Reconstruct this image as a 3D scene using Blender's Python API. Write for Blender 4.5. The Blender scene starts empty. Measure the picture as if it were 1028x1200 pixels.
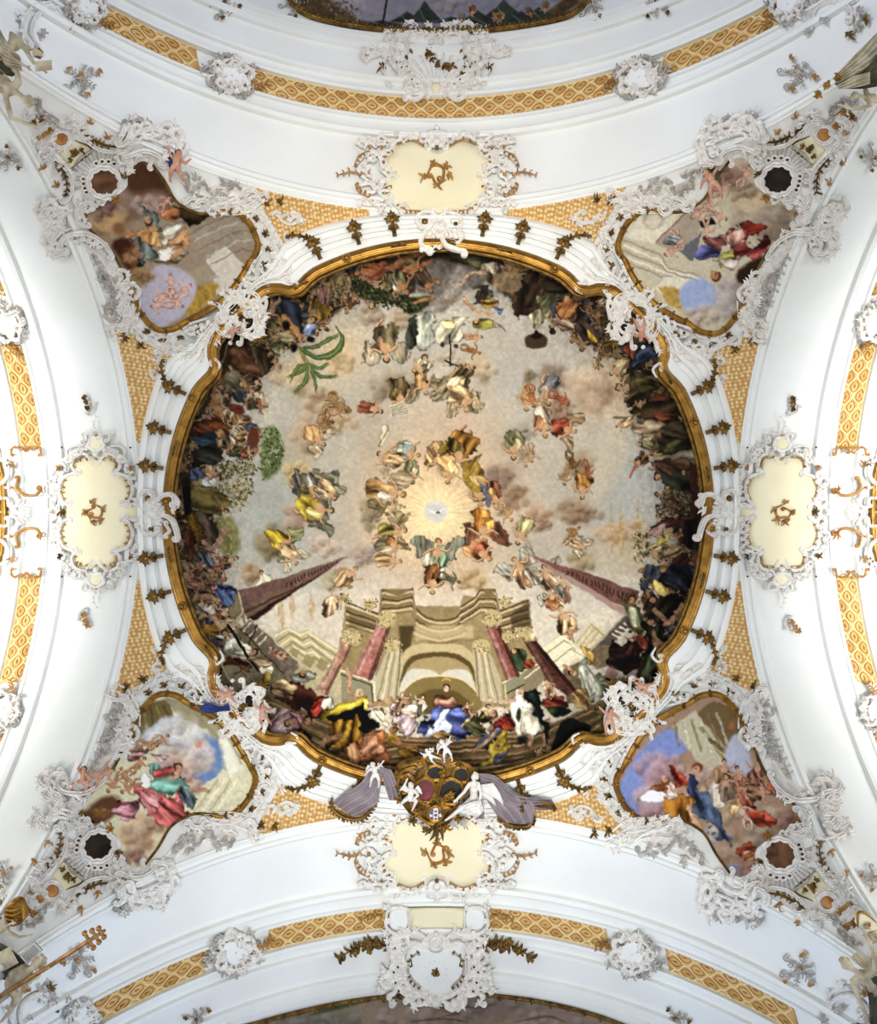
import bpy, math, random
import numpy as np
rng = np.random.default_rng(7); R = random.Random(11)
F = 750.0; CX, CY = 514.0, 600.0; S = 0.0227; CAMZ = 1.6
col = bpy.context.scene.collection
pi = math.pi

def W(P):
    P = np.asarray(P, float); Q = P * S
    Q[..., 2] += CAMZ
    return Q

# ------------------------------------------------------------------ surfaces (implicit, negative on the room side)
def rv(v):
    return np.where(v < 458, 350 + (v - 350) * 80 / 108.0, 430 + (v - 458) * 0.32)
def f_barrel(u, v, z):
    r = rv(v); c = 750 - r
    return np.where(z > c, np.hypot(u, z - c), np.abs(u)) - r
def f_pend(P):
    return np.sqrt(P[..., 0] ** 2 + P[..., 1] ** 2 + (P[..., 2] - 400) ** 2) - 495.0
def f_shell(P):
    ax, ay = np.abs(P[..., 0]), np.abs(P[..., 1])
    m = np.maximum(ax, ay)
    fb = np.where(ay >= ax, f_barrel(P[..., 0], ay, P[..., 2]), f_barrel(P[..., 1], ax, P[..., 2]))
    return np.where(m < 350, f_pend(P), fb)
def f_v(P):        # vault reached through the near / far arch (never the side one)
    return f_barrel(P[..., 0], np.abs(P[..., 1]), P[..., 2])
def f_h(P):
    return f_barrel(P[..., 1], np.abs(P[..., 0]), P[..., 2])
def f_dome(P):
    return np.sqrt(P[..., 0] ** 2 + P[..., 1] ** 2 + (P[..., 2] - 192) ** 2) - 643.0
def f_ring(P):     # the plane of the round cornice
    return P[..., 2] - 739.0
def f_rim(P): return np.maximum(f_shell(P), P[..., 2] - 738.0)
SURF = dict(rim=f_rim, shell=f_shell, pend=f_pend, dome=f_dome, ring=f_ring, v=f_v, h=f_h)

XF = [None]
def hit(px, surf='shell', lift=0.0):
    """where the sight line of a photo point meets a surface of the vault; returns points and room-side normals"""
    f = SURF[surf] if isinstance(surf, str) else surf
    px = np.atleast_2d(np.asarray(px, float))
    if XF[0] is not None: px = px @ XF[0][:2] + XF[0][2]
    d = np.stack([(px[:, 0] - CX) / F, (px[:, 1] - CY) / F, np.ones(len(px))], 1)
    lo = np.full(len(px), 250.0); hi = np.full(len(px), 900.0)
    for _ in range(34):
        m = (lo + hi) / 2
        inside = f(d * m[:, None]) < 0
        lo = np.where(inside, m, lo); hi = np.where(inside, hi, m)
    P = d * ((lo + hi) / 2)[:, None]
    g = np.zeros_like(P); e = 0.5
    for a in range(3):
        q = np.zeros(3); q[a] = e
        g[:, a] = f(P + q) - f(P - q)
    n = -g / np.maximum(np.linalg.norm(g, axis=1), 1e-9)[:, None]
    return P + n * (lift * P[:, 2:3] / 750), n

# ------------------------------------------------------------------ scene bookkeeping
def tag(o, label=None, cat=None, group=None, kind=None):
    if label: o['label'] = label
    if cat: o['category'] = cat
    if group: o['group'] = group
    if kind: o['kind'] = kind
    return o
def empty(name, at_u, label, cat, group=None):
    o = bpy.data.objects.new(name, None); col.objects.link(o)
    o.location = W(np.array(at_u, float)); o.empty_display_size = 0.2
    bpy.context.view_layer.update()
    return tag(o, label, cat, group)
def root_at(name, px, surf, label, cat, group=None):
    return empty(name, hit([px], surf)[0][0], label, cat, group)

class MB:
    def __init__(s): s.v = []; s.f = []; s.n = 0
    def add(s, V, Fc):
        s.v.append(np.asarray(V, float)); s.f += [tuple(i + s.n for i in q) for q in Fc]; s.n += len(V)
        return s
    def link(s, far=4.0):
        """modelled pieces that touch are knit together by a small buried web"""
        if len(s.v) < 2 or len(s.v) > 600: return
        off = np.cumsum([0] + [len(v) for v in s.v])
        for k in range(1, len(s.v)):
            A = np.concatenate(s.v[:k]) if k < 24 else np.concatenate(s.v[k - 24:k]); o = 0 if k < 24 else off[k - 24]
            d = ((A[:, None, :] - s.v[k][None, ::4, :]) ** 2).sum(2); i = int(d.argmin()); a, b = divmod(i, d.shape[1]); b *= 4
            if d.flat[i] < far * far: s.f.append((int(o + a), int(off[k] + b), int(off[k] + min(b + 1, len(s.v[k]) - 1))) if b + 1 < len(s.v[k]) else (int(o + a), int(off[k] + b), int(off[k] + b - 1)))
    def build(s, name, mat, parent=None, label=None, smooth=True, colors=None, origin=None):
        s.link(); V = W(np.concatenate(s.v))
        org = np.array(parent_world(parent)) if parent else (V.mean(0) if origin is None else origin)
        me = bpy.data.meshes.new(name)
        me.from_pydata((V - org).tolist(), [], s.f); me.update()
        if smooth: me.polygons.foreach_set('use_smooth', [True] * len(me.polygons))
        if colors is not None:
            ca = me.color_attributes.new('paint', 'FLOAT_COLOR', 'POINT')
            a = np.ones((len(V), 4), np.float32); a[:, :3] = colors
            ca.data.foreach_set('color', a.ravel())
        me.materials.append(mat)
        o = bpy.data.objects.new(name, me); col.objects.link(o)
        if parent is None: o.location = org
        else:
            o.parent = parent
        if label: o['label'] = label
        return o
def parent_world(o):
    x = np.array(o.location, float)
    while o.parent: o = o.parent; x = x + np.array(o.location, float)
    return x

# ------------------------------------------------------------------ 2-D path helpers (photo points)
def spline(pts, step=2.0, closed=False):
    p = np.asarray(pts, float)
    if len(p) == 2 and not closed:
        n = max(3, int(np.hypot(*(p[1] - p[0])) / step) + 1)
        t = np.linspace(0, 1, n)[:, None]; return p[0] * (1 - t) + p[1] * t
    if closed: q = np.vstack([p[-1], p, p[0], p[1]])
    else: q = np.vstack([2 * p[0] - p[1], p, 2 * p[-1] - p[-2]])
    out = []
    for i in range(1, len(q) - 2):
        a, b, c, d = q[i - 1], q[i], q[i + 1], q[i + 2]
        n = max(2, int(math.ceil(np.hypot(*(c - b)) / step)))
        t = np.linspace(0, 1, n, endpoint=False)[:, None]
        out.append(.5 * (2 * b + (c - a) * t + (2 * a - 5 * b + 4 * c - d) * t ** 2 + (3 * b - a - 3 * c + d) * t ** 3))
    out = np.vstack(out)
    if not closed: out = np.vstack([out, p[-1]])
    return out
def spiral(p, t, r, s, turns=1.25, n=14):
    """a curl leaving p along direction t, turning to side s"""
    t = np.asarray(t, float); t = t / max(np.hypot(*t), 1e-6)
    nrm = np.array([-t[1], t[0]]) * s
    c = np.asarray(p, float) + nrm * r
    a0 = math.atan2(-nrm[1], -nrm[0])
    k = np.linspace(0, 1, n + 1)[1:]
    rr = r * (1 - .78 * k); a = a0 + s * k * turns * 2 * pi
    cc = c[None, :]
    return np.stack([cc[:, 0] + rr * np.cos(a), cc[:, 1] + rr * np.sin(a)], 1)
def scroll_path(pts, r0=0, s0=1, r1=0, s1=1, turns=1.2, step=1.6):
    p = spline(pts, step)
    if r1: p = np.vstack([p, spiral(p[-1], p[-1] - p[-2], r1, s1, turns)])
    if r0: p = np.vstack([spiral(p[0], p[0] - p[1], r0, s0, turns)[::-1], p])
    return p

PROF = {
 'round': [(-1, -.25), (-.85, .45), (-.45, .9), (0, 1), (.45, .9), (.85, .45), (1, -.25)],
 'groove': [(-1, -.25), (-.9, .6), (-.62, .95), (-.3, .7), (0, .35), (.3, .7), (.62, .95), (.9, .6), (1, -.25)],
 'ridge': [(-1, -.2), (-.55, .3), (0, 1), (.55, .3), (1, -.2)],
 'flat': [(-1, -.3), (-1, .8), (-.8, 1), (.8, 1), (1, .8), (1, -.3)],
 'cup': [(-1, -.3), (-1, .9), (-.75, 1), (-.45, .35), (.2, .15), (.75, .3), (1, -.1)],
 'frame': [(-1, -.3), (-1, .5), (-.75, .75), (-.55, .5), (-.3, .85), (0, 1), (.3, .85), (.5, .45), (.72, .65), (.95, .4), (1, -.3)],
}
def tube3(mb, P, N, w, h, prof, closed=False):
    """sweep a relief profile along 3-D points with room-side normals; w half-width, h height (U)"""
    n = len(P)
    T = np.roll(P, -1, 0) - np.roll(P, 1, 0)
    if not closed: T[0] = P[1] - P[0]; T[-1] = P[-1] - P[-2]
    T /= np.maximum(np.linalg.norm(T, axis=1), 1e-9)[:, None]
    B = np.cross(N, T); B /= np.maximum(np.linalg.norm(B, axis=1), 1e-9)[:, None]
    pr = np.array(PROF[prof]); m = len(pr)
    V = (P[:, None, :] + B[:, None, :] * (pr[None, :, 0:1] * w[:, None, None]) + N[:, None, :] * (pr[None, :, 1:2] * h[:, None, None])).reshape(-1, 3)
    Fc = []
    for i in range(n if closed else n - 1):
        j = (i + 1) % n
        for a in range(m - 1):
            Fc.append((i * m + a, i * m + a + 1, j * m + a + 1, j * m + a))
    if not closed:
        Fc.append(tuple(range(m - 1, -1, -1))); Fc.append(tuple((n - 1) * m + a for a in range(m)))
    mb.add(V, Fc)
def stroke(mb, path, w=2.0, h=.8, lift=0., surf='shell', prof='round', closed=False, bow=0.):
    """relief band along a photo path; w = half width(s) in photo points, h = height / half width"""
    path = np.asarray(path, float); n = len(path)
    w = np.atleast_1d(np.asarray(w, float))
    ww = np.interp(np.linspace(0, 1, n), np.linspace(0, 1, len(w)), w) if len(w) > 1 else np.full(n, w[0])
    P, N = hit(path, surf)
    k = P[:, 2] / 750
    lf = lift + bow * np.sin(np.linspace(0, pi, n))
    P = P + N * (k * lf)[:, None]
    tube3(mb, P, N, ww * k, ww * k * h, prof, closed)
    return mb
def leafp(p, ang, L, curl=0.6, n=8):
    t = np.linspace(0, 1, n); a = ang + curl * t ** 1.4 * 1.6
    d = np.stack([np.cos(a), np.sin(a)], 1) * (L / (n - 1))
    q = np.vstack([[0, 0], np.cumsum(d[:-1], 0)])
    return q + np.asarray(p, float)
def leaf(mb, p, ang, L, w, curl=.6, lift=0., surf='shell', h=1.0, bow=2.0):
    stroke(mb, leafp(p, ang, L, curl), [w * .5, w, w * .9, w * .12], h, lift, surf, 'ridge', bow=bow)
def spray(mb, p, ang, n, spread, L, w=1.6, curl=.5, lift=.5, surf='shell', jit=.15):
    for i in range(n):
        t = (i / (n - 1) - .5) if n > 1 else 0
        a = ang + t * spread + R.uniform(-jit, jit)
        leaf(mb, p, a, L * (1 - .45 * abs(t) * 2) * R.uniform(.8, 1.35), w * R.uniform(.75, 1.1), curl * (1 if t > 0 else -1) * R.uniform(.8, 2.4), lift + R.uniform(0, 1.8), surf)
def acanthus(mb, path, n, L, w=1.4, side=0, lean=.8, surf='shell', lift=.5, curl=.7, a=.05, b=.95):
    p = np.asarray(path, float)
    for i in range(n):
        k = a + (b - a) * i / max(n - 1, 1); j = min(int(k * (len(p) - 1)), len(p) - 2)
        t = p[j + 1] - p[j]; an = math.atan2(t[1], t[0])
        for s in ((-1, 1) if side == 0 else (side,)):
            leaf(mb, p[j], an + s * lean + R.uniform(-.15, .15), L * R.uniform(.75, 1.2) * (1 - .4 * abs(k - .4)), w * R.uniform(.8, 1.2), s * curl * R.uniform(-.3, 1.2), lift + R.uniform(0, 1), surf)
def dome_bump(mb, p, r, h=.8, lift=0., surf='shell', nseg=10, sx=1., ang=0.):
    P, N = hit([p], surf); P, N = P[0], N[0]; k = P[2] / 750
    X = np.cross(N, [0.3, 1, .2]); X /= np.linalg.norm(X); Y = np.cross(N, X)
    if sx != 1.:
        P2, _ = hit([(p[0] + math.cos(ang), p[1] + math.sin(ang))], surf)
        X = P2[0] - P; X -= N * X.dot(N); X /= np.linalg.norm(X); Y = np.cross(N, X)
    V = []; rings = 4
    for j in range(rings):
        el = (j / rings) * pi / 2 - (.25 if j == 0 else 0)
        for i in range(nseg):
            a = 2 * pi * i / nseg
            V.append(P + N * (lift * k) + (X * math.cos(a) * sx + Y * math.sin(a)) * r * k * math.cos(el) + N * r * k * h * math.sin(el))
    V.append(P + N * (lift * k + r * k * h))
    Fc = [(j * nseg + i, j * nseg + (i + 1) % nseg, (j + 1) * nseg + (i + 1) % nseg, (j + 1) * nseg + i) for j in range(rings - 1) for i in range(nseg)]
    Fc += [((rings - 1) * nseg + i, (rings - 1) * nseg + (i + 1) % nseg, rings * nseg) for i in range(nseg)]
    mb.add(V, Fc)
def ringp(c, rx, ry=None, n=28, ang=0., wob=0., k=8):
    ry = ry or rx; a = np.linspace(0, 2 * pi, n, endpoint=False)
    m = 1 + wob * np.sin(k * a)
    x, y = rx * m * np.cos(a), ry * m * np.sin(a)
    return np.stack([c[0] + x * math.cos(ang) - y * math.sin(ang), c[1] + x * math.sin(ang) + y * math.cos(ang)], 1)
def inpoly(x, y, poly):
    ins = np.zeros(np.shape(x), bool); n = len(poly)
    for i in range(n):
        x0, y0 = poly[i]; x1, y1 = poly[(i + 1) % n]
        if y0 == y1: continue
        ins ^= ((y0 > y) != (y1 > y)) & (x < (x1 - x0) * (y - y0) / (y1 - y0) + x0)
    return ins
def panel(mb, outline, surf='shell', lift=.5, step=2.5, depth=1.5):
    """a slab following the surface inside a closed photo outline: fan of rings towards the centroid, with an edge"""
    o = np.asarray(outline, float); c = o.mean(0); n = len(o)
    ks = [1.0, .8, .6, .4, .2]
    pts = np.vstack([c + (o - c) * k for k in ks] + [c[None, :]])
    P, N = hit(pts, surf); kz = P[:, 2:3] / 750
    V = P + N * lift * kz
    E = (P + N * (lift - depth) * kz)[:n]
    Fc = []
    for j in range(len(ks) - 1):
        for i in range(n):
            Fc.append((j * n + i, j * n + (i + 1) % n, (j + 1) * n + (i + 1) % n, (j + 1) * n + i))
    b = (len(ks) - 1) * n
    for i in range(n): Fc.append((b + i, b + (i + 1) % n, len(pts) - 1))
    for i in range(n): Fc.append((len(V) + i, len(V) + (i + 1) % n, (i + 1) % n, i))
    mb.add(np.vstack([V, E]), Fc)

# ------------------------------------------------------------------ materials
def lin(h):
    if isinstance(h, str):
        h = h.lstrip('#'); c = np.array([int(h[i:i + 2], 16) for i in (0, 2, 4)]) / 255.
    else: c = np.asarray(h, float)
    return np.where(c <= .04045, c / 12.92, ((c + .055) / 1.055) ** 2.4)
def mat(name, c1, c2=None, scale=3., rough=.7, metal=0., bump=0., bscale=30., spec=.3):
    m = bpy.data.materials.new(name); m.use_nodes = True; nt = m.node_tree; b = nt.nodes['Principled BSDF']
    b.inputs['Roughness'].default_value = rough; b.inputs['Metallic'].default_value = metal
    b.inputs['Specular IOR Level'].default_value = spec
    tc = nt.nodes.new('ShaderNodeTexCoord')
    nz = nt.nodes.new('ShaderNodeTexNoise'); nz.inputs['Scale'].default_value = scale; nz.inputs['Detail'].default_value = 6
    nt.links.new(tc.outputs['Object'], nz.inputs['Vector'])
    rp = nt.nodes.new('ShaderNodeValToRGB'); rp.color_ramp.elements[0].position = .35; rp.color_ramp.elements[1].position = .65
    rp.color_ramp.elements[0].color = (*lin(c2 or c1), 1); rp.color_ramp.elements[1].color = (*lin(c1), 1)
    nt.links.new(nz.outputs['Fac'], rp.inputs['Fac']); nt.links.new(rp.outputs['Color'], b.inputs['Base Color'])
    if bump:
        n2 = nt.nodes.new('ShaderNodeTexNoise'); n2.inputs['Scale'].default_value = bscale; n2.inputs['Detail'].default_value = 4
        nt.links.new(tc.outputs['Object'], n2.inputs['Vector'])
        bp = nt.nodes.new('ShaderNodeBump'); bp.inputs['Strength'].default_value = bump; bp.inputs['Distance'].default_value = .02
        nt.links.new(n2.outputs['Fac'], bp.inputs['Height']); nt.links.new(bp.outputs['Normal'], b.inputs['Normal'])
    return m
def mat_paint(name):
    m = bpy.data.materials.new(name); m.use_nodes = True; nt = m.node_tree; b = nt.nodes['Principled BSDF']
    a = nt.nodes.new('ShaderNodeVertexColor'); a.layer_name = 'paint'
    nt.links.new(a.outputs['Color'], b.inputs['Base Color']); b.inputs['Roughness'].default_value = .85; b.inputs['Specular IOR Level'].default_value = .15
    return m
def mat_mosaic(name):
    """small gilded scale tiles"""
    m = mat(name, '#dcb878', '#cfa35c', 2., .5); nt = m.node_tree; b = nt.nodes['Principled BSDF']
    tc = nt.nodes.new('ShaderNodeTexCoord'); vo = nt.nodes.new('ShaderNodeTexVoronoi'); vo.inputs['Scale'].default_value = 11
    vo.inputs['Randomness'].default_value = .35
    nt.links.new(tc.outputs['Object'], vo.inputs['Vector'])
    rp = nt.nodes.new('ShaderNodeValToRGB'); rp.color_ramp.elements[0].color = (*lin('#f2d6a0'), 1); rp.color_ramp.elements[1].color = (*lin('#c4944e'), 1)
    rp.color_ramp.elements[0].position = .25; rp.color_ramp.elements[1].position = .6
    nt.links.new(vo.outputs['Distance'], rp.inputs['Fac']); nt.links.new(rp.outputs['Color'], b.inputs['Base Color'])
    bp = nt.nodes.new('ShaderNodeBump'); bp.inputs['Strength'].default_value = .5; bp.invert = True
    nt.links.new(vo.outputs['Distance'], bp.inputs['Height']); nt.links.new(bp.outputs['Normal'], b.inputs['Normal'])
    return m
M = dict(
 shadewall=mat('lilac_bounce', '#8890b4', '#7c84a8', .5, .9),  # lilac so that the added unseen walls bounce bluish light
 wall=mat('white_plaster', '#eff0eb', '#e9e9e3', .6, .85, bump=.05, bscale=6.),
 stucco=mat('white_stucco', '#efebe4', '#d8d2c8', 9., .5, bump=.2, bscale=25.),
 greystucco=mat('grey_stucco', '#c6c0b7', '#9f988e', 8., .6, bump=.3),
 gold=mat('gilding', '#ab7f36', '#7d5822', 4., .36, .7, bump=.3, bscale=20.),
 darkgold=mat('dark_gilding', '#86662c', '#4c3512', 6., .4, .55, bump=.4, bscale=20.),
 lattice=mat('lattice_relief', '#b98a4c', '#9c6c34', 6., .5, .1),
 copper=mat('copper_gilding', '#bf8e4c', '#8f6430', 6., .45, .25, bump=.3),
 cream=mat('cream_plaster', '#efe6c4', '#eae0ba', 1.2, .8),
 tan=mat('tan_ground', '#ddb676', '#cda05a', 3., .6, bump=.2),
 palegold=mat('pale_gold_ribbon', '#f0dcaa', '#e4c684', 5., .45, bump=.2),
 dark=mat('dark_hollow', '#33261a', '#141009', 3., .9),  # dark colour stands in for shade inside holes and hollows; plain bosses share it
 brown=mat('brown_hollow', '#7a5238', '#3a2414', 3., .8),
 medal=mat('amber_medallion', '#c58a50', '#8e5424', 6., .5),
 lilac=mat('mauve_cloth', '#93868a', '#7d7276', 3., .6),
 marble=mat('white_marble', '#e2ded8', '#cfc9c0', 5., .5),
 ivory=mat('ivory_stucco', '#d8ccae', '#a8987a', 5., .6, bump=.2),
 flesh=mat('painted_flesh', '#d2a48c', '#b98468', 5., .6),
 hair=mat('brown_hair', '#7a5a34', '#4e3820', 9., .7),
 mosaic=mat_mosaic('gilded_scale_mosaic'), paint=mat_paint('fresco_paint'),
 red=mat('crimson_enamel', '#7a3a3c', '#55262a', 4., .5), black=mat('black_enamel', '#26241f', '#171512', 4., .5),
 blue=mat('blue_enamel', '#6a83b8', '#4a6196', 4., .5), silver=mat('white_enamel', '#e6e2dc', None, 3., .5),
 bluecloth=mat('blue_cloth', '#3a4a8c', '#28356a', 4., .6), olive=mat('olive_cloth', '#5a5a40', '#3c3c2a', 4., .7),
 brass=mat('brass', '#b98a52', '#8a6030', 8., .4, .5),
)
# ------------------------------------------------------------------ the painted decoration: a raster laid over the plan of the ceiling, later carried by the plaster as vertex colour
SS = 1.5; CW, CH = int(1028 * SS), int(1200 * SS)
CV = np.zeros((CH, CW, 3), np.float32)
def box(a, r):
    if r < 1: return a
    r = int(r)
    for ax in (0, 1):
        p = np.concatenate([np.repeat(np.take(a, [0], ax), r + 1, ax), a, np.repeat(np.take(a, [-1], ax), r, ax)], ax)
        c = np.cumsum(p, ax); n = a.shape[ax]
        a = (np.take(c, range(2 * r + 1, 2 * r + 1 + n), ax) - np.take(c, range(0, n), ax)) / (2 * r + 1)
    return a
def noise(cell):
    h, w = int(CH / cell) + 3, int(CW / cell) + 3
    g = rng.random((h, w)); y = np.arange(CH) / cell; x = np.arange(CW) / cell
    yi, xi = y.astype(int), x.astype(int); fy, fx = y - yi, x - xi
    fy = fy * fy * (3 - 2 * fy); fx = fx * fx * (3 - 2 * fx)
    a = g[yi][:, xi] * (1 - fx) + g[yi][:, xi + 1] * fx; b = g[yi + 1][:, xi] * (1 - fx) + g[yi + 1][:, xi + 1] * fx
    return (a * (1 - fy[:, None]) + b * fy[:, None]).astype(np.float32) - .5
NB = noise(60) + .5 * noise(30) + .25 * noise(14)
NM = noise(18) + .5 * noise(8); NF = noise(5) + .6 * noise(2.5)
def hexc(c):
    if not isinstance(c, str): return np.asarray(c, np.float32)
    c = c.lstrip('#'); return np.array([int(c[i:i + 2], 16) for i in (0, 2, 4)], np.float32) / 255
def region(x0, y0, x1, y1, pad):
    X0, Y0 = max(0, int(x0 * SS - pad)), max(0, int(y0 * SS - pad)); X1, Y1 = min(CW, int(x1 * SS + pad) + 2), min(CH, int(y1 * SS + pad) + 2)
    if X1 <= X0 or Y1 <= Y0: return None
    xx, yy = np.meshgrid((np.arange(X0, X1) + .5) / SS, (np.arange(Y0, Y1) + .5) / SS)
    return (slice(Y0, Y1), slice(X0, X1)), xx, yy
def comp(sl, m, c):
    CV[sl] = CV[sl] * (1 - m[..., None]) + c * m[..., None]
def blob(x, y, rx, ry=None, c='#fff', ang=0., a=1., soft=.6, rag=0.):
    ry = ry or rx; r = max(rx, ry) * 1.25; q = region(x - r, y - r, x + r, y + r, 2)
    if q is None: return
    sl, xx, yy = q; dx, dy = xx - x, yy - y
    u = (dx * math.cos(ang) + dy * math.sin(ang)) / rx; v = (-dx * math.sin(ang) + dy * math.cos(ang)) / ry
    d = np.hypot(u, v)
    if rag: d = d + rag * NM[sl]
    m = np.clip((1 - d) / max(soft, .05) + (0 if soft > .3 else .5), 0, 1); m = m * m * (3 - 2 * m)
    comp(sl, m * a, hexc(c))
def _mask(pts, soft=.5, smooth=True, rough=0.):
    p = np.asarray(pts, float)
    if smooth and len(p) > 3: p = spline(p, 5., True)
    x0, y0 = p.min(0); x1, y1 = p.max(0); q = region(x0, y0, x1, y1, 2 + soft * 2 * SS)
    if q is None: return None
    sl, xx, yy = q
    if rough:
        k = rough * min(np.ptp(p[:, 0]), np.ptp(p[:, 1])); m = inpoly(xx + k * (NM[sl] + .4 * NF[sl]), yy + k * (np.roll(NM, 211, 1)[sl] + .4 * np.roll(NF, 97, 1)[sl]), p).astype(np.float32)
    else: m = inpoly(xx, yy, p).astype(np.float32)
    m = box(m, max(1, round(soft * SS)))
    return sl, xx, yy, m
def poly(pts, c, soft=.5, a=1., smooth=False, tex=0.):
    q = _mask(pts, soft, smooth)
    if q is None: return
    sl, xx, yy, m = q; cc = hexc(c)
    if tex: cc = np.clip(cc * (1 + tex * (NM[sl] + NF[sl] * .7))[..., None], 0, 1)
    comp(sl, m * a, cc)
def fold(i, j):
    o = R.randrange(0, 900)
    return NM[np.mod((i * 17 + o).astype(int), CH), np.mod((j * 17 + 2 * o).astype(int), CW)]
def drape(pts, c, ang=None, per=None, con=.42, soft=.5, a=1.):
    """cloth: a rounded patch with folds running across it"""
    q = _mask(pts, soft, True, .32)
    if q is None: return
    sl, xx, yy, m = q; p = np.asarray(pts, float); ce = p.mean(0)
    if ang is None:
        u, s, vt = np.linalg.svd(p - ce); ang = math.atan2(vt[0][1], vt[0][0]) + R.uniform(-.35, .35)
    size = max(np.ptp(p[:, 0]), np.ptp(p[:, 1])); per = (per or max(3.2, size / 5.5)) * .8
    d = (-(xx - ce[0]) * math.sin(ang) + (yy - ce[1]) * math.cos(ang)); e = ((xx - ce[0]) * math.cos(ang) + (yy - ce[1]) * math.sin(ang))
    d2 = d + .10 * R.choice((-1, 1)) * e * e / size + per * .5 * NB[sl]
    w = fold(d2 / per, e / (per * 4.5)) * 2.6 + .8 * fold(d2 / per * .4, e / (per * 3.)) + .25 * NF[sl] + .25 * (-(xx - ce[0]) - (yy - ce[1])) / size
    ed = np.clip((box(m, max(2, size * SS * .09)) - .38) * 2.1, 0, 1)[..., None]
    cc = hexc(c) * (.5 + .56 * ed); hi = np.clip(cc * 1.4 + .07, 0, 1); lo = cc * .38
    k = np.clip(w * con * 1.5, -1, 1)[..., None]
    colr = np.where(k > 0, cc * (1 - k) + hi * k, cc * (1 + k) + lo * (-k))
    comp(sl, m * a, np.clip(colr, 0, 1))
def line(pts, w, c, a=1., smooth=True, taper=None):
    p = spline(pts, 3.) if smooth else np.asarray(pts, float)
    x0, y0 = p.min(0) - w; x1, y1 = p.max(0) + w; q = region(x0, y0, x1, y1, 2)
    if q is None: return
    sl, xx, yy = q; best = np.full(xx.shape, -9.); n = len(p)
    for i in range(n - 1):
        ax, ay = p[i]; bx, by = p[i + 1]; L = (bx - ax) ** 2 + (by - ay) ** 2 + 1e-9
        t = np.clip(((xx - ax) * (bx - ax) + (yy - ay) * (by - ay)) / L, 0, 1)
        d = np.hypot(xx - ax - t * (bx - ax), yy - ay - t * (by - ay))
        ww = w / 2
        if taper is not None: ww = w / 2 * np.interp((i + t) / (n - 1), np.linspace(0, 1, len(taper)), taper)
        best = np.maximum(best, ww - d)
    m = np.clip(best * SS + .5, 0, 1)
    cc = hexc(c)
    if w > 3:   # round the stroke a little, as the painter would
        cc = np.clip(cc * (1 + .25 * NF[sl] + .2 * np.clip(best / w, 0, 1) - .12)[..., None], 0, 1)
    comp(sl, m * a, cc)
class K:
    def __init__(s, x, y, k): s.x, s.y, s.k = x, y, k
    def __call__(s, *p): return [(s.x + a / s.k, s.y + b / s.k) for a, b in p]
    def pt(s, a, b): return s.x + a / s.k, s.y + b / s.k
    def P(s, c, *p, **k): poly(s(*p), c, **k)
    def D(s, c, *p, **k): drape(s(*p), c, **k)
    def B(s, c, x, y, rx, ry=None, **k): blob(*s.pt(x, y), rx / s.k, (ry or rx) / s.k, c, **k)
    def L(s, c, w, *p, **k): line(s(*p), w / s.k, c, **k)
    def C(s, c, x, y, rx, ry=None, **k): cloud(*s.pt(x, y), rx / s.k, (ry or rx) / s.k, c, **k)
    def F(s, x, y, h, ang, *a, **k): fig(*s.pt(x, y), h / s.k, ang, *a, **k)
    def H(s, x, y, r=20, c='#c09468', hc='#4a3420', ang=None): head(*s.pt(x, y), r * .85 / s.k, c, hc, ang)
def shade(c, k):
    c = hexc(c); return np.clip(c * k, 0, 1) if k <= 1 else np.clip(1 - (1 - c) * (2 - k) if k < 2 else c, 0, 1)
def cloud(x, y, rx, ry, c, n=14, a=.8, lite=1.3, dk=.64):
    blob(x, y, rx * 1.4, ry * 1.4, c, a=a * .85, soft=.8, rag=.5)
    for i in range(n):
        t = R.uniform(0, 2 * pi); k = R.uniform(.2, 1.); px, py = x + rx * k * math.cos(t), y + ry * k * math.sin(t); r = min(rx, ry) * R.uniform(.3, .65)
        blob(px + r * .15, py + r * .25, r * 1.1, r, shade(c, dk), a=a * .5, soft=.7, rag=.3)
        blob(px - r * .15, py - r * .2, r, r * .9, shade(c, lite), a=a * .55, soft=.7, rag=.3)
def head(x, y, r, c='#c09468', hc='#4a3420', ang=None):
    ang = R.uniform(0, 6.28) if ang is None else ang
    blob(x + math.cos(ang) * r * .45, y + math.sin(ang) * r * .45, r * 1.02, r * .95, hc, soft=.25)
    blob(x, y, r * .85, r * .72, c, ang=ang, soft=.25)
    blob(x - math.cos(ang + .8) * r * .3, y - math.sin(ang + .8) * r * .3, r * .4, r * .35, shade(c, 1.25), soft=.6, a=.7)
    blob(x + math.cos(ang - 1.2) * r * .35, y + math.sin(ang - 1.2) * r * .35, r * .3, r * .35, shade(c, .6), soft=.6, a=.7)
def limb(p, w, c):
    line(p, w, shade(c, .68), taper=[1, .9, .6]); q = [(a - w * .1, b - w * .12) for a, b in p]; line(q, w * .72, c, taper=[1, .85, .55])
    q = [(a - w * .2, b - w * .2) for a, b in p]; line(q, w * .28, shade(c, 1.3), a=.7, taper=[1, .8, .4])
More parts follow.
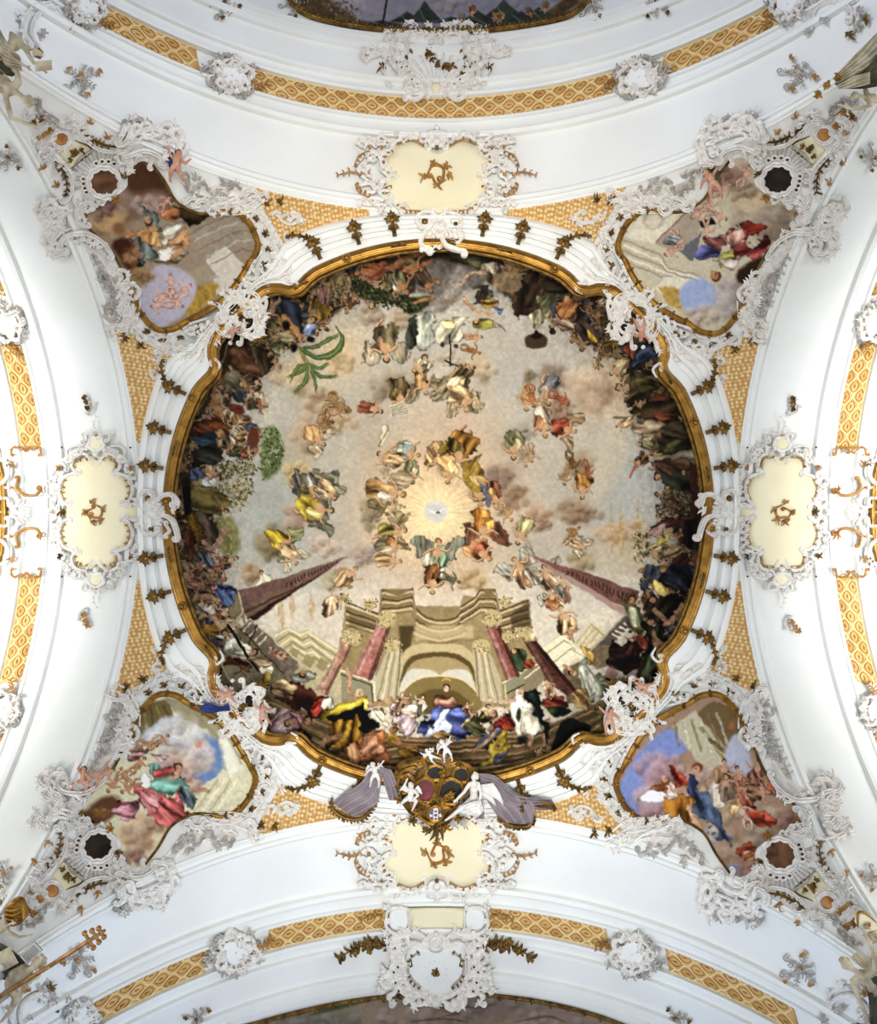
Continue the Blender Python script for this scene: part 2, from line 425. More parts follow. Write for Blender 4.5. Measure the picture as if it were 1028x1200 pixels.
def fig(x, y, h, ang, robe='#8a6a40', second=None, skin='#c09468', hair='#4a3420', wing=None, bare=.5):
    """a loosely painted figure of height h whose head points along ang"""
    ux, uy = math.cos(ang), math.sin(ang); vx, vy = -uy, ux; f = R.choice((-1, 1))
    T = lambda a, b: (x + (a * ux + b * f * vx) * h, y + (a * uy + b * f * vy) * h)
    J = lambda a, b: T(a + R.uniform(-.04, .04), b + R.uniform(-.04, .04))
    if wing:
        for s in (-1, 1):
            b = .12 * s
            drape([T(.2, b), T(.5, b + .22 * s), T(.45, b + .5 * s), T(.15, b + .36 * s), T(-.05, b + .3 * s)], shade(wing, .86), con=.32, per=max(2.2, h * .07))
    for s in (-1, 1):
        if robe is not None and R.random() < bare: limb([T(-.15, .08 * s), J(-.34, .16 * s), J(-.5, .05 * s)], h * .11, skin)
    if robe is None:
        poly([T(-.2, -.1), T(-.22, .1), T(0, .11), T(.2, .13), T(.22, -.12), T(0, -.1)], shade(skin, .8), smooth=True, soft=.6)
        blob(*T(-.1, -.02), h * .15, h * .1, shade(skin, 1.05), ang=ang, soft=.8); blob(*T(.12, -.02), h * .13, h * .1, shade(skin, 1.2), ang=ang, soft=.8)
        for q in (-1, 1): limb([T(-.15, .06 * q), J(-.34, .14 * q), J(-.5, .05 * q)], h * .12, skin)
    else: drape([J(-.42, -.22), J(-.38, .18), J(-.1, .26), J(.15, .18), J(.2, -.12), J(-.05, -.26)], robe, con=.5, per=max(2.4, h * .13))
    if second: drape([J(-.2, .0), J(-.1, .26), J(.22, .22), J(.26, .02)], second, con=.5, per=max(2.2, h * .1))
    blob(*T(.14, 0), h * .13, h * .11, skin, ang=ang, soft=.3)
    blob(*T(.12, -.05), h * .07, h * .07, shade(skin, 1.2), soft=.7, a=.6)
    limb([T(.22, .1), J(.16, .26), J(.3, .38)], h * .075, skin)
    limb([T(.22, -.1), J(.12, -.26), J(.02, -.34)], h * .075, skin)
    head(*T(.36, 0), h * .085, skin, hair, ang)
def putto(x, y, h, ang, skin='#cf9f7c', wing=None):
    fig(x, y, h, ang, skin, None, skin, '#8a6238', wing, bare=1.)
def crowd(pts, n, h, ang=None, pal=('#6a4a2c', '#4c4a30', '#8a6a3c', '#54402e', '#3c4250', '#7a4430', '#a88a5c'), skins=('#c29a74', '#b0825a', '#cfae8c', '#9a6c48'), white=.12):
    p = np.asarray(pts, float); x0, y0 = p.min(0); x1, y1 = p.max(0); k = 0
    while k < n:
        x, y = R.uniform(x0, x1), R.uniform(y0, y1)
        if not inpoly(np.array(x), np.array(y), p): continue
        k += 1; a = math.atan2(CY - y, CX - x) if ang is None else ang
        c = '#c4b698' if R.random() < white else R.choice(pal)
        fig(x, y, h * R.uniform(.75, 1.2), a + R.uniform(-.7, .7), c, R.choice(pal) if R.random() < .4 else None, R.choice(skins), R.choice(('#3a2a1a', '#6a4a2a', '#8a8272')))
def foliage(pts, n, c, r=3., c2=None):
    p = np.asarray(pts, float); x0, y0 = p.min(0); x1, y1 = p.max(0); k = 0
    while k < n:
        x, y = R.uniform(x0, x1), R.uniform(y0, y1)
        if not inpoly(np.array(x), np.array(y), p): continue
        k += 1
        for _ in range(2): blob(x + R.uniform(-r, r), y + R.uniform(-r, r), r * R.uniform(.4, .9), r * R.uniform(.18, .45), shade(R.choice((c, c2 or c)), R.choice((.5, .7, .9, 1.1, 1.3))), ang=R.uniform(0, 3), soft=.4, a=.9)
# ------------------------------------------------------------------ dome painting: open sky, wreath of people, a hall with columns
def paint_dome():
    yy, xx = np.mgrid[0:CH, 0:CW].astype(np.float32); xx = (xx + .5) / SS; yy = (yy + .5) / SS
    r = np.hypot(xx - 511, yy - 600)
    base = np.zeros((CH, CW, 3), np.float32) + hexc('#b8b2a3')
    def mix(m, c): base[:] = base * (1 - m[..., None]) + hexc(c) * m[..., None]
    sm = lambda v: np.clip(v, 0, 1) ** 1.2
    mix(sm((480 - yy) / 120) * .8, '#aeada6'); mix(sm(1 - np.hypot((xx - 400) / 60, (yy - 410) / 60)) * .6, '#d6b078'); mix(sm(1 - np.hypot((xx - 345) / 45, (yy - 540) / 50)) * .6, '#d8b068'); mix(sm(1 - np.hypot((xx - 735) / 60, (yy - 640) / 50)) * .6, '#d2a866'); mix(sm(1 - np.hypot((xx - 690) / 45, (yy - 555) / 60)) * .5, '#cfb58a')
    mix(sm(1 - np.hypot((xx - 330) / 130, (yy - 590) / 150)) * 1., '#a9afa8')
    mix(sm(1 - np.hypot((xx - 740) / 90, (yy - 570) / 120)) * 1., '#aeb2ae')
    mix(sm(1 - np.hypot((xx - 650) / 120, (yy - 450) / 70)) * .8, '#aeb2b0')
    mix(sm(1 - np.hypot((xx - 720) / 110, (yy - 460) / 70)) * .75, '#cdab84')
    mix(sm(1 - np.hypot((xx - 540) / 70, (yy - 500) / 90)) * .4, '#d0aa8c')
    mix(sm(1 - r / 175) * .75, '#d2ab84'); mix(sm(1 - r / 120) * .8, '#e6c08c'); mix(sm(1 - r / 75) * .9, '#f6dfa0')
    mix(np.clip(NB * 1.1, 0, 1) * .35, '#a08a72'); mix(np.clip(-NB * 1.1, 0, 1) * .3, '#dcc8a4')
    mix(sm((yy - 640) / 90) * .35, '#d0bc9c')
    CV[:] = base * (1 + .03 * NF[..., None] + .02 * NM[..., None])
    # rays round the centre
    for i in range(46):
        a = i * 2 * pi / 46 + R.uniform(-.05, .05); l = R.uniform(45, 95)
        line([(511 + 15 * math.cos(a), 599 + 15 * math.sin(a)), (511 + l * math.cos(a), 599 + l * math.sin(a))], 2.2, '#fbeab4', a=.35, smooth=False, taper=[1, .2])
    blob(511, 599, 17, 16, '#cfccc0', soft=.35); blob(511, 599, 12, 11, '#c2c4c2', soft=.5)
    line([(502, 596), (508, 600), (513, 601), (520, 595)], 2.6, '#e4dccb', taper=[.3, 1, 1, .3]); blob(513, 601, 3, 2, '#6a4a34')
    a1 = K(185, 265, 4.4696); a2 = K(400, 265, 4.4696); a3 = K(615, 265, 4.4696); a4 = K(185, 470, 4.4696); a5 = K(400, 470, 4.4696); a6 = K(615, 470, 4.4696)
    a7 = K(185, 690, 4.4696); a8 = K(400, 690, 4.4696); a9 = K(615, 690, 4.4696)
    # ---- sky clouds and flying groups
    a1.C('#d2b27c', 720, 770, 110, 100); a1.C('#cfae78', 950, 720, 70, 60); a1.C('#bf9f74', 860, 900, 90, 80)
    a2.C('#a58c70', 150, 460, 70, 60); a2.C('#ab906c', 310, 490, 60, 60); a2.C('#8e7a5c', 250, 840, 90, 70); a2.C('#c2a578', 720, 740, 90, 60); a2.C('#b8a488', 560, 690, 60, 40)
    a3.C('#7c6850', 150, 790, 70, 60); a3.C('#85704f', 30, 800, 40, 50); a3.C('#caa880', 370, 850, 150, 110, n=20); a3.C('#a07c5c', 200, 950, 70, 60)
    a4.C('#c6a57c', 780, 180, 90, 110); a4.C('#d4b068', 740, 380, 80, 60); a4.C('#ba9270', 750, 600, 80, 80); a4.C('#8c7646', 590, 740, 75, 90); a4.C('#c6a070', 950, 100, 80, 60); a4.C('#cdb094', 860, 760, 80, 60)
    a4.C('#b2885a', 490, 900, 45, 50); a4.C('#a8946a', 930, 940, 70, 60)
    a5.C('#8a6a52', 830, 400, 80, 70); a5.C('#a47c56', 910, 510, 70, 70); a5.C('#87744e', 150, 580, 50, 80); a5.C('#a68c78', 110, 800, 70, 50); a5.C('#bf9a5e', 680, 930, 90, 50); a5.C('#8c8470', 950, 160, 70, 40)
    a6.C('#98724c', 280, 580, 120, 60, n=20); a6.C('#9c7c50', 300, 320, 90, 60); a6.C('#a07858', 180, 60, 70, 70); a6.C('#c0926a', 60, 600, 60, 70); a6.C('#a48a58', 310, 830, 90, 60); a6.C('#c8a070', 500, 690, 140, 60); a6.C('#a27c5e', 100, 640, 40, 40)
    a6.P('#c8bba2', (380, 220), (480, 130), (540, 250), (440, 470), (340, 500), soft=8, a=.7, smooth=True)
    for x in (450, 500, 590, 690): a6.L('#d6a24e', 22, (x, 480 + R.uniform(0, 90)), (x + 10, 800), a=.4, taper=[.2, 1, .3])
    for x, y in ((640, 130), (700, 90), (800, 100)): a7.L('#cf9c54', 40, (x, y - 70), (x + 10, y + 70), a=.45, taper=[.2, 1, .2])
    G = '#9a7440'; sk = '#c99a6c'
    # figures of the open sky: (crop, x, y, height, heading, robe, second, wing)
    for c, x, y, h, an, rb, s2, wg in [
        (a1, 920, 930, 110, 1.4, G, None, '#b89868'), (a1, 870, 1040, 120, 2.2, '#b0865a', '#8a6a40', None), (a2, 230, 610, 200, 1.5, '#75684a', '#a07c60', '#aca084'), (a2, 300, 880, 160, 1.2, '#5c4c32', '#8a7444', None),
        (a2, 150, 950, 130, .3, '#6a3826', None, None), (a2, 690, 580, 90, 0., '#c08a60', None, None), (a2, 680, 650, 100, .4, '#9a6238', None, None), (a2, 420, 810, 150, 1.2, G, '#b48a58', '#9c8a68'),
        (a2, 620, 830, 200, 1.9, '#8a7450', '#b8a078', '#a89a78'), (a2, 640, 900, 150, 1.3, '#b09064', None, '#c0ac84'), (a2, 970, 900, 140, 1.6, '#b0743e', None, None), (a2, 420, 730, 120, 2.6, '#8a8a6c', '#a09a7c', None),
        (a3, 120, 860, 150, 1.5, '#6a6a6c', '#a89478', None), (a3, 40, 890, 120, 1.4, '#b4743e', None, None), (a3, 180, 900, 120, .6, '#a4583a', None, None), (a3, 100, 930, 90, 1.7, '#b08c62', None, None),
        (a4, 820, 190, 140, .6, '#a87e50', None, '#d2c09c'), (a4, 880, 110, 110, 1.7, G, None, None), (a4, 940, 20, 120, .3, '#9c7c4a', None, None),
        (a4, 790, 450, 210, .5, '#8e887a', '#ab9458', '#8e8c72'), (a4, 820, 560, 200, .1, '#b4982f', '#c0a860', '#8a8a70'), (a4, 890, 470, 120, .8, '#c8a274', None, '#9a9478'),
        (a4, 640, 740, 170, .4, '#b39022', '#c8a838', '#90905c'), (a4, 690, 800, 130, .9, '#c29a70', None, '#cbbb98'), (a4, 980, 930, 110, 1., '#c08a58', None, None),
        (a5, 340, 270, 150, .2, '#8b8872', '#7c8a86', None), (a5, 250, 300, 130, 3.6, '#a4845c', None, None), (a5, 370, 370, 120, 1.6, '#6a6444', '#8e8a70', None), (a5, 230, 370, 80, 1.7, '#b49e80', None, None),
        (a5, 240, 470, 190, .2, '#a27a48', '#d2c6aa', '#b6a078'), (a5, 200, 560, 120, .6, '#7c6c46', None, None), (a5, 620, 260, 220, 1.9, '#8a6026', '#6c5a2c', '#9c7c30'), (a5, 500, 290, 150, 1.3, '#b28c5c', None, None),
        (a5, 560, 360, 150, 1.6, '#a8804c', '#c4a26a', None), (a5, 720, 470, 160, 1.4, '#b08c54', '#6c7280', None), (a5, 800, 490, 140, 1.4, '#7a4a34', '#b08448', None), (a5, 860, 580, 110, .9, '#bc9260', None, None),
        (a5, 900, 230, 160, 1.6, '#6a6848', '#8a805c', None), (a5, 960, 290, 110, 1.5, '#b49a74', None, None), (a5, 740, 650, 190, 1.5, '#c27a30', '#c8883c', '#8c5c40'), (a5, 720, 790, 150, .6, '#b47a4c', '#8a4a30', None),
        (a5, 270, 690, 150, -.2, '#8c823e', '#a89c64', '#a08a60'), (a5, 250, 750, 150, .2, '#b8a880', '#a86838', None), (a5, 250, 830, 130, .1, '#b48c5c', None, None), (a5, 950, 680, 150, 2., '#9c9264', None, None),
        (a5, 500, 820, 190, -1.5, '#d3c5a6', '#7c9270', '#8b8b76'), (a5, 480, 930, 160, 1.6, '#8a5a30', '#6a4428', None), (a5, 570, 930, 110, .4, '#66644e', None, None), (a5, 30, 920, 140, -.8, '#bc9468', None, None), (a5, 950, 890, 170, -2.2, '#c8966a', None, '#b4ac98'),
        (a6, 100, 110, 160, 1.5, '#b49a80', '#a06a48', None), (a6, 200, 140, 140, .3, '#9a4830', None, '#b89a70'), (a6, 30, 270, 100, 1.5, '#bd966a', None, None), (a6, 250, 320, 120, 1.2, '#7a5630', None, None), (a6, 300, 440, 140, 1.6, '#96682e', None, None), (a6, 210, 390, 90, 1.7, '#b08454', None, None), (a6, 330, 360, 100, 1.3, '#a05c38', None, None),
        (a6, 250, 700, 110, -.8, '#a8783e', None, None), (a6, 280, 750, 90, .5, '#c09a72', None, '#cfb894'), (a6, 120, 930, 150, -1.9, '#c49a78', None, '#b7ab96'), (a6, 200, 980, 130, -1.6, '#a87a60', None, None),
        (a9, 150, 60, 120, -2., '#b0744a', None, '#9c9c88'), (a9, 210, 160, 150, -1.9, '#bc9264', None, None), (a9, 240, 240, 100, -1.6, '#b88a58', None, None), (a7, 920, 70, 130, -.7, '#c8a078', None, None)]:
        if c is not a9: c.C(R.choice(('#a58a66', '#947856', '#b2966e', '#a08060')), x - 10, y - 5, h * .3, h * .26, n=7, a=.75, dk=.62)
        c.F(x, y, h * 1.12, an, None if h < 125 and s2 is None and wg is None else rb, s2, rb if h < 125 and s2 is None and wg is None else sk, R.choice(('#4a3420', '#7a5630', '#8a6a3c')), wg, bare=.7)
    a2.P('#ddd5bc', (250, 940), (330, 910), (362, 980), (262, 1000)); 
    for k in range(6): a2.L('#6a6252', 6, (258 + k * 2, 948 + k * 9), (330 + k * 5, 920 + k * 11), smooth=False, a=.8)
    a5.D('#c9bb9a', (200, 250), (220, 120), (250, 140), (240, 200)); a5.L('#b08e3c', 38, (650, 340), (660, 420), (710, 460)); a5.L('#6a7080', 26, (755, 440), (770, 540), taper=[.4, 1])
    a3.B('#3a2c1c', 555, 0, 2, 2)
    # ---- dark wreath under the rim
    for ph in range(0, 720, 3):
        ph *= .5; a = math.radians(ph)
        if 198 <= ph <= 352: rr, cs = 38, ('#2c2418', '#3a3020', '#241d14', '#40361f', '#4a3c26')
        elif 120 <= ph < 198: rr, cs = 34, ('#4c4430', '#574e38', '#3a3222', '#5c5634', '#4a3a28')
        elif ph > 352 or ph < 30: rr, cs = 30, ('#4c4430', '#3a3222', '#54442e', '#2e281c')
        else: rr, cs = 20, ('#6a5638', '#5a482e', '#7a6444')
        blob(CX + (332 - rr * .6) * math.cos(a), CY + (332 - rr * .6) * math.sin(a), rr * R.uniform(.8, 1.3), c=R.choice(cs), soft=.45, rag=.7)
    for ph in [q for _ in range(2) for q in list(range(148, 200, 2)) + list(range(202, 258, 2)) + list(range(286, 345, 2)) + list(range(-14, 36, 2))]:
        a = math.radians(ph + R.uniform(-1, 1)); rr = R.uniform(264, 312)
        fig(CX + rr * math.cos(a), CY + rr * math.sin(a), R.uniform(26, 40), a + pi + R.uniform(-.9, .9), R.choice(('#5a4630', '#4c4a34', '#6a3c28', '#7a5c3a', '#3c4048', '#6c6440', '#8a744c')), R.choice((None, '#8a6a40', '#54402e')), R.choice(('#b08a64', '#9c7450', '#bf9a76')))
    # top, left of the middle
    a2.P('#77706a', (390, 290), (480, 180), (600, 190), (760, 230), (740, 300), (640, 340), (560, 430), (470, 460), (390, 440), (480, 370), (400, 350), soft=2, smooth=True, tex=.2)
    a2.P('#9b958d', (600, 200), (650, 230), (590, 370), (480, 450), (430, 440), (540, 350), soft=3, smooth=True, tex=.15)
    a2.P('#3f4526', (60, 270), (120, 290), (200, 330), (370, 370), (480, 370), (380, 460), (280, 410), (150, 390), (60, 340), soft=1.5, smooth=True, tex=.5)
    foliage(a2((60, 270), (200, 330), (400, 390), (380, 450), (150, 400), (60, 340)), 120, '#4c5228', 3.5, '#34381e')
    a2.F(150, 230, 200, 2.9, '#8a4a30', '#a05c38', '#c07c52'); a2.F(350, 210, 220, .3, '#a4683e', '#6b6540', '#bd8256'); a2.F(300, 300, 170, .9, '#6a6440', '#b8b6a4', '#b27a4e'); a2.F(440, 290, 150, 1., '#5c4a38', None, '#a8744e')
    a2.L('#b87a50', 24, (330, 215), (400, 215), (470, 180)); a2.L('#b27850', 26, (240, 220), (340, 165), (440, 135)); a2.L('#ae7a52', 16, (380, 400), (440, 385), (485, 375)); a2.L('#a8785a', 16, (480, 280), (530, 305))
    a2.D('#5a2a1e', (590, 90), (720, 110), (730, 150), (640, 140)); a2.D('#5a5a3c', (530, 130), (640, 150), (750, 180), (740, 215), (640, 190)); a2.D('#cbb89c', (750, 190), (830, 180), (810, 260), (770, 245))
    a2.L('#c9a888', 20, (625, 300), (680, 245), (750, 240)); a2.H(800, 262, 20, '#bb926e', '#14100c'); a2.B('#b98f58', 940, 205, 60, 26, soft=.3); foliage(a2((890, 190), (1000, 190), (1000, 220), (890, 220)), 26, '#c08a48', 2.5, '#7a6a34')
    a2.P('#9c8262', (800, 250), (960, 250), (930, 330), (870, 350), (800, 310), smooth=True, tex=.3, soft=1.5); a2.D('#3d2d1f', (960, 260), (1028, 240), (1050, 420), (940, 500), (905, 440), (930, 340))
    a2.D('#4a4034', (730, 300), (790, 340), (700, 420), (690, 390)); a2.D('#a38238', (720, 400), (760, 370), (830, 390), (780, 425)); a2.D('#4a5c84', (790, 410), (860, 440), (830, 462)); a2.D('#8c843a', (690, 490), (790, 490), (770, 540), (710, 530))
    a2.L('#c09a70', 20, (640, 380), (700, 440), (790, 470)); a2.D('#8a7f68', (780, 490), (870, 555), (790, 530)); a2.H(705, 495, 20); a2.B('#857868', 560, 390, 90, 22, ang=-.2, soft=.7)
    a2.D('#99a090', (400, 480), (480, 465), (475, 600), (420, 650), (380, 580)); a2.D('#4a5144', (360, 500), (400, 470), (390, 600), (350, 640), (335, 590)); a2.D('#c9c4ab', (520, 480), (640, 480), (640, 590), (560, 600), (490, 640), (500, 540), con=.3); a2.D('#caaa6a', (530, 490), (590, 490), (580, 540), (535, 540))
    a2.H(440, 690, 21); a2.L('#2b251d', 9, (568, 570), (572, 730), smooth=False); a2.L('#2b251d', 8, (540, 700), (610, 735), smooth=False); a2.B('#3b3226', 525, 620, 18, 20); a2.B('#4a3828', 600, 630, 20, 18)
    a2.L('#d0ccb8', 14, (640, 440), (520, 470), (440, 530), (430, 620), a=.8)
    # top left corner group
    foliage(a1((480, 550), (620, 560), (680, 640), (560, 700), (480, 640)), 130, '#6c6a34', 3.5, '#4a4826'); foliage(a1((830, 380), (900, 450), (900, 560), (840, 560)), 40, '#5a4628', 3)
    a1.D('#3a4056', (620, 380), (700, 370), (760, 460), (760, 560), (700, 520), (640, 450)); a1.D('#7182aa', (765, 520), (840, 510), (830, 560), (780, 590)); a1.D('#a9802e', (800, 400), (870, 370), (890, 440), (840, 500), (800, 470)); a1.B('#6f7ca8', 815, 445, 18, 14)
    a1.D('#7b5b51', (840, 330), (900, 310), (920, 370), (880, 405), (840, 380)); foliage(a1((910, 290), (1000, 280), (1000, 370), (930, 400)), 70, '#b29c6c', 3, '#8a7648')
    a1.D('#b27e4a', (650, 480), (700, 490), (750, 590), (720, 610), (690, 560), (650, 590)); a1.D('#b9aa84', (610, 560), (680, 560), (700, 605), (640, 608)); a1.B('#14110e', 800, 590, 30, 20); a1.B('#14110e', 710, 640, 24, 30); a1.B('#16130f', 670, 520, 30, 40)
    a1.F(600, 430, 150, 1.9, None, None, '#c99c7a', '#6a4a2c', None, bare=1); a1.H(800, 490, 26); a1.L('#2a2018', 10, (900, 450), (930, 430), (985, 420)); a1.B('#70482e', 1005, 420, 16, 20)
    a1.D('#6f4b31', (370, 660), (430, 620), (500, 680), (530, 760), (470, 795), (400, 740)); a1.D('#4b3928', (480, 650), (560, 640), (590, 740), (530, 790), (500, 700)); a1.D('#7b735a', (340, 780), (420, 760), (470, 830), (440, 870), (360, 840)); a1.D('#5b7b5c', (190, 850), (240, 820), (250, 870), (210, 895))
    crowd(a1((420, 780), (590, 700), (590, 850), (520, 970), (420, 900)), 9, 22); a1.L('#b98a5c', 28, (300, 840), (290, 920), (345, 965)); a1.D('#a8562e', (370, 940), (430, 950), (440, 990), (350, 990))
    a1.L('#4f4128', 30, (390, 590), (215, 985), smooth=False); a1.L('#94804e', 8, (382, 590), (207, 985), smooth=False); a1.L('#6b3b25', 20, (350, 750), (288, 835), smooth=False)
    a1.L('#8d8350', 22, (738, 640), (760, 670), (785, 725)); GL = '#5d7541'
    for p, w in ([(750, 645), (850, 690), (940, 650), (962, 580), (930, 520)], 34), ([(760, 640), (840, 625), (900, 590), (945, 555)], 24), ([(785, 722), (740, 760), (672, 790)], 22), ([(785, 735), (765, 820), (712, 875)], 24), ([(800, 755), (825, 810), (822, 868)], 20), ([(800, 740), (860, 790), (935, 776)], 20), ([(790, 720), (845, 745), (888, 712)], 20), ([(780, 715), (730, 735), (690, 820)], 18):
        a1.L(GL, w, *p, taper=[.5, 1, 1, .15]); a1.L('#8c9c62', w * .25, *p, taper=[.4, 1, .2], a=.7); a1.L('#3c5030', w * .2, *[(q[0] + 6, q[1] + 7) for q in p], a=.6)
    # left rim
    foliage(a4((300, 330), (500, 300), (490, 470), (380, 600), (320, 520)), 170, '#6a6232', 4, '#8c8250'); foliage(a4((390, 430), (490, 430), (460, 560), (390, 580)), 60, '#a19262', 4)
    a4.P('#8d8b52', (290, 620), (380, 610), (430, 740), (370, 840), (300, 720), smooth=True, soft=3, tex=.3)
    a4.D('#9a5529', (220, 110), (330, 80), (410, 100), (380, 150), (300, 150)); a4.L('#bd8758', 26, (280, 0), (320, 60), (410, 105)); a4.D('#33342b', (180, 270), (250, 220), (330, 260), (340, 320), (200, 335)); a4.D('#6a3825', (200, 120), (300, 150), (260, 210), (200, 190)); a4.D('#2e3c48', (190, 180), (300, 170), (320, 220), (210, 230))
    crowd(a4((340, 70), (520, 90), (520, 260), (430, 280), (330, 200)), 18, 22, white=.35); a4.B('#6c3b2d', 500, 200, 34, 52, soft=.3); a4.D('#6b2f22', (370, 20), (430, 20), (450, 60), (380, 60))
    a4.P('#6b7b48', (560, 150), (620, 140), (660, 240), (630, 360), (560, 412), (540, 330), smooth=True, soft=2, tex=.3); foliage(a4((560, 150), (620, 140), (660, 240), (630, 360), (560, 412), (540, 330)), 90, '#6b7c46', 4, '#87935e')
    a4.D('#5b6690', (170, 350), (220, 350), (245, 400), (190, 410)); a4.D('#b3baba', (250, 400), (310, 400), (300, 440), (250, 450)); a4.F(270, 370, 120, .6, '#b8946c', '#a07c50'); a4.B('#2c2418', 150, 420, 40, 30); a4.H(315, 405, 17)
    a4.D('#6b5d2d', (190, 460), (330, 470), (350, 560), (240, 590), (180, 530)); a4.D('#4b4031', (160, 600), (260, 580), (300, 680), (260, 760), (230, 660)); a4.D('#aa7e20', (100, 560), (200, 630), (238, 700), (218, 785), (170, 800), (200, 700), (120, 620)); a4.D('#5b3021', (140, 680), (210, 690), (190, 800), (150, 840)); a4.P('#1d1812', (125, 440), (170, 440), (170, 590), (140, 600))
    a4.L('#bb8d72', 28, (240, 740), (300, 765), (348, 665)); a4.L('#a88458', 14, (300, 500), (350, 580)); a4.H(355, 580, 18, hc='#2c2016')
    crowd(a4((170, 850), (260, 800), (370, 830), (380, 930), (300, 1000), (190, 960)), 13, 25, pal=('#b98a7c', '#56606a', '#a86a5c', '#5a4a38', '#8a6048')); a4.D('#3a4872', (310, 965), (395, 965), (400, 1020), (330, 1025)); a4.D('#565f6a', (215, 790), (290, 830), (280, 870), (240, 855))
    a4.D('#dacbaa', (500, 960), (540, 905), (595, 940), (590, 1028), (500, 1028), con=.25); a4.L('#b59a70', 9, (600, 960), (630, 1020)); a4.H(540, 900, 16, '#b4875c')
    # right rim
    a3.D('#8b8b5d', (80, 390), (150, 340), (240, 330), (160, 400), (100, 475)); a3.D('#bab690', (20, 480), (80, 420), (100, 500), (60, 545)); a3.D('#ba7541', (165, 420), (220, 375), (275, 420), (255, 475), (190, 485)); a3.D('#c2a283', (130, 490), (230, 490), (260, 535), (170, 535)); a3.B('#4b3d29', 60, 600, 60, 42, soft=.25); a3.B('#241a10', 60, 575, 40, 20, soft=.4); a3.B('#18130d', 60, 555, 20, 14); a3.H(150, 555, 18, '#3a2a1c', '#14100c')
    a3.D('#4c3a26', (0, 250), (70, 240), (120, 330), (60, 400), (0, 400)); a3.D('#2c2419', (100, 280), (220, 310), (200, 360), (110, 340))
    a3.D('#5b4541', (280, 480), (330, 480), (400, 560), (390, 610), (310, 610), (270, 540)); a3.D('#ca9a31', (330, 540), (355, 560), (390, 600), (340, 595))
    crowd(a3((320, 400), (460, 380), (470, 480), (420, 540), (330, 470)), 9, 20); foliage(a3((400, 500), (470, 470), (480, 600), (400, 680), (400, 600)), 110, '#8a7038', 3, '#4c3f20'); a3.L('#7b5d35', 16, (470, 500), (440, 620), (380, 715)); foliage(a3((370, 690), (400, 680), (400, 740), (360, 740)), 20, '#9a7840', 3)
    a3.D('#4d6183', (560, 640), (650, 605), (695, 680), (600, 725), (570, 700)); a3.D('#aa5139', (515, 640), (555, 615), (570, 690), (550, 695)); a3.F(490, 740, 130, 2.4, '#c99d71', '#b89a70', '#cda177', '#2c2016'); a3.D('#34301e', (560, 720), (620, 740), (560, 790))
    foliage(a3((560, 780), (640, 740), (640, 830), (520, 900)), 50, '#8c7c4a', 3); a3.D('#5d4d31', (540, 850), (640, 750), (720, 800), (660, 880), (560, 930)); a3.D('#6b3521', (620, 950), (720, 880), (810, 985), (640, 1000)); a3.D('#6a6434', (600, 800), (690, 790), (700, 850), (610, 860))
    a6.D('#4f3f25', (530, 50), (600, 20), (780, 0), (800, 100), (620, 90)); a6.D('#5b5531', (680, 240), (780, 200), (830, 140), (850, 250)); a6.D('#bb9b7b', (560, 140), (640, 85), (720, 120), (680, 170), (600, 175)); a6.D('#8c4c2d', (680, 60), (790, 70), (800, 120), (700, 105)); a6.D('#463a24', (720, 130), (830, 120), (850, 180), (740, 200)); a6.L('#7a6844', 12, (470, 85), (540, 90), (600, 60)); a6.F(520, 120, 90, 2.8, '#b4906a', None); a6.H(595, 225, 18, hc='#3a2a1c'); a6.D('#6d6a48', (600, 180), (680, 180), (690, 250), (620, 250)); a6.D('#b09478', (610, 175), (680, 165), (670, 210), (620, 205))
    a6.D('#cdc19f', (610, 260), (700, 290), (900, 250), (908, 320), (800, 300), (650, 312), con=.28); a6.F(600, 310, 110, 2.2, '#6c5034', '#4a3a28'); a6.L('#b06050', 12, (580, 330), (552, 395)); a6.D('#3f4335', (690, 380), (760, 365), (870, 350), (870, 465), (800, 470)); a6.B('#1c1a16', 840, 450, 40, 36); a6.D('#6d4c36', (690, 310), (830, 300), (850, 350), (730, 370))
    for x, y in ((745, 460), (700, 395), (805, 510), (830, 370), (780, 480)): a6.H(x, y, 20)
    foliage(a6((720, 470), (860, 470), (860, 600), (700, 600)), 90, '#7a6a48', 4, '#5a4c34'); a6.P('#5c3326', (865, 320), (905, 330), (915, 620), (870, 620), tex=.2)
    a6.D('#5b3029', (660, 660), (760, 605), (920, 605), (850, 750), (800, 660)); a6.D('#251b15', (830, 640), (920, 620), (905, 770), (840, 765)); a6.D('#8c6c62', (655, 680), (720, 640), (760, 640), (690, 725)); a6.D('#bb9d42', (700, 730), (760, 690), (750, 755), (715, 765)); a6.D('#ba6c42', (770, 690), (800, 700), (830, 765)); a6.F(700, 790, 140, 2.9, '#7b7149', '#a89868'); a6.D('#8a7050', (760, 760), (830, 770), (800, 830), (740, 820)); a6.D('#4c2c1c', (770, 830), (830, 800), (850, 870), (760, 870)); foliage(a6((580, 690), (660, 680), (640, 800), (580, 860)), 70, '#8a7a48', 4, '#a6925c')
    a6.D('#2b2d39', (710, 890), (860, 875), (870, 1000), (780, 985), (700, 930)); a6.D('#34363e', (600, 960), (660, 945), (640, 1025)); a6.H(605, 890, 22, '#b0764c', '#b27a3a'); a6.D('#454850', (630, 860), (700, 860), (690, 940), (640, 940)); a6.D('#b08c40', (680, 930), (740, 960), (730, 1010), (690, 990)); a6.D('#7c5a34', (690, 870), (780, 850), (720, 900))
    # obelisks
    poly([(408, 651), (345, 672), (274, 693), (290, 724), (340, 697)], '#7c5e52', tex=.15); poly([(408, 651), (340, 694), (289, 724), (296, 728)], '#4a3129')
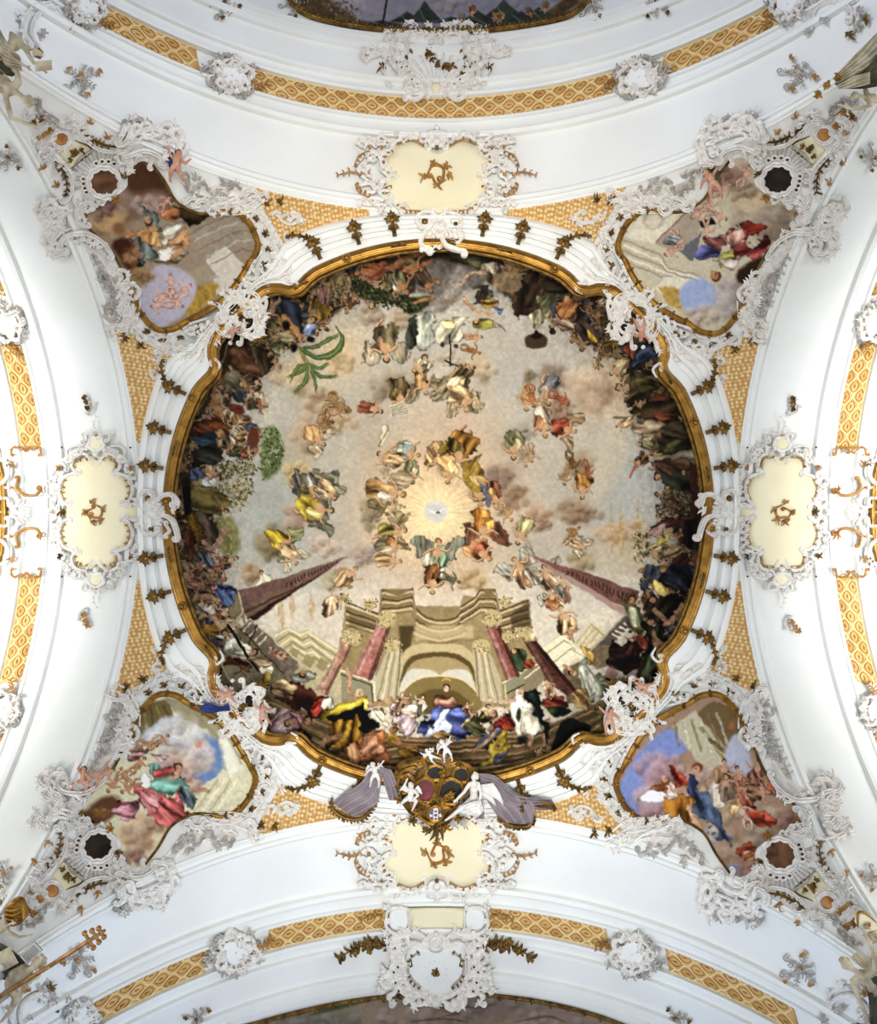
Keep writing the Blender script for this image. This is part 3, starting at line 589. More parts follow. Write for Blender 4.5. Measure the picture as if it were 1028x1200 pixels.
    poly([(618, 649), (748, 692), (744, 718), (712, 702), (668, 676)], '#7d564b', tex=.15); poly([(618, 649), (668, 676), (736, 716), (732, 722), (664, 680)], '#a5867a')
    for (p0, p1, q0, q1) in (((335, 677), (395, 657), (335, 693), (395, 659)), ((665, 667), (738, 690), (672, 676), (738, 712))):
        for i in range(17):
            t = i / 16.; x = p0[0] + (p1[0] - p0[0]) * t; ya = p0[1] + (p1[1] - p0[1]) * t; yb = q0[1] + (q1[1] - q0[1]) * t; m = (yb - ya) * .3
            line([(x, ya + m), (x + R.uniform(-2, 2), (ya + yb) / 2), (x + R.uniform(-2, 2), yb - m)], 1.5, '#46302a', a=.85)
    a9.P('#6b5a40', (500, 70), (560, 10), (600, 40), (540, 140), soft=1, tex=.3)
    # ---- lower part: built perspective
    a7.P('#b6a87e', (600, 240), (670, 190), (740, 230), (780, 210), (940, 310), (980, 330), (1028, 300), (1028, 620), (800, 560), (640, 330))
    for k in range(6): a7.L('#8c7a50' if k % 2 else '#d8cb9c', 9, (610 + k * 14, 250 + k * 22), (680 + k * 8, 205 + k * 24), (745 + k * 8, 245 + k * 24), (785 + k * 6, 225 + k * 26), (935 - k * 6, 325 + k * 22), smooth=False, a=.75)
    for x, y in ((700, 300), (780, 340), (850, 360)): a7.P('#9a8a5c', (x, y), (x + 45, y + 25), (x + 20, y + 75), (x - 25, y + 45))
    a7.P('#84765a', (180, 190), (420, 190), (740, 400), (640, 560), (560, 600), (300, 520), (240, 400), soft=1, tex=.15)
    a7.P('#7a6d5c', (430, 200), (480, 160), (740, 385), (660, 445), tex=.12); a7.L('#b8a884', 8, (480, 158), (742, 383), smooth=False); a7.L('#54482f', 7, (430, 205), (655, 448), smooth=False)
    for x, y in ((470, 190), (500, 220), (530, 240), (550, 262)): a7.L('#c0b296', 13, (x - 22, y + 25), (x + 14, y - 8), taper=[1, .5, 1])
    for i in range(46): a7.B(R.choice(('#b88a68', '#8a5a40', '#c4a080', '#7a4c38')), R.uniform(575, 690), 0, 2, 2) if False else a7.B(R.choice(('#b88a68', '#8a5a40', '#c4a080', '#7a4c38')), 580 + (t := R.random()) * 95 + R.uniform(-8, 8), 325 + t * 40 + R.uniform(-25, 25), 11, 8)
    a7.L('#8a7a58', 90, (150, 60), (300, 420), (390, 560), a=.0)
    a7.P('#8b7d5a', (390, 30), (430, 30), (450, 120), (400, 200), (340, 190)); a7.L('#c8b88c', 7, (420, 20), (445, 115), (395, 200), smooth=False); a7.L('#5c4c30', 12, (455, 120), (720, -5), smooth=False)
    crowd(a7((190, 60), (340, 60), (420, 280), (500, 400), (420, 480), (300, 420), (220, 250)), 20, 27, pal=('#8a6420', '#4a5a80', '#7a4a24', '#c4bca4', '#5a4a38', '#9a8a70', '#3a3a44'))
    a7.D('#4b5b82', (315, 0), (385, 15), (390, 70), (330, 82)); a7.L('#b78c66', 34, (200, 45), (250, 40), (310, 60)); a7.D('#8b6521', (220, 180), (320, 170), (330, 230), (250, 245)); a7.L('#c49a74', 32, (210, 120), (290, 150), (335, 210)); a7.H(355, 235, 24, '#b98c60'); a7.D('#cbc3ab', (335, 300), (410, 250), (470, 330), (390, 345)); a7.D('#7d4d22', (350, 360), (470, 370), (475, 430), (390, 445)); a7.D('#3b4062', (300, 380), (340, 400), (330, 460), (310, 430)); a7.D('#a49a82', (400, 290), (480, 300), (490, 350), (420, 350)); a7.D('#4b5a6a', (160, 40), (210, 80), (255, 150), (200, 110)); a7.H(300, 345, 24, '#3a3230', '#241c18')
    a7.L('#2a2419', 13, (370, 190), (560, 490), smooth=False); a7.L('#2e271b', 7, (520, 190), (470, 290), smooth=False)
    a7.P('#9b8e72', (330, 400), (420, 400), (520, 520), (430, 560)); a7.L('#5d5034', 9, (425, 405), (520, 520), smooth=False); a7.L('#c8b48c', 7, (335, 400), (410, 530), smooth=False); a7.L('#6a5a3a', 8, (395, 440), (480, 400), smooth=False); a7.P('#8a7c60', (470, 440), (560, 430), (600, 500), (530, 560)); a7.L('#b4a078', 6, (440, 420), (560, 560), smooth=False)
    a7.D('#dbcbac', (515, 420), (545, 392), (590, 410), (588, 440), (530, 440), con=.2); a7.D('#b08a34', (540, 440), (582, 440), (572, 520), (556, 520)); a7.H(500, 330, 24, '#b48a64'); a7.D('#b89a74', (490, 350), (560, 345), (590, 400), (520, 400))
    # central hall
    a8.P('#9b8559', (20, 60), (60, 100), (200, 125), (200, 0), (370, 0), (380, 90), (620, 90), (640, 30), (700, 40), (720, 0), (805, 0), (820, 110), (978, 48), (1000, 230), (1028, 260), (1028, 620), (0, 620), (0, 250), tex=.08)
    for k in range(9):
        c1 = ('#5c4c31', '#c9b288', '#85704a')[k % 3]; o = k * 15
        a8.L(c1, 9, (25, 70 + o), (200, 135 + o * .9), (215, 2 + o * 1.1), (290 + k, 20 + o * .9), (370, -2 + o), (385, 95 + o * .8), smooth=False, a=.85)
        a8.L(c1, 9, (980, 58 + o), (825, 115 + o * .9), (805, 2 + o * 1.1), (725, 5 + o), (700, 45 + o * .8), (625, 92 + o * .8), smooth=False, a=.85)
        a8.L(c1, 9, (378, 95 + o * 1.3), (450, 150 + o), (520, 165 + o), (600, 150 + o), (650, 90 + o * 1.4), a=.8)
    a8.P('#8a7448', (215, 0), (368, 0), (300, 42), soft=1); a8.P('#8a7448', (735, 0), (805, 0), (770, 60), soft=1); a8.P('#4c3f28', (880, 140), (985, 55), (990, 190), (900, 230), soft=1, a=.6); a8.P('#4f4229', (300, 190), (380, 190), (360, 330), (310, 380), soft=1, a=.75); a8.P('#4f4229', (40, 120), (190, 180), (180, 210), (40, 200), soft=1.5, a=.4)
    a8.P('#c0aa7a', (380, 190), (690, 190), (690, 260), (390, 270), soft=1, a=.7)
    a8.P('#bba674', (300, 600), (300, 400), (360, 300), (500, 285), (640, 300), (710, 390), (720, 600), smooth=True); a8.P('#6e5c34', (318, 600), (318, 430), (370, 350), (500, 330), (630, 350), (694, 430), (700, 600), smooth=True); a8.P('#a89160', (330, 600), (330, 450), (390, 375), (500, 355), (620, 375), (684, 450), (690, 600), smooth=True)
    a8.P('#bab7a6', (305, 560), (330, 450), (380, 418), (470, 425), (515, 462), (420, 480), smooth=True); a8.P('#bab7a6', (700, 560), (680, 450), (630, 418), (560, 425), (515, 462), (600, 480), smooth=True)
    a8.P('#8d7845', (318, 640), (330, 530), (400, 475), (515, 460), (630, 475), (700, 530), (715, 640), smooth=True); a8.P('#715f35', (370, 640), (390, 560), (515, 520), (640, 560), (660, 640), smooth=True, soft=1.5); a8.L('#cdb987', 9, (312, 540), (400, 470), (515, 455), (630, 470), (712, 540))
    for k, sx in ((0, 1), (1, -1)):
        X = lambda x: x if k == 0 else 1010 - x
        a8.P('#b1a280', (X(165), 590), (X(175), 470), (X(245), 300), (X(322), 320), (X(300), 560), (X(250), 600))
        for i, c in enumerate(('#8c7c56', '#d0c3a0', '#94845e', '#c4b68e', '#7d6d47')): a8.L(c, 8, (X(255 + i * 14), 310), (X(190 + i * 24), 580), smooth=False, a=.8)
    a8.P('#a9ad98', (60, 470), (165, 350), (180, 480), (170, 590), (0, 560)); a8.P('#8f8a6c', (0, 430), (170, 490), (170, 600), (0, 560)); a8.L('#d2c49c', 10, (0, 425), (170, 490), (175, 590), smooth=False); a8.L('#5d5134', 7, (0, 445), (158, 505), (160, 600), smooth=False)
    a8.P('#8f8a6c', (850, 480), (1028, 400), (1028, 470), (870, 560)); a8.L('#d2c49c', 10, (845, 490), (1028, 395), smooth=False); a8.L('#5d5134', 8, (868, 545), (1028, 468), smooth=False); a8.L('#c2b48c', 8, (855, 500), (868, 590), smooth=False)
    def column(pts, c):
        poly(a8(*pts), c, tex=.25); (xa, ya), (xb, yb), (xc, yc), (xd, yd) = pts
        a8.L(shade(c, 1.35), 18, (xa + (xb - xa) * .3, ya + 6), (xd + (xc - xd) * .3, yd - 6), smooth=False, a=.55); a8.L(shade(c, .5), 22, (xb - 6, yb + 5), (xc - 9, yc - 5), smooth=False, a=.55)
    column([(188, 185), (252, 205), (158, 478), (58, 445)], '#a5685b'); column([(758, 195), (822, 185), (934, 455), (862, 478)], '#94584c'); a8.P('#5b3529', (950, 260), (1015, 250), (1040, 400), (990, 330)); a8.D('#3f4a30', (890, 320), (960, 340), (960, 430), (900, 400)); a8.D('#7c3824', (965, 370), (1010, 370), (1010, 420), (960, 410)); a8.H(905, 325, 18)
    a7.P('#a77a63', (985, 250), (1030, 262), (885, 560), (828, 530), tex=.25); a7.L('#cfa58c', 16, (992, 262), (850, 530), smooth=False, a=.6); a7.L('#6a4536', 16, (1020, 270), (880, 548), smooth=False, a=.6); a7.P('#c3b184', (975, 210), (1040, 220), (1035, 270), (970, 250), tex=.4)
    a8.P('#aa7c64', (-10, 250), (50, 260), (0, 390), (-20, 380), tex=.2)
    for x, y, rx, ry in ((238, 155, 50, 42), (785, 155, 48, 42), (272, 295, 48, 34), (735, 300, 48, 34), (55, 250, 46, 46), (955, 225, 46, 28), (880, 250, 36, 30), (150, 80, 36, 28), (860, 70, 36, 26), (10, 50, 30, 24)):
        a8.B('#b8a26c', x, y, rx, ry, soft=.3, rag=.4); foliage(a8((x - rx, y - ry), (x + rx, y - ry), (x + rx, y + ry), (x - rx, y + ry)), 30, '#cdb67e', 2.2, '#8a7444')
    a9.P('#c4b48c', (100, 300), (180, 240), (260, 285), (350, 168), (430, 230), (330, 330), (220, 405)); a9.P('#d2c7a4', (40, 360), (200, 240), (300, 330), (200, 430), (130, 390))
    for k in range(5): a9.L('#8f8058' if k % 2 else '#ded2ac', 8, (90 + k * 18, 320 + k * 22), (190 + k * 18, 245 + k * 22), (250 + k * 12, 300 + k * 16), smooth=False, a=.7)
    for k in range(3): a9.L('#a4966e', 8, (270 + k * 20, 280 + k * 18), (350 + k * 20, 185 + k * 20), (410 + k * 8, 245 + k * 8), smooth=False, a=.7)
    a9.P('#6b6155', (340, 330), (530, 138), (565, 180), (420, 330), (380, 400), tex=.1); a9.L('#a2947a', 7, (335, 325), (530, 135), smooth=False)
    for x, y in ((480, 245), (500, 225), (520, 205), (540, 188)): a9.L('#d2c6ae', 13, (x - 20, y - 6), (x + 18, y + 12), taper=[1, .5, 1])
    a9.P('#857255', (380, 300), (450, 290), (470, 400), (380, 420), (320, 360), tex=.15); a9.P('#77684c', (200, 420), (290, 380), (300, 600), (220, 600), tex=.15)
    a9.P('#6b4539', (5, 270), (50, 262), (268, 530), (220, 562), (105, 470), tex=.25); a9.L('#94685a', 18, (20, 275), (150, 500), smooth=False, a=.6); a9.L('#3c251e', 22, (48, 275), (255, 525), smooth=False, a=.6); a9.P('#a8966a', (0, 215), (50, 225), (55, 270), (0, 275), tex=.4)
    a9.P('#8d7f60', (0, 430), (70, 400), (110, 470), (60, 520), (0, 540)); a9.L('#d0c098', 8, (0, 470), (75, 410), smooth=False)
    # steps of the hall
    steps = ('#8c6c46', '#b9965e', '#6a5139', '#a07e50', '#5a452e', '#c4a36c', '#7a5e3e')
    P8 = lambda o: a8((-60, 690 + o * .5), (60, 800 + o), (300, 800 + o), (515, 808 + o), (760, 800 + o), (960, 770 + o), (1090, 700 + o))
    poly(P8(-25) + list(reversed(P8(150))), '#7d6444', tex=.15)
    for k in range(13): line(P8(-25 + k * 13), 2.6, steps[k % 7], a=.85)
    a7.P('#7d6848', (560, 560), (1028, 760), (1028, 930), (860, 900), (700, 800), (560, 720), tex=.15); a9.P('#75603f', (0, 770), (380, 600), (480, 590), (440, 800), (0, 960), tex=.15)
    for k in range(7):
        a7.L(steps[k], 11, (552, 560 + k * 22), (800, 660 + k * 25), (1028, 760 + k * 26), smooth=False, a=.8)
        a9.L(steps[k], 11, (390, 598 + k * 24), (200, 690 + k * 26), (0, 765 + k * 28), smooth=False, a=.8)
    # people of the hall
    crowd(a8((170, 590), (300, 570), (420, 600), (400, 700), (300, 740), (170, 690)), 13, 27, ang=-1.4, pal=('#b89a84', '#c8b898', '#a88c90', '#8a6a48', '#9a7c60')); crowd(a8((620, 620), (880, 610), (900, 700), (800, 740), (650, 730)), 14, 25, ang=-1.7, pal=('#5a5028', '#7a3a28', '#4a4a34', '#8a6a48', '#3a4038'))
    a8.D('#a98e92', (300, 690), (370, 640), (410, 700), (320, 775)); a8.D('#cbbb9b', (160, 640), (220, 620), (245, 700), (170, 695)); a8.D('#c8a474', (620, 680), (660, 660), (680, 740), (640, 740)); a8.D('#4c4a2c', (660, 690), (740, 690), (760, 770), (650, 770)); a8.D('#8b2d21', (850, 680), (900, 680), (915, 740), (860, 740)); a8.D('#c0a890', (320, 630), (390, 600), (410, 640), (350, 670))
    a8.D('#4b5898', (410, 740), (475, 625), (560, 600), (630, 620), (645, 700), (690, 775), (580, 778), (520, 740), (430, 772), con=.5, per=9); a8.D('#bbc3da', (510, 640), (560, 618), (575, 720), (520, 762), (440, 772), (500, 700), con=.35); a8.D('#8b5549', (468, 600), (505, 560), (590, 560), (608, 600), (560, 620), (480, 612)); a8.L('#c99c76', 20, (500, 580), (545, 590), (580, 572)); a8.H(550, 522, 22, '#d2a483', '#5a3c24', -1.5); a8.L('#c9a048', 8, (530, 480), (550, 470), (572, 480)); a8.D('#b8904c', (470, 770), (530, 740), (570, 770), (500, 785))
    a8.D('#c9b031', (-50, 620), (20, 590), (110, 570), (130, 620), (20, 640)); a8.D('#171a16', (-60, 680), (0, 640), (120, 630), (170, 690), (170, 740), (80, 760), (0, 720), con=.3); a8.D('#9c6e1a', (-60, 700), (0, 700), (90, 740), (105, 800), (40, 840), (-30, 840)); a8.L('#b98a60', 24, (95, 560), (35, 530), (50, 430)); a8.L('#c09468', 22, (140, 610), (200, 600), (260, 575)); a8.H(100, 545, 22, '#bb9068', '#c0b498')
    a8.D('#d4763f', (30, 830), (130, 760), (240, 735), (250, 900), (230, 940), (150, 905), (60, 945), (15, 875), con=.5, per=9); a8.D('#e69a6a', (130, 780), (200, 750), (190, 850), (120, 880), (50, 920), (60, 860), con=.4, per=7); a8.D('#b98c28', (245, 750), (290, 770), (310, 815), (255, 810)); a8.L('#b27c4c', 26, (290, 800), (330, 830), (390, 840)); a8.D('#a27a22', (300, 830), (400, 850), (345, 905), (310, 875)); a8.H(265, 735, 24, '#aa7249', '#6a4a2a'); a8.L('#a8744a', 22, (20, 870), (-30, 880), (-60, 900))
    a8.D('#e3d7bb', (900, 570), (970, 565), (1030, 700), (1030, 765), (930, 755), (905, 660), con=.4); a8.D('#343d45', (965, 535), (1040, 550), (1050, 680), (1010, 640)); a8.L('#caa98a', 22, (780, 578), (840, 590), (910, 582)); a8.H(940, 540, 24, '#b89270', '#cfc6b0'); a8.L('#bb8d68', 20, (950, 740), (990, 780), (985, 815)); a8.B('#3c4a3c', 930, 660, 16, 50, soft=.5); a8.B('#2a2c28', 950, 790, 40, 30, soft=.8)
    a8.D('#d1b030', (708, 915), (780, 845), (890, 715), (895, 800), (830, 885), (760, 925)); a8.D('#5b617a', (790, 870), (860, 850), (850, 905), (800, 905)); a8.D('#6b6b82', (700, 830), (740, 800), (800, 735), (855, 715), (830, 780), (760, 840)); a8.D('#8b2c21', (785, 705), (855, 690), (840, 725), (800, 725)); a8.L('#b98c66', 18, (800, 760), (740, 820), (690, 850)); a8.H(795, 655, 24, '#b08a64', '#6a4a2c'); a8.B('#4a3a26', 870, 900, 60, 40, soft=.9, a=.7)
    # lower left
    a7.D('#5b3121', (575, 545), (690, 490), (850, 560), (870, 640), (810, 665), (600, 565), con=.5); a7.D('#caa26e', (580, 505), (660, 465), (722, 520), (700, 570), (610, 565)); a7.D('#7c7c6c', (690, 460), (800, 425), (835, 470), (740, 490)); a7.D('#a8342a', (800, 620), (870, 580), (870, 650), (820, 665)); a7.H(760, 440, 24, '#a8805c'); a7.D('#d0c4a4', (860, 600), (900, 560), (920, 640), (870, 650))
    a7.D('#ac868a', (565, 690), (690, 635), (740, 690), (680, 760), (600, 780), (560, 740)); a7.D('#8a5a5c', (690, 640), (760, 680), (740, 730), (700, 700)); a7.D('#333a34', (680, 730), (760, 740), (880, 885), (820, 895), (740, 800)); a7.H(690, 700, 26, '#b08258', '#5a4a34'); a7.H(785, 695, 26, '#b4805a'); a7.F(555, 640, 120, -1.5, None, None, '#cf9668', '#7a4a28', None, bare=1); a7.D('#d8cfbc', (570, 640), (610, 620), (615, 660)); a7.D('#c8c8c0', (670, 750), (700, 730), (740, 800), (690, 810))
    a7.D('#ab7b1a', (875, 690), (960, 640), (1050, 650), (1050, 810), (905, 810), con=.5); a7.D('#171a14', (890, 690), (930, 625), (1050, 590), (1050, 660), (950, 700)); a7.D('#cbab22', (850, 645), (1050, 560), (1050, 600), (880, 690)); a7.L('#b8885c', 26, (960, 770), (880, 790), (850, 830)); a7.D('#d6834f', (985, 830), (1050, 800), (1060, 900), (1000, 920)); a7.L('#a87850', 20, (990, 880), (930, 900), (890, 920)); a7.L('#bf9370', 24, (1000, 500), (1005, 460), (990, 420)); a7.B('#3a2c1c', 940, 850, 60, 30, soft=.9, a=.8)
    # lower right
    a9.D('#a8ac8d', (295, 385), (330, 375), (445, 540), (350, 595), (305, 540), con=.3); a9.D('#dcdcbf', (300, 405), (350, 425), (385, 540), (320, 550), con=.25); a9.D('#a98239', (300, 300), (345, 330), (365, 390), (320, 370)); a9.H(255, 440, 24); a9.L('#b88c64', 18, (205, 400), (250, 430)); a9.D('#a8804a', (260, 550), (300, 530), (350, 600), (290, 640))
    a9.D('#3b2921', (440, 310), (500, 278), (605, 310), (615, 375), (520, 445), (440, 400)); a9.D('#5a3030', (520, 300), (610, 300), (560, 380)); a9.B('#a98171', 450, 450, 32, 38, soft=.25); a9.L('#3a2818', 12, (425, 470), (460, 490), (450, 570)); a9.P('#a09078', (470, 480), (560, 450), (560, 500), (500, 530), (480, 520)); a9.D('#8c4529', (590, 385), (650, 350), (668, 430), (595, 465))
    a9.D('#3d3929', (635, 105), (720, 15), (810, 35), (810, 110), (740, 195), (685, 205)); a9.D('#8b8b69', (530, 100), (600, 100), (620, 200), (560, 240), (540, 180)); a9.D('#d2cab2', (640, 185), (690, 180), (700, 240), (650, 245)); a9.D('#2f2c20', (620, 180), (720, 200), (750, 300), (700, 350), (640, 330)); a9.D('#6a5c30', (540, 200), (620, 200), (600, 250))
    for p in (((680, 110), (745, 175)), ((825, 80), (780, 160), (735, 190)), ((675, 225), (695, 310)), ((700, 270), (745, 320)), ((590, 265), (620, 300))): a9.L('#b88a60', 26, *p)
    for x, y in ((605, 280), (670, 60), (660, 170), (560, 60)): a9.H(x, y, 24, '#b08058')
    a9.D('#9c4a34', (570, 250), (640, 260), (620, 320), (590, 300)); a9.D('#4a5236', (620, 340), (720, 350), (700, 440), (640, 500), (600, 490)); a9.P('#1f2418', (660, 440), (740, 360), (730, 520), (690, 500), soft=2); a9.D('#7c4c2c', (560, 480), (640, 470), (620, 520), (560, 520)); crowd(a9((480, 470), (600, 470), (600, 520), (500, 540)), 4, 18)
    a9.P('#10140f', (185, 720), (250, 680), (350, 760), (450, 780), (470, 820), (300, 790), (240, 875), (140, 895), smooth=True, soft=1); a9.D('#20241f', (200, 700), (330, 720), (330, 790), (220, 780), con=.3); a9.F(90, 870, 120, -2.6, '#7b7149', '#8a8250'); a9.L('#b08a60', 20, (60, 900), (110, 870), (130, 830))
    a9.D('#8c3d29', (90, 580), (180, 560), (235, 610), (120, 625)); a9.D('#3b4b2d', (130, 620), (235, 620), (225, 665), (150, 662)); a9.F(125, 520, 110, -1.9, '#c09268', None); a9.D('#20302c', (30, 560), (70, 530), (110, 690), (130, 800), (90, 790)); a9.D('#dfd3b8', (-10, 620), (40, 640), (100, 760), (40, 760), (-10, 740)); a9.L('#bb8d68', 16, (95, 760), (105, 810)); a9.B('#8a7a48', 400, 620, 46, 46, soft=.4, rag=.5)
    foliage(a9((360, 590), (450, 590), (450, 680), (380, 680)), 30, '#9a8448', 3, '#4a4426')
    # grain of the plaster; the brush never runs quite straight
    yy2, xx2 = np.mgrid[0:CH, 0:CW].astype(np.float32); X_, Y_ = xx2 / SS, yy2 / SS
    amp = np.where((Y_ > 640) & (np.abs(X_ - 514) < 150 + (Y_ - 640) * .2) & (Y_ < 815), .4, 2.3) * SS
    wx, wy = NM * amp + NF * amp * .25, np.roll(NM, 137, 1) * amp + np.roll(NF, 71, 0) * amp * .25
    xi = np.clip(xx2 + wx, 0, CW - 1).astype(int); yi = np.clip(yy2 + wy, 0, CH - 1).astype(int); W0 = CV[yi, xi]
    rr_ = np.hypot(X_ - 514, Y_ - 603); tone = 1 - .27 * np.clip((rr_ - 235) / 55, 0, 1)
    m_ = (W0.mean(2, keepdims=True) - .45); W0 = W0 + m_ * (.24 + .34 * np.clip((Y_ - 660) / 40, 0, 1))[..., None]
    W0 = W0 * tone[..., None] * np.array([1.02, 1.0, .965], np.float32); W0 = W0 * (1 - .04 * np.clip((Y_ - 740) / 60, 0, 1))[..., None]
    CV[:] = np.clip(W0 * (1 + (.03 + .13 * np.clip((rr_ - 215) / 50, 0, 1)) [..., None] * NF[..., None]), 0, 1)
    g = CV.mean(2, keepdims=True); CV[:] = g + (CV - g) * .95
    CV[:] = np.clip(CV * (1 + .04 * NF[..., None] + .05 * (rng.random((CH, CW, 1)) - .5)), 0, 1)

# ------------------------------------------------------------------ pendentive paintings
def paint_corners():
    CV[:] = hexc('#8a7a60')
    p = K(60, 150, 3.807)
    p.P('#9c8a74', (60, 60), (1000, 60), (1000, 1000), (60, 1000), soft=0)
    p.C('#8c6850', 350, 260, 190, 150, n=20); p.P('#583b28', (330, 240), (390, 140), (470, 170), (550, 300), (480, 280), (360, 290), smooth=True, soft=6); p.C('#b39288', 430, 345, 70, 45); p.C('#b28c62', 260, 420, 90, 75, n=10); p.B('#c09a6c', 250, 410, 75, 60, soft=.4, rag=.25); p.B('#d8b486', 230, 385, 40, 28, soft=.8); p.B('#8a6040', 300, 450, 40, 40, soft=.7); p.C('#7a5444', 230, 360, 60, 40); p.P('#4b2d1d', (270, 520), (340, 490), (400, 600), (350, 640), smooth=True, soft=3); p.C('#b07a4a', 365, 570, 44, 38)
    p.P('#9b8d79', (610, 450), (790, 370), (880, 420), (915, 520), (790, 560), (690, 610), tex=.08); p.P('#cbc3b3', (690, 590), (770, 520), (870, 620), (810, 700), (740, 745), (715, 640)); p.P('#a4957a', (560, 640), (700, 610), (750, 665), (650, 700), (560, 690)); p.P('#b28e3e', (590, 800), (640, 700), (745, 690), (725, 765), (620, 850), soft=1, tex=.25)
    for k in range(5): p.L(('#6f604c', '#cdc3ae')[k % 2], 7, (615 + k * 25, 470 + k * 34), (760 + k * 22, 400 + k * 34), (900, 350 + k * 50), smooth=False, a=.55)
    p.P('#b3adba', (370, 770), (470, 615), (600, 640), (645, 720), (590, 825), (480, 890), (400, 820), smooth=True, soft=1.5); p.B('#c9c2c4', 590, 720, 50, 70, soft=.9, a=.7); p.C('#9c7038', 410, 660, 60, 40)
    for x, y, a in ((530, 700, -1.5), (580, 725, -.6), (500, 745, 2.6), (545, 770, .6), (490, 790, 3.)): p.F(x, y, 110, a, None, None, '#dca893', '#8a5a3a', None, bare=1)
    p.D('#68746a', (400, 355), (435, 355), (510, 450), (450, 440), (430, 400)); p.D('#6c766c', (340, 490), (430, 500), (460, 560), (425, 625), (370, 632), (430, 575)); p.D('#c38c54', (400, 470), (470, 430), (490, 500), (440, 530)); p.L('#c8925c', 30, (340, 470), (400, 465), (460, 445)); p.D('#d3cbb4', (485, 480), (530, 430), (625, 408), (560, 460), (500, 505), con=.3); p.D('#d6ccb6', (470, 560), (510, 515), (605, 550), (500, 600), con=.3); p.D('#b98a60', (500, 500), (600, 460), (610, 510), (560, 545)); p.L('#c39468', 26, (600, 450), (600, 510), (540, 580)); p.D('#8a7a58', (440, 600), (590, 565), (560, 605)); p.H(430, 405, 22); p.D('#3c2d19', (555, 345), (700, 365), (660, 425), (600, 412)); p.D('#a86c44', (480, 370), (570, 350), (560, 410), (500, 400)); p.F(505, 330, 90, -.9, None, None, '#cf9c84')
    p = K(690, 130, 3.316)
    p.P('#c6bb9f', (60, 100), (1000, 60), (900, 1000), (60, 1000), soft=0)
    p.P('#dad2ba', (120, 480), (200, 400), (300, 390), (380, 360), (260, 520), soft=1); p.B('#b8ad92', 250, 420, 45, 40, soft=.3); p.B('#d0c6ae', 250, 425, 32, 28, soft=.3); p.P('#a99c88', (255, 520), (390, 365), (440, 380), (430, 470), (350, 545)); p.L('#8a5a48', 6, (260, 510), (395, 370), smooth=False)
    for k in range(5): p.L(('#a0937a', '#e6decb')[k % 2], 8, (130, 500 + k * 20), (280, 560 + k * 20), (310, 610 + k * 8), (430, 640 + k * 10), smooth=False, a=.8)
    p.P('#ded5bd', (260, 690), (290, 640), (420, 660), (370, 700), (290, 720)); p.P('#ba974c', (270, 680), (350, 685), (370, 790), (430, 810), (300, 745), soft=1, tex=.25); p.P('#9caacd', (355, 690), (440, 645), (510, 720), (420, 795), (370, 765), smooth=True, soft=2); p.C('#b7a69e', 540, 720, 75, 75); p.C('#c6ac94', 440, 800, 60, 40)
    p.C('#b9a181', 640, 370, 90, 75, n=12); p.B('#cdb592', 640, 350, 80, 55, soft=.4, rag=.25); p.B('#b89a78', 700, 420, 70, 55, soft=.4, rag=.25); p.B('#8a6a54', 760, 400, 40, 50, soft=.7); p.B('#e0cca8', 600, 330, 40, 28, soft=.8); p.C('#a18a70', 720, 440, 90, 70, n=18); p.C('#7b5141', 560, 250, 70, 50); p.C('#9b8060', 600, 310, 60, 40); p.P('#3d2d21', (585, 615), (690, 560), (650, 650), (590, 670), smooth=True, soft=2)
    p.D('#9b4541', (525, 490), (600, 420), (645, 440), (600, 500), (695, 505), (650, 560), (560, 565)); p.D('#d49c8a', (535, 490), (590, 440), (600, 490), (560, 540)); p.D('#a8402c', (600, 430), (700, 440), (690, 460), (620, 470)); p.D('#5d5d91', (410, 540), (490, 520), (500, 560), (430, 570)); p.D('#8b8b3d', (500, 565), (560, 550), (560, 610), (510, 600)); p.H(487, 635, 24, '#b08058', '#6a3c20', .6); p.D('#7c4c48', (450, 480), (520, 490), (510, 550), (460, 530)); p.P('#6d6d73', (348, 540), (440, 470), (405, 585)); p.P('#17130f', (425, 425), (480, 415), (500, 440), (440, 450)); p.D('#b09a8c', (480, 580), (600, 570), (560, 620))
    for x, y, a in ((450, 280, -1.9), (470, 350, 1.5), (430, 390, 2.5), (500, 400, .4), (520, 300, -.5), (350, 490, 1.), (330, 540, 2.6), (460, 450, 1.5), (610, 250, -1.)): p.F(x, y, 95, a, None, None, '#cfa188', '#6a4428', None, bare=1)
    p.D('#8a8c8c', (300, 490), (350, 480), (340, 520), (300, 515))
    p = K(40, 770, 3.545)
    p.P('#d9d2ae', (100, 100), (1000, 100), (1000, 1000), (100, 1000), soft=0)
    p.P('#7b6b41', (380, 210), (560, 170), (575, 260), (400, 380)); p.P('#a89d78', (540, 170), (700, 190), (780, 260), (870, 450), (790, 470), (720, 300), (600, 250))
    for k in range(5): p.L(('#5a4c2a', '#a08c58')[k % 2], 10, (420 + k * 30, 200), (430 + k * 34, 330 - k * 12), smooth=False, a=.7)
    p.P('#b1bdc9', (540, 250), (620, 250), (480, 330), (380, 400), (400, 360), soft=2); p.P('#6a8abd', (680, 310), (760, 350), (785, 440), (725, 525), (650, 490), (740, 430), smooth=True, soft=2); p.C('#e6ded6', 600, 330, 120, 70, n=24, lite=1.5); p.C('#e2cec4', 690, 420, 70, 60, lite=1.4); p.C('#d2a392', 580, 450, 90, 60); p.C('#cfa08c', 650, 520, 50, 50); p.B('#e09a80', 680, 362, 20, 18)
    p.P('#dcd4ad', (630, 650), (720, 520), (800, 480), (900, 540), (830, 640), (740, 690), tex=.06); p.P('#ebe7cf', (760, 300), (800, 330), (870, 470), (800, 490), soft=2)
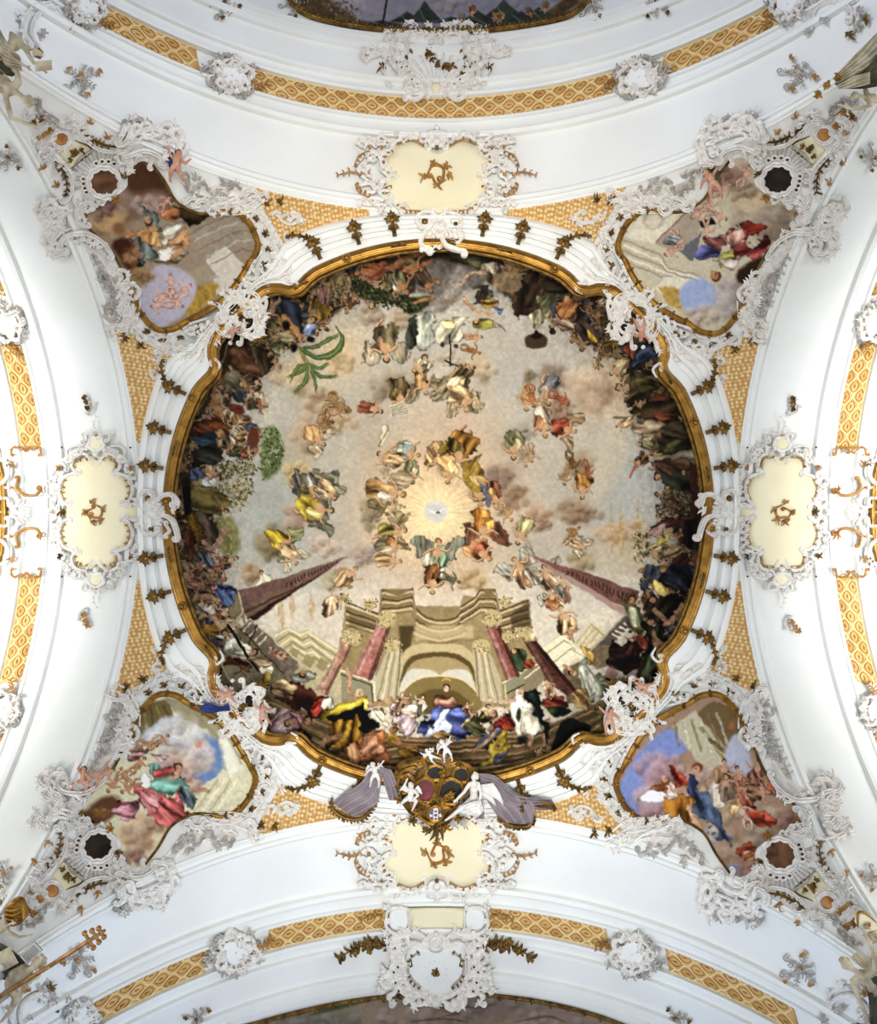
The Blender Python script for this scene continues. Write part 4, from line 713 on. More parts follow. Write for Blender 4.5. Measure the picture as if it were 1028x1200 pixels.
    for k in range(4): p.L(('#b8ac80', '#f0ead0')[k % 2], 10, (660 + k * 34, 650 - k * 6), (760 + k * 28, 510), smooth=False, a=.7)
    p.P('#6b4b31', (190, 660), (300, 575), (370, 620), (250, 700), smooth=True, soft=3); p.C('#a87434', 285, 640, 40, 22, n=8); p.P('#171009', (180, 690), (250, 680), (220, 720)); p.B('#d8b48c', 430, 730, 90, 85, soft=.35, rag=.2); p.B('#ecd6ae', 405, 700, 50, 45, soft=.7); p.B('#a87c5c', 470, 780, 40, 40, soft=.8); p.C('#c9a179', 430, 740, 80, 60, n=8); p.C('#8c5844', 400, 830, 70, 40); p.C('#b89064', 500, 700, 50, 40)
    p.D('#b25651', (435, 520), (500, 560), (600, 565), (645, 660), (560, 745), (520, 700), (430, 615), con=.5, per=7); p.D('#7b2d31', (345, 600), (430, 600), (410, 665)); p.D('#ca7a78', (450, 560), (520, 580), (510, 650), (440, 610)); p.D('#d08890', (330, 630), (420, 610), (400, 680), (350, 660)); p.D('#6b9b89', (470, 540), (540, 490), (600, 500), (655, 560), (675, 615), (600, 560), (520, 560)); p.D('#5a8a7c', (480, 440), (510, 450), (500, 490), (475, 480)); p.D('#c45a50', (490, 470), (580, 460), (560, 490), (500, 500)); p.D('#e6e2da', (450, 480), (495, 520), (485, 552), (445, 540), con=.2); p.H(600, 468, 26, '#c89470', '#5a341c', -1.9); p.L('#c89a78', 18, (560, 500), (590, 495), (605, 480)); p.L('#cb9c78', 16, (650, 555), (700, 555), (720, 562)); p.D('#5b666e', (590, 550), (640, 570), (670, 620), (620, 600))
    for x, y, a in ((430, 450, -.8), (380, 500, -2.), (400, 540, 2.6), (330, 520, 2.2), (420, 380, -.6), (470, 360, 0.2), (520, 350, -.6)): p.F(x, y, 100, a, None, None, '#c48c64', '#5a3820', None, bare=1)
    p.D('#c08a84', (390, 390), (470, 380), (440, 430), (390, 430)); p.D('#e6c8c0', (480, 400), (560, 420), (520, 440))
    p = K(700, 780, 3.427)
    p.P('#a98a70', (60, 60), (1000, 60), (1000, 1000), (60, 1000), soft=0)
    p.P('#8292ca', (90, 500), (150, 370), (280, 250), (370, 330), (220, 420), (190, 580), (150, 600), smooth=True, soft=2); p.P('#c3bb9b', (300, 240), (390, 180), (500, 320), (570, 410), (440, 430), (360, 330)); p.P('#7b6541', (400, 190), (470, 140), (570, 180), (610, 290), (530, 340))
    for k in range(6): p.L(('#8d8058', '#e2dcc0')[k % 2], 11, (310 + k * 34, 230 - k * 8), (330 + k * 44, 320 + k * 12), smooth=False, a=.65)
    for k in range(3): p.L(('#8a7c50', '#d6cca4', '#5c4e2c')[k], 16, (420 + k * 16, 250 + k * 24), (520 + k * 10, 390 - k * 12), smooth=False, a=.7)
    p.P('#b3b7c6', (520, 330), (570, 275), (610, 340), (620, 430), (520, 410), smooth=True, soft=2); p.B('#b06a44', 540, 240, 16, 24, soft=.6); p.C('#c2929a', 260, 420, 100, 60, n=20); p.C('#bf8c90', 230, 560, 70, 70, n=18); p.C('#c8a8b8', 330, 640, 60, 40); p.C('#c49a86', 400, 430, 70, 40); p.C('#d9cdc6', 450, 690, 40, 50)
    p.C('#aa8a6e', 600, 720, 120, 90, n=20); p.C('#b89a78', 700, 620, 110, 70, n=20); p.C('#8c5e4a', 780, 630, 60, 60); p.C('#7484b4', 550, 820, 30, 22); p.C('#96604e', 610, 820, 40, 34); p.C('#bfa27c', 520, 560, 50, 70)
    p.D('#ebe3e3', (165, 550), (205, 500), (300, 510), (280, 545), con=.2); p.D('#c07048', (200, 500), (280, 460), (290, 510)); p.D('#d8b49a', (280, 460), (330, 490), (340, 520), (290, 520)); p.L('#d4ac90', 26, (320, 500), (380, 515), (440, 488)); p.D('#c27c2d', (280, 550), (330, 520), (385, 560), (370, 665), (310, 655)); p.L('#d8a888', 24, (365, 570), (390, 620), (415, 655)); p.D('#a93d29', (290, 410), (310, 400), (340, 450), (360, 490), (320, 480)); p.H(270, 455, 22, '#c89a78', '#7a4a28')
    p.D('#5d6d89', (365, 470), (420, 500), (475, 525), (525, 640), (510, 720), (460, 650), (400, 580), con=.45, per=8); p.D('#343c58', (370, 440), (410, 470), (390, 540), (365, 500)); p.D('#dacab2', (435, 470), (500, 455), (505, 560), (470, 565), con=.35); p.H(395, 420, 26, '#c89c78', '#7a4a2c'); p.L('#c49a7c', 20, (440, 470), (490, 445), (530, 430))
    for x, y, a, c in ((510, 430, -1.6, '#8a6a48'), (570, 460, -1.7, '#8a5a40'), (640, 430, -1.4, '#7a5040'), (700, 460, -2., '#b8846c'), (740, 480, .4, '#a85c44'), (600, 520, -1.5, '#8a4a34'), (520, 490, -1.7, '#6a5a48'), (650, 510, 0., '#a8785c')): p.F(x, y, 120, a, c, None, '#c89474', '#5a3a24', None, bare=1)
    p.D('#aa472d', (600, 605), (640, 565), (710, 640), (600, 645)); p.F(590, 600, 130, -2., None, None, '#d8ac94', '#6a442a', None, bare=1); p.D('#cfa06c', (530, 550), (570, 525), (560, 600), (530, 590)); p.D('#a94e31', (565, 740), (610, 705), (650, 740), (600, 780)); p.F(630, 760, 80, 0., '#b87a54', None)

# ------------------------------------------------------------------ the two farther vault paintings, seen at the top and bottom edge
def paint_far():
    t = K(250, 0, 1.94)
    t.P('#86828c', (120, -20), (900, -20), (900, 100), (120, 100), soft=0, tex=.12); t.C('#9c8f96', 300, 20, 80, 30); t.C('#747078', 740, 20, 90, 30); t.C('#8f8788', 520, 15, 60, 20)
    t.P('#4a3a26', (180, 0), (260, 0), (330, 50), (480, 70), (480, 82), (330, 72), (200, 40), soft=1, tex=.4); t.P('#4a3a26', (850, 0), (800, 0), (740, 45), (600, 62), (600, 78), (760, 62), soft=1, tex=.4)
    for x, y, w, h in ((480, 25, 38, 40), (440, 40, 40, 20), (660, 20, 46, 34), (700, 40, 60, 20), (600, 38, 40, 22), (620, 50, 60, 14), (540, 48, 50, 12), (380, 55, 60, 10), (740, 30, 40, 20)):
        t.P('#2d322c', (x - w, y + h * .7), (x - w * .3, y), (x, y - h * .5), (x + w * .4, y), (x + w, y + h * .6), (x, y + h * .8), smooth=False, tex=.4); t.L('#5c6258', 4, (x - w * .3, y), (x, y + h * .6), a=.7)
    t.L('#241c14', 5, (395, 0), (385, 60), smooth=False); foliage(t((250, 10), (320, 10), (340, 60), (280, 50)), 50, '#4c4028', 3, '#6a5c3c'); crowd(t((560, 20), (780, 20), (760, 55), (560, 60)), 9, 14)
    b = K(250, 1060, 1.94)
    b.P('#83735f', (0, 150), (1000, 150), (1000, 300), (0, 300), soft=0, tex=.16); b.C('#94806c', 420, 250, 120, 30); b.C('#74645a', 640, 230, 120, 30); b.C('#8a7468', 780, 260, 90, 30); b.C('#6c6656', 250, 262, 80, 24)
    for p in (((500, 240), (540, 225), (600, 230), (640, 222)), ((520, 250), (560, 240), (545, 215)), ((450, 262), (520, 255), (580, 262)), ((690, 262), (760, 250), (800, 262))): b.L('#5a4238', 7, *p, a=.7, taper=[.3, 1, .4])
    b.P('#3b4a34', (215, 248), (300, 214), (372, 205), (330, 222), (260, 240), soft=1, smooth=True); b.P('#4a3a24', (120, 262), (220, 228), (320, 208), (200, 244), soft=1, tex=.4)

_pc = paint_corners
def paint_corners():
    _pc()
    yy2, xx2 = np.mgrid[0:CH, 0:CW].astype(np.float32); amp = 2.4 * SS
    xi = np.clip(xx2 + (NM + .5 * NF) * amp, 0, CW - 1).astype(int); yi = np.clip(yy2 + (np.roll(NM, 99, 1) + .5 * np.roll(NF, 55, 0)) * amp, 0, CH - 1).astype(int)
    W0 = CV[yi, xi]; m_ = (W0.mean(2, keepdims=True) - .5); CV[:] = np.clip((W0 + m_ * .2) * (1 + .1 * NF[..., None]) * .97, 0, 1)
paint_dome(); CVD = CV.copy(); paint_corners(); paint_far()
def sample(canvas, px):
    x = np.clip(px[:, 0] * SS - .5, 0, CW - 1.01); y = np.abs(px[:, 1] * SS - .5); y = np.clip(np.where(y > CH - 2, 2 * (CH - 2) - y, y), 0, CH - 1.01)
    i, j = x.astype(int), y.astype(int); fx, fy = (x - i)[:, None], (y - j)[:, None]
    c = (canvas[j, i] * (1 - fx) + canvas[j, i + 1] * fx) * (1 - fy) + (canvas[j + 1, i] * (1 - fx) + canvas[j + 1, i + 1] * fx) * fy
    return lin(c)
def struct(o): o['kind'] = 'structure'; return o
def painted(mb_name, outline, surf, canvas, lift, step, parent, label=None):
    """plaster skin inside an outline, carrying the painting as vertex colour"""
    o = np.asarray(outline, float); x0, y0 = o.min(0) - step; x1, y1 = o.max(0) + step
    nx, ny = int((x1 - x0) / step) + 1, int((y1 - y0) / step) + 1
    gx, gy = np.meshgrid(x0 + np.arange(nx) * step, y0 + np.arange(ny) * step)
    keep = inpoly(gx[:-1, :-1] + step / 2, gy[:-1, :-1] + step / 2, o)
    used = np.zeros((ny, nx), bool)
    for a in (0, 1):
        for b in (0, 1): used[a:ny - 1 + a, b:nx - 1 + b] |= keep
    idx = np.full((ny, nx), -1); idx[used] = np.arange(used.sum())
    px = np.stack([gx[used], gy[used]], 1); P, N = hit(px, surf, lift)
    jj, ii = np.nonzero(keep)
    q = np.stack([idx[jj, ii], idx[jj, ii + 1], idx[jj + 1, ii + 1], idx[jj + 1, ii]], 1)
    mb = MB(); mb.v.append(P); mb.n = len(P); mb.f = [tuple(r) for r in q.tolist()]
    return mb.build(mb_name, M['paint'], parent, label, colors=sample(canvas, px))

# ------------------------------------------------------------------ arches: moulded soffits standing on the four corner piers
PROFILE = [(348, -6), (349, 0), (350, 1), (355, 1.2), (356, 0), (359, 0), (360, 2.6), (364, 3.), (366.5, 1), (367, -2), (374, -2.5), (430, -2.5), (436, -2), (437, 3), (441, 5), (444, 4), (445, 0), (456, 0), (456.5, 3), (459.5, 3), (460, -3), (486, -3), (486.5, 3), (490, 3.5), (492, 1), (500, 0), (501, 4), (505, 4.5), (507, 1), (508, -1.5), (536, -1.5), (537, 3), (541, 4), (544, 4), (545, 1), (549, 1), (550, 3), (555, 3), (556, 0), (566, -1), (640, -4), (760, -6)]
def local(side, u, v, z):
    return {'far': (u, -v, z), 'near': (-u, v, z), 'left': (-v, -u, z), 'right': (v, u, z)}[side]
def barrel_pt(v, th, h):
    r = float(rv(np.array(v, float))); rr = r - h
    if th > pi / 2 or th < -pi / 2:
        return (rr * math.copysign(1, th), 750 - r - (abs(th) - pi / 2) * 330)
    return (rr * math.sin(th), 750 - r + rr * math.cos(th))
def arch(side, name):
    mb = MB(); ths = np.concatenate([[-pi / 2 - 1.2, -pi / 2 - .3], np.linspace(-pi / 2, pi / 2, 97), [pi / 2 + .3, pi / 2 + 1.2]])
    V = [local(side, *(lambda q: (q[0], v, q[1]))(barrel_pt(v, t, h))) for t in ths for v, h in PROFILE]
    n = len(PROFILE); Fc = [(i * n + j, i * n + j + 1, (i + 1) * n + j + 1, (i + 1) * n + j) for i in range(len(ths) - 1) for j in range(n - 1)]
    mb.add(V, Fc)
    o = mb.build(name, M['wall']); struct(o)
    md = o.modifiers.new('edge', 'EDGE_SPLIT'); md.split_angle = math.radians(38)
    return o
for sd, nm in (('far', 'trim_1'), ('near', 'trim_2'), ('left', 'trim_3'), ('right', 'trim_4')): arch(sd, nm)
def pendentive(q, name):
    mb = MB(); V = []; n, m = 60, 40
    for i in range(n + 1):
        ph = pi / 2 * i / n + q * pi / 2; rm = 352 / max(abs(math.cos(ph)), abs(math.sin(ph)))
        for j in range(m + 1):
            r = 346 + (min(rm, 494.6) - 346) * j / m
            V.append((r * math.cos(ph), r * math.sin(ph), 400 + math.sqrt(max(495 ** 2 - r * r, 0))))
    mb.add(V, [(i * (m + 1) + j, i * (m + 1) + j + 1, (i + 1) * (m + 1) + j + 1, (i + 1) * (m + 1) + j) for i in range(n) for j in range(m)])
    return struct(mb.build(name, M['wall']))
for q in range(4): pendentive(q, 'ceiling' if q == 0 else 'ceiling.%03d' % q)

# ------------------------------------------------------------------ the round rim: cornice, gilded frame, painted saucer dome
CYR = 603.   # the round rim sits a hand's breadth off the plumb point
def wig(d):
    return float(np.interp(abs(d), [0, 7, 8.5, 10, 11.3, 13, 14.2, 16, 18, 46], [338, 337, 334, 328, 319, 316, 317, 320, 322, 322]))
def rim_r(ph):
    deg = math.degrees(ph) % 90 - 45
    return wig(deg)
def rim_path(off=0., n=720): return np.array([(CX + (rim_r(a) + off) * math.cos(a), CYR + (rim_r(a) + off) * math.sin(a)) for a in np.linspace(0, 2 * pi, n, endpoint=False)])
def revolve(prof, n=360, wiggle=False):
    mb = MB(); V = []
    for i in range(n):
        a = 2 * pi * i / n; side = abs((math.degrees(a) + 45) % 90 - 45); outer = float(np.interp(side, [0, 6, 14, 25, 30, 35, 45], [352, 353.5, 359, 367, 366, 350, 347]))
        for t, z in prof:      # t: 0 at the gilded frame, 1 at the outer lip
            r = (rim_r(a) - .5 + t * (outer - rim_r(a))) * z / 750
            V.append((r * math.cos(a), r * math.sin(a) + 3 * z / 750, z))
    m = len(prof); mb.add(V, [(i * m + j, ((i + 1) % n) * m + j, ((i + 1) % n) * m + j + 1, i * m + j + 1) for i in range(n) for j in range(m - 1)])
    return mb
# r, z of the white cornice (seen from below, its steps catch the light)
cor = [(1.06, 748), (1.0, 737), (.95, 734), (.84, 733.5), (.81, 736.5), (.66, 737.5), (.63, 734.5), (.50, 734), (.47, 738), (.34, 739), (.31, 736), (.17, 735), (.08, 735.5), (.05, 738.5), (-.04, 739.5), (-.12, 748)]
o = struct(revolve(cor, 480, True).build('trim_5', M['wall'])); md = o.modifiers.new('edge', 'EDGE_SPLIT'); md.split_angle = math.radians(35)
dome = root_at('dome_fresco', (CX, CY), 'dome', 'huge round painted dome fresco of pale sky with clouds, angels and a columned hall', 'fresco')
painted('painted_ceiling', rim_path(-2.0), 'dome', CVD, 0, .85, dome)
fr = root_at('gilded_frame', (CX - 316, CYR), 'ring', 'round gilded moulding framing the great dome painting', 'frame')
mb = MB(); stroke(mb, rim_path(-5.5, 720), 5.8, .75, 2.5, 'ring', 'frame', closed=True); mb.build('moulding', M['gold'], fr)
mb = MB(); stroke(mb, rim_path(-13.2, 720), 2.0, .8, 1.5, 'ring', 'round', closed=True); mb.build('inner_bead', M['darkgold'], fr)
for k in range(64):                                       # roses and carved tongues along the gilded moulding
    a = 2 * pi * (k + .5) / 64
    if abs(math.degrees(a) % 90 - 45) < 14: continue
    p = (CX + (rim_r(a) - 5.5) * math.cos(a), CYR + (rim_r(a) - 5.5) * math.sin(a)); mb = MB()
    if k % 4 == 0:
        stroke(mb, ringp(p, 4.2, 4.2, 14), 1.3, 1.1, 7, 'ring', 'round', True); dome_bump(mb, p, 3.2, .9, 7, 'ring', 8); mb.build('rosette', M['gold'], fr)
    elif k % 2 == 0:
        for s in (-1, 1): leaf(mb, p, a + s * pi / 2, 10, 2., .3 * s, 6.6, 'ring')
        dome_bump(mb, p, 2.2, 1, 6.6, 'ring', 6); mb.build('carved_leaf', M['darkgold'], fr)

# ------------------------------------------------------------------ scale-mosaic spandrels beside the arches
mosaics = []
for q, (nm, corner) in enumerate((('right', 'lower right'), ('near', 'lower left'), ('left', 'upper left'), ('far', 'upper right'))):
    for s in (0, 1):
        a0 = q * 90 + (13 if s == 0 else 60); aa = np.radians(np.linspace(a0, a0 + 17, 26)); mb = MB(); V = []
        for a in aa:
            r1 = 349.5 / max(abs(math.cos(a)), abs(math.sin(a)))
            for j in range(9):
                r = 352 + (max(r1, 352.5) - 352) * j / 8; R_ = 494.2; V.append((r * math.cos(a), r * math.sin(a), 400 + math.sqrt(R_ ** 2 - r * r)))
        mb.add(V, [(i * 9 + j, i * 9 + j + 1, (i + 1) * 9 + j + 1, (i + 1) * 9 + j) for i in range(25) for j in range(8)])
        o = mb.build('mosaic_spandrel', M['mosaic'])
        side = ('right', 'bottom', 'left', 'top')[q] if s == 0 else ('bottom', 'left', 'top', 'right')[q]
        half = {(0, 0): 'lower half of the right arch', (0, 1): 'right half of the bottom arch', (1, 0): 'left half of the bottom arch', (1, 1): 'lower half of the left arch', (2, 0): 'upper half of the left arch', (2, 1): 'left half of the top arch', (3, 0): 'right half of the top arch', (3, 1): 'upper half of the right arch'}[(q, s)]
        tag(o, 'thin gold scale mosaic wedge between round cornice and ' + half, 'mosaic', 'gold mosaic wedges around the dome'); mosaics.append(o)

# ------------------------------------------------------------------ far vault paintings
T = K(250, 0, 1.94)
topo = [(318, -100), (324, -50), (336, -8), (343, 7), (352, 14), (370, 22), (410, 31), (460, 36), (514, 38), (570, 36), (620, 30), (660, 22), (678, 13), (686, 4), (692, -10), (704, -50), (710, -100)]
fv = root_at('vault_fresco', (514, 20), 'v', 'dark painted vault fresco cut off by the top edge, with black tents and ships', 'fresco')
painted('painted_ceiling', topo, 'v', CV, 3, 1., fv)
mb = MB(); stroke(mb, spline(topo), 3.4, .8, 2, 'v', 'frame'); mb.build('gilded_frame', M['darkgold'], fv)
mb = MB(); q = spline(topo[2:-2]); stroke(mb, q, 1., 1., 4, "v"); acanthus(mb, q, 60, 5, 1.1, -1, .6, 'v', 4); acanthus(mb, q, 60, 4, 1., 1, .6, 'v', 4); mb.build('carved_leaf', M['darkgold'], fv)
boto = [(225, 1212), (280, 1203), (340, 1187), (400, 1174), (460, 1166), (514, 1163), (570, 1165), (630, 1172), (690, 1186), (735, 1202), (765, 1216), (820, 1250), (840, 1300), (170, 1300), (190, 1240)]
fb = root_at('vault_fresco', (514, 1190), 'v', 'dull brown painted vault fresco cut off by the bottom edge', 'fresco')
painted('painted_ceiling', boto, 'v', CV, 3, 1.2, fb)
mb = MB(); q = spline(boto[:11]); stroke(mb, q, 2.2, .8, 2, 'v', 'frame'); mb.build('gilded_frame', M['darkgold'], fb)
mb = MB(); stroke(mb, q, 1., 1., 3, 'v'); acanthus(mb, q, 26, 6, 1.2, 0, .5, 'v', 3); mb.build('carved_leaf', M['darkgold'], fb)

# unseen end walls added beyond the vault paintings, to dim and tint the strips
for sg, nm in ((-1, 'shade_wall_far'), (1, 'shade_wall_near')):
    mb = MB(); V = [(x, sg * y, z) for y in (752, 764) for x, z in ((-600, -70), (600, -70), (600, 760), (-600, 760))]
    mb.add(V, [(0, 1, 2, 3), (7, 6, 5, 4), (0, 4, 5, 1), (1, 5, 6, 2), (2, 6, 7, 3), (3, 7, 4, 0)]); struct(mb.build(nm, M['shadewall'], smooth=False))
# ------------------------------------------------------------------ stucco and gilded ornament
class G:
    base = 0.
    """collects the parts of one ornament: each call makes one part"""
    def __init__(s, root, surf='shell', frame=None): s.root, s.surf, s.fr = root, surf, frame
    def m(s, p): return s.fr(p) if s.fr else [tuple(q) for q in p]
    def scroll(s, pts, w, r0=0, s0=1, r1=0, s1=1, mt='stucco', prof='groove', h=1.25, lift=.3, name='scroll', turns=1.15, bow=0.):
        mb = MB(); w = list(np.atleast_1d(w).astype(float) * (.8 if prof == 'groove' else 1.)); h = h * (1.2 if prof == 'groove' else 1.)
        p = scroll_path(s.m(pts), r0, s0, r1, s1, turns)
        stroke(mb, p, w if len(w) > 1 else [w[0] * .45, w[0] * .9, w[0], w[0] * .9, w[0] * .45], h, lift + s.base, s.surf, prof, bow=bow)
        return mb.build(name, M[mt], s.root)
    def spray(s, p, ang, n, spread, L, w=1.5, mt='stucco', name='leaf_spray', curl=.5, lift=.8, knot=True):
        p, q = s.m([p, (p[0] + math.cos(ang), p[1] + math.sin(ang))]); ang = math.atan2(q[1] - p[1], q[0] - p[0])
        mb = MB(); lift += s.base
        if knot: dome_bump(mb, p, w * 1.1, 1, lift, s.surf, 7)
        spray(mb, p, ang, n, spread, L, w, curl, lift, s.surf)
        return mb.build(name, M[mt], s.root)
    def stem(s, pts, n, L, w=1.0, sw=1.1, mt='stucco', side=0, name='leaf_branch', lift=.6):
        mb = MB(); lift += s.base; q = spline(s.m(pts)); stroke(mb, q, [sw, sw, sw * .4], .9, lift, s.surf); acanthus(mb, q, n, L, w, side, .8, s.surf, lift)
        return mb.build(name, M[mt], s.root)
    def ring(s, c, r, ry=None, w=1.6, mt='stucco', wob=0., k=8, name='ring', prof='round', lift=.5, h=.9, ang=0., n=None):
        mb = MB(); c = s.m([c])[0]; stroke(mb, ringp(c, r, ry, n or max(14, int(r * 2.6)), ang, wob, k), w, h, lift + s.base, s.surf, prof, True)
        return mb.build(name, M[mt], s.root)
    def boss(s, c, r, mt='gold', h=.7, lift=.5, name='boss', sx=1., ang=0.):
        mb = MB(); c = s.m([c])[0]; dome_bump(mb, c, r, h, lift + s.base, s.surf, 10, sx, ang); return mb.build(name, M[mt], s.root)
    def slab(s, pts, mt, lift=1., name='panel', smooth=True, depth=2.):
        mb = MB(); q = s.m(pts); panel(mb, spline(q, 3., True) if smooth else q, s.surf, lift + s.base, depth=depth + s.base); return mb.build(name, M[mt], s.root)
    def shell(s, c, a0, a1, n, r0, r1, w=1.6, mt='stucco', name='shell', lift=.3):
        mb = MB(); cx, cy = c
        for i in range(n):
            a = a0 + (a1 - a0) * i / max(n - 1, 1)
            q = s.m([(cx + r0 * math.cos(a), cy + r0 * math.sin(a)), (cx + r1 * math.cos(a), cy + r1 * math.sin(a))])
            stroke(mb, spline(q, 2.), [w * .45, w * .8, w * 1.1, w * .8], .9, lift + s.base, s.surf, 'round')
        return mb.build(name, M[mt], s.root)
    def fringe(s, pts, n, L, w=.9, side=1, mt='copper', name='gilded_fringe', lift=.8):
        mb = MB(); lift += s.base; w = max(w, L * .26); q = spline(s.m(pts)); stroke(mb, q, w * .6, .8, lift, s.surf); acanthus(mb, q, n, L, w, side, 1.3, s.surf, lift, .2); return mb.build(name, M[mt], s.root)
    def band(s, pts, size, n, side=1, mt='stucco', closed=False, lift=.8, name='scrollwork', leaves=True):
        """a running row of small C-scrolls and leaves along a line"""
        mb = MB(); lift += s.base; q = spline(s.m(pts), 1.5, closed); L = np.concatenate([[0], np.cumsum(np.hypot(*np.diff(q, axis=0).T))])
        for i in range(n):
            a = (i + .5) / n * L[-1]; j = min(max(int(np.searchsorted(L, a)), 1), len(q) - 2); p = q[j]; t = q[j + 1] - q[j - 1]; t = t / max(np.hypot(*t), 1e-6); nv = np.array([-t[1], t[0]]) * (side if side else R.choice((-1, 1))); k = size * R.uniform(.8, 1.2); f = R.choice((-1, 1)); sg = 1 if nv[0] * -t[1] + nv[1] * t[0] > 0 else -1
            c = [p - t * k * .75 * f, p - t * k * .45 * f + nv * k * .62, p + t * k * .2 * f + nv * k * .8, p + t * k * .7 * f + nv * k * .35]
            stroke(mb, scroll_path(c, k * .2, -sg * f, k * .26, -sg * f, 1.0, 1.3), [k * .1, k * .2, k * .23, k * .2, k * .1], 1.5, lift + R.uniform(0, 1.2), s.surf, 'groove')
            if leaves:
                an = math.atan2(nv[1], nv[0])
                for d in (-.6, .1, .7): leaf(mb, p + nv * k * .55, an + d + R.uniform(-.3, .3), k * R.uniform(.6, 1.), k * .13, R.uniform(-1, 1), lift + 1.2, s.surf)
        return mb.build(name, M[mt], s.root)
    def flower(s, c, r, n=5, mt='copper', name='flower', lift=1.):
        mb = MB(); c = s.m([c])[0]; a0 = R.uniform(0, 6)
        lift += s.base
        for i in range(n): leaf(mb, c, a0 + 2 * pi * i / n + R.uniform(-.3, .3), r * R.uniform(.6, 1.15), r * R.uniform(.26, .4), R.uniform(-.6, .6), lift + R.uniform(0, 1), s.surf, .7)
        dome_bump(mb, c, r * .32, 1, lift + .5, s.surf, 7); return mb.build(name, M[mt], s.root)

def polar_frame(side, r):
    """local (a inward, b along the rim) around a point of the rim"""
    c = {'left': (CX - r, CY, 1, 0, 0, 1), 'right': (CX + r, CY, -1, 0, 0, 1), 'far': (CX, CY - r, 0, 1, 1, 0), 'near': (CX, CY + r, 0, -1, 1, 0)}[side]
    return lambda P: [(c[0] + a * c[2] + b * c[4], c[1] + a * c[3] + b * c[5]) for a, b in P]

# gilded leaf brackets on the white cornice
word = {1: ('second', 'nearest'), 2: ('third', 'second')}
def leaf_bracket(deg, label, branch=0):
    a = math.radians(deg); P = lambda r, t: (CX + r * math.cos(a) - t * math.sin(a), CY + r * math.sin(a) + t * math.cos(a))
    r = root_at('leaf_bracket', P(342, 0), 'rim', label, 'ornament', 'gilded leaf brackets round the dome'); 
    mb = MB(); stroke(mb, spline([P(325, 0), P(341, 0), P(351, branch * 1.5)], 1.5), [2.6, 2., 1.6], 1., 5, 'rim'); mb.build('stem', M['darkgold'], r)
    for k, (rr, an, L) in enumerate(((345, 0, 10.5), (343, 1.25, 10.5), (343, -1.25, 10.5), (336, 2., 7.5), (336, -2., 7.5))):
        mb = MB(); p = P(rr, 0)
        for d in (-.38, 0, .38): leaf(mb, p, a + an + d, L * (1 if d == 0 else .8), 2.1, d * .8, 7., 'rim')
        mb.build('leaf', M['darkgold'], r)
    mb = MB(); dome_bump(mb, P(343, 0), 2.8, .9, 8, 'rim', 8); mb.build('bud', M['gold'], r)
    if branch:
        mb = MB(); q = spline([P(348, 0), P(356, branch * 6), P(364, branch * 16), P(367, branch * 24)], 2); stroke(mb, q, [2.2, 1.8, 1.], 1., 4, 'rim'); acanthus(mb, q, 5, 7, 1.5, 0, .7, 'rim', 4); mb.build('branch', M['darkgold'], r)
SIDE = {'left': (180, 'left', 'upper', 'lower', 1), 'right': (0, 'right', 'upper', 'lower', -1), 'far': (270, 'top', 'left', 'right', -1), 'near': (90, 'bottom', 'left', 'right', 1)}
for sd, (c, w_, neg, posi, sg) in SIDE.items():
    for d, wd in ((9, 'nearest the white clasp'), (16.5, 'second from the white clasp'), (25, 'with a curved branch')):
        if sd == 'near' and d == 9: continue
        for s in (-1, 1):
            # s>0 : increasing angle
            up = {'left': s > 0, 'right': s < 0, 'far': s < 0, 'near': s > 0}[sd]
            if sd == 'near': wd = 'close outside the mauve drapery' if d == 25 else 'half under the mauve drapery'
            leaf_bracket(c + s * d, 'gold leaf bracket on the %s rim, %s half, %s' % (w_, neg if up else posi, wd), s if d == 25 else 0)

# white rocaille clasps gripping the rim at top, left and right
def rim_clasp(side, label):
    f = polar_frame(side, 340); g = G(root_at('rocaille_clasp', f([(6, 0)])[0], 'rim', label, 'ornament', 'white rocaille clasps on the rim'), 'rim', f)
    g.scroll([(-10, -7), (-10, -17), (-2, -25), (7, -22), (9, -14)], 3.4, 0, 1, 4, 1, lift=3); g.boss((1, -16), 4, 'darkgold', .6, 3)
    g.scroll([(4, -5), (12, -13), (22, -20), (31, -19), (34, -10)], 4, 0, 1, 3, 1, lift=5); g.scroll([(34, -18), (38, -12), (37, -4)], 2.4, 2, -1, 0, 1, lift=6)
    g.scroll([(-10, 9), (-7, 21), (3, 27), (13, 23)], 3.2, 0, 1, 3, -1, lift=3); g.scroll([(6, 9), (18, 4), (29, 8), (34, 18), (37, 30)], 4, 0, 1, 3, 1, lift=5); g.scroll([(22, 14), (27, 22), (22, 27)], 2.4, 2, 1, 2, -1, lift=5)
    g.scroll([(-11, -8), (-4, 0), (-11, 9)], 2.6, 2, 1, 2, -1, lift=2); g.shell((-4, 1), -.5, .6, 6, 6, 26, 2.4, lift=4)
    g.scroll([(14, -6), (20, 0), (14, 7)], 3, 2, 1, 2, -1, lift=6); g.spray((30, -2), 0, 5, 2., 9, 1.6, lift=6); g.boss((4, 20), 3, 'darkgold', .6, 3); g.spray((16, 26), 1.2, 4, 1.4, 8, 1.4, lift=3); g.slab([(-8, -10), (10, -14), (26, -12), (28, 6), (12, 16), (-6, 12)], 'stucco', 3, 'backing')
rim_clasp('left', 'white rocaille clasp of scrolls gripping the rim, beside the left cream cartouche')
rim_clasp('right', 'white rocaille clasp of scrolls gripping the rim, beside the right cream cartouche')
rim_clasp('far', 'white rocaille clasp of scrolls gripping the rim, below the top cream cartouche')

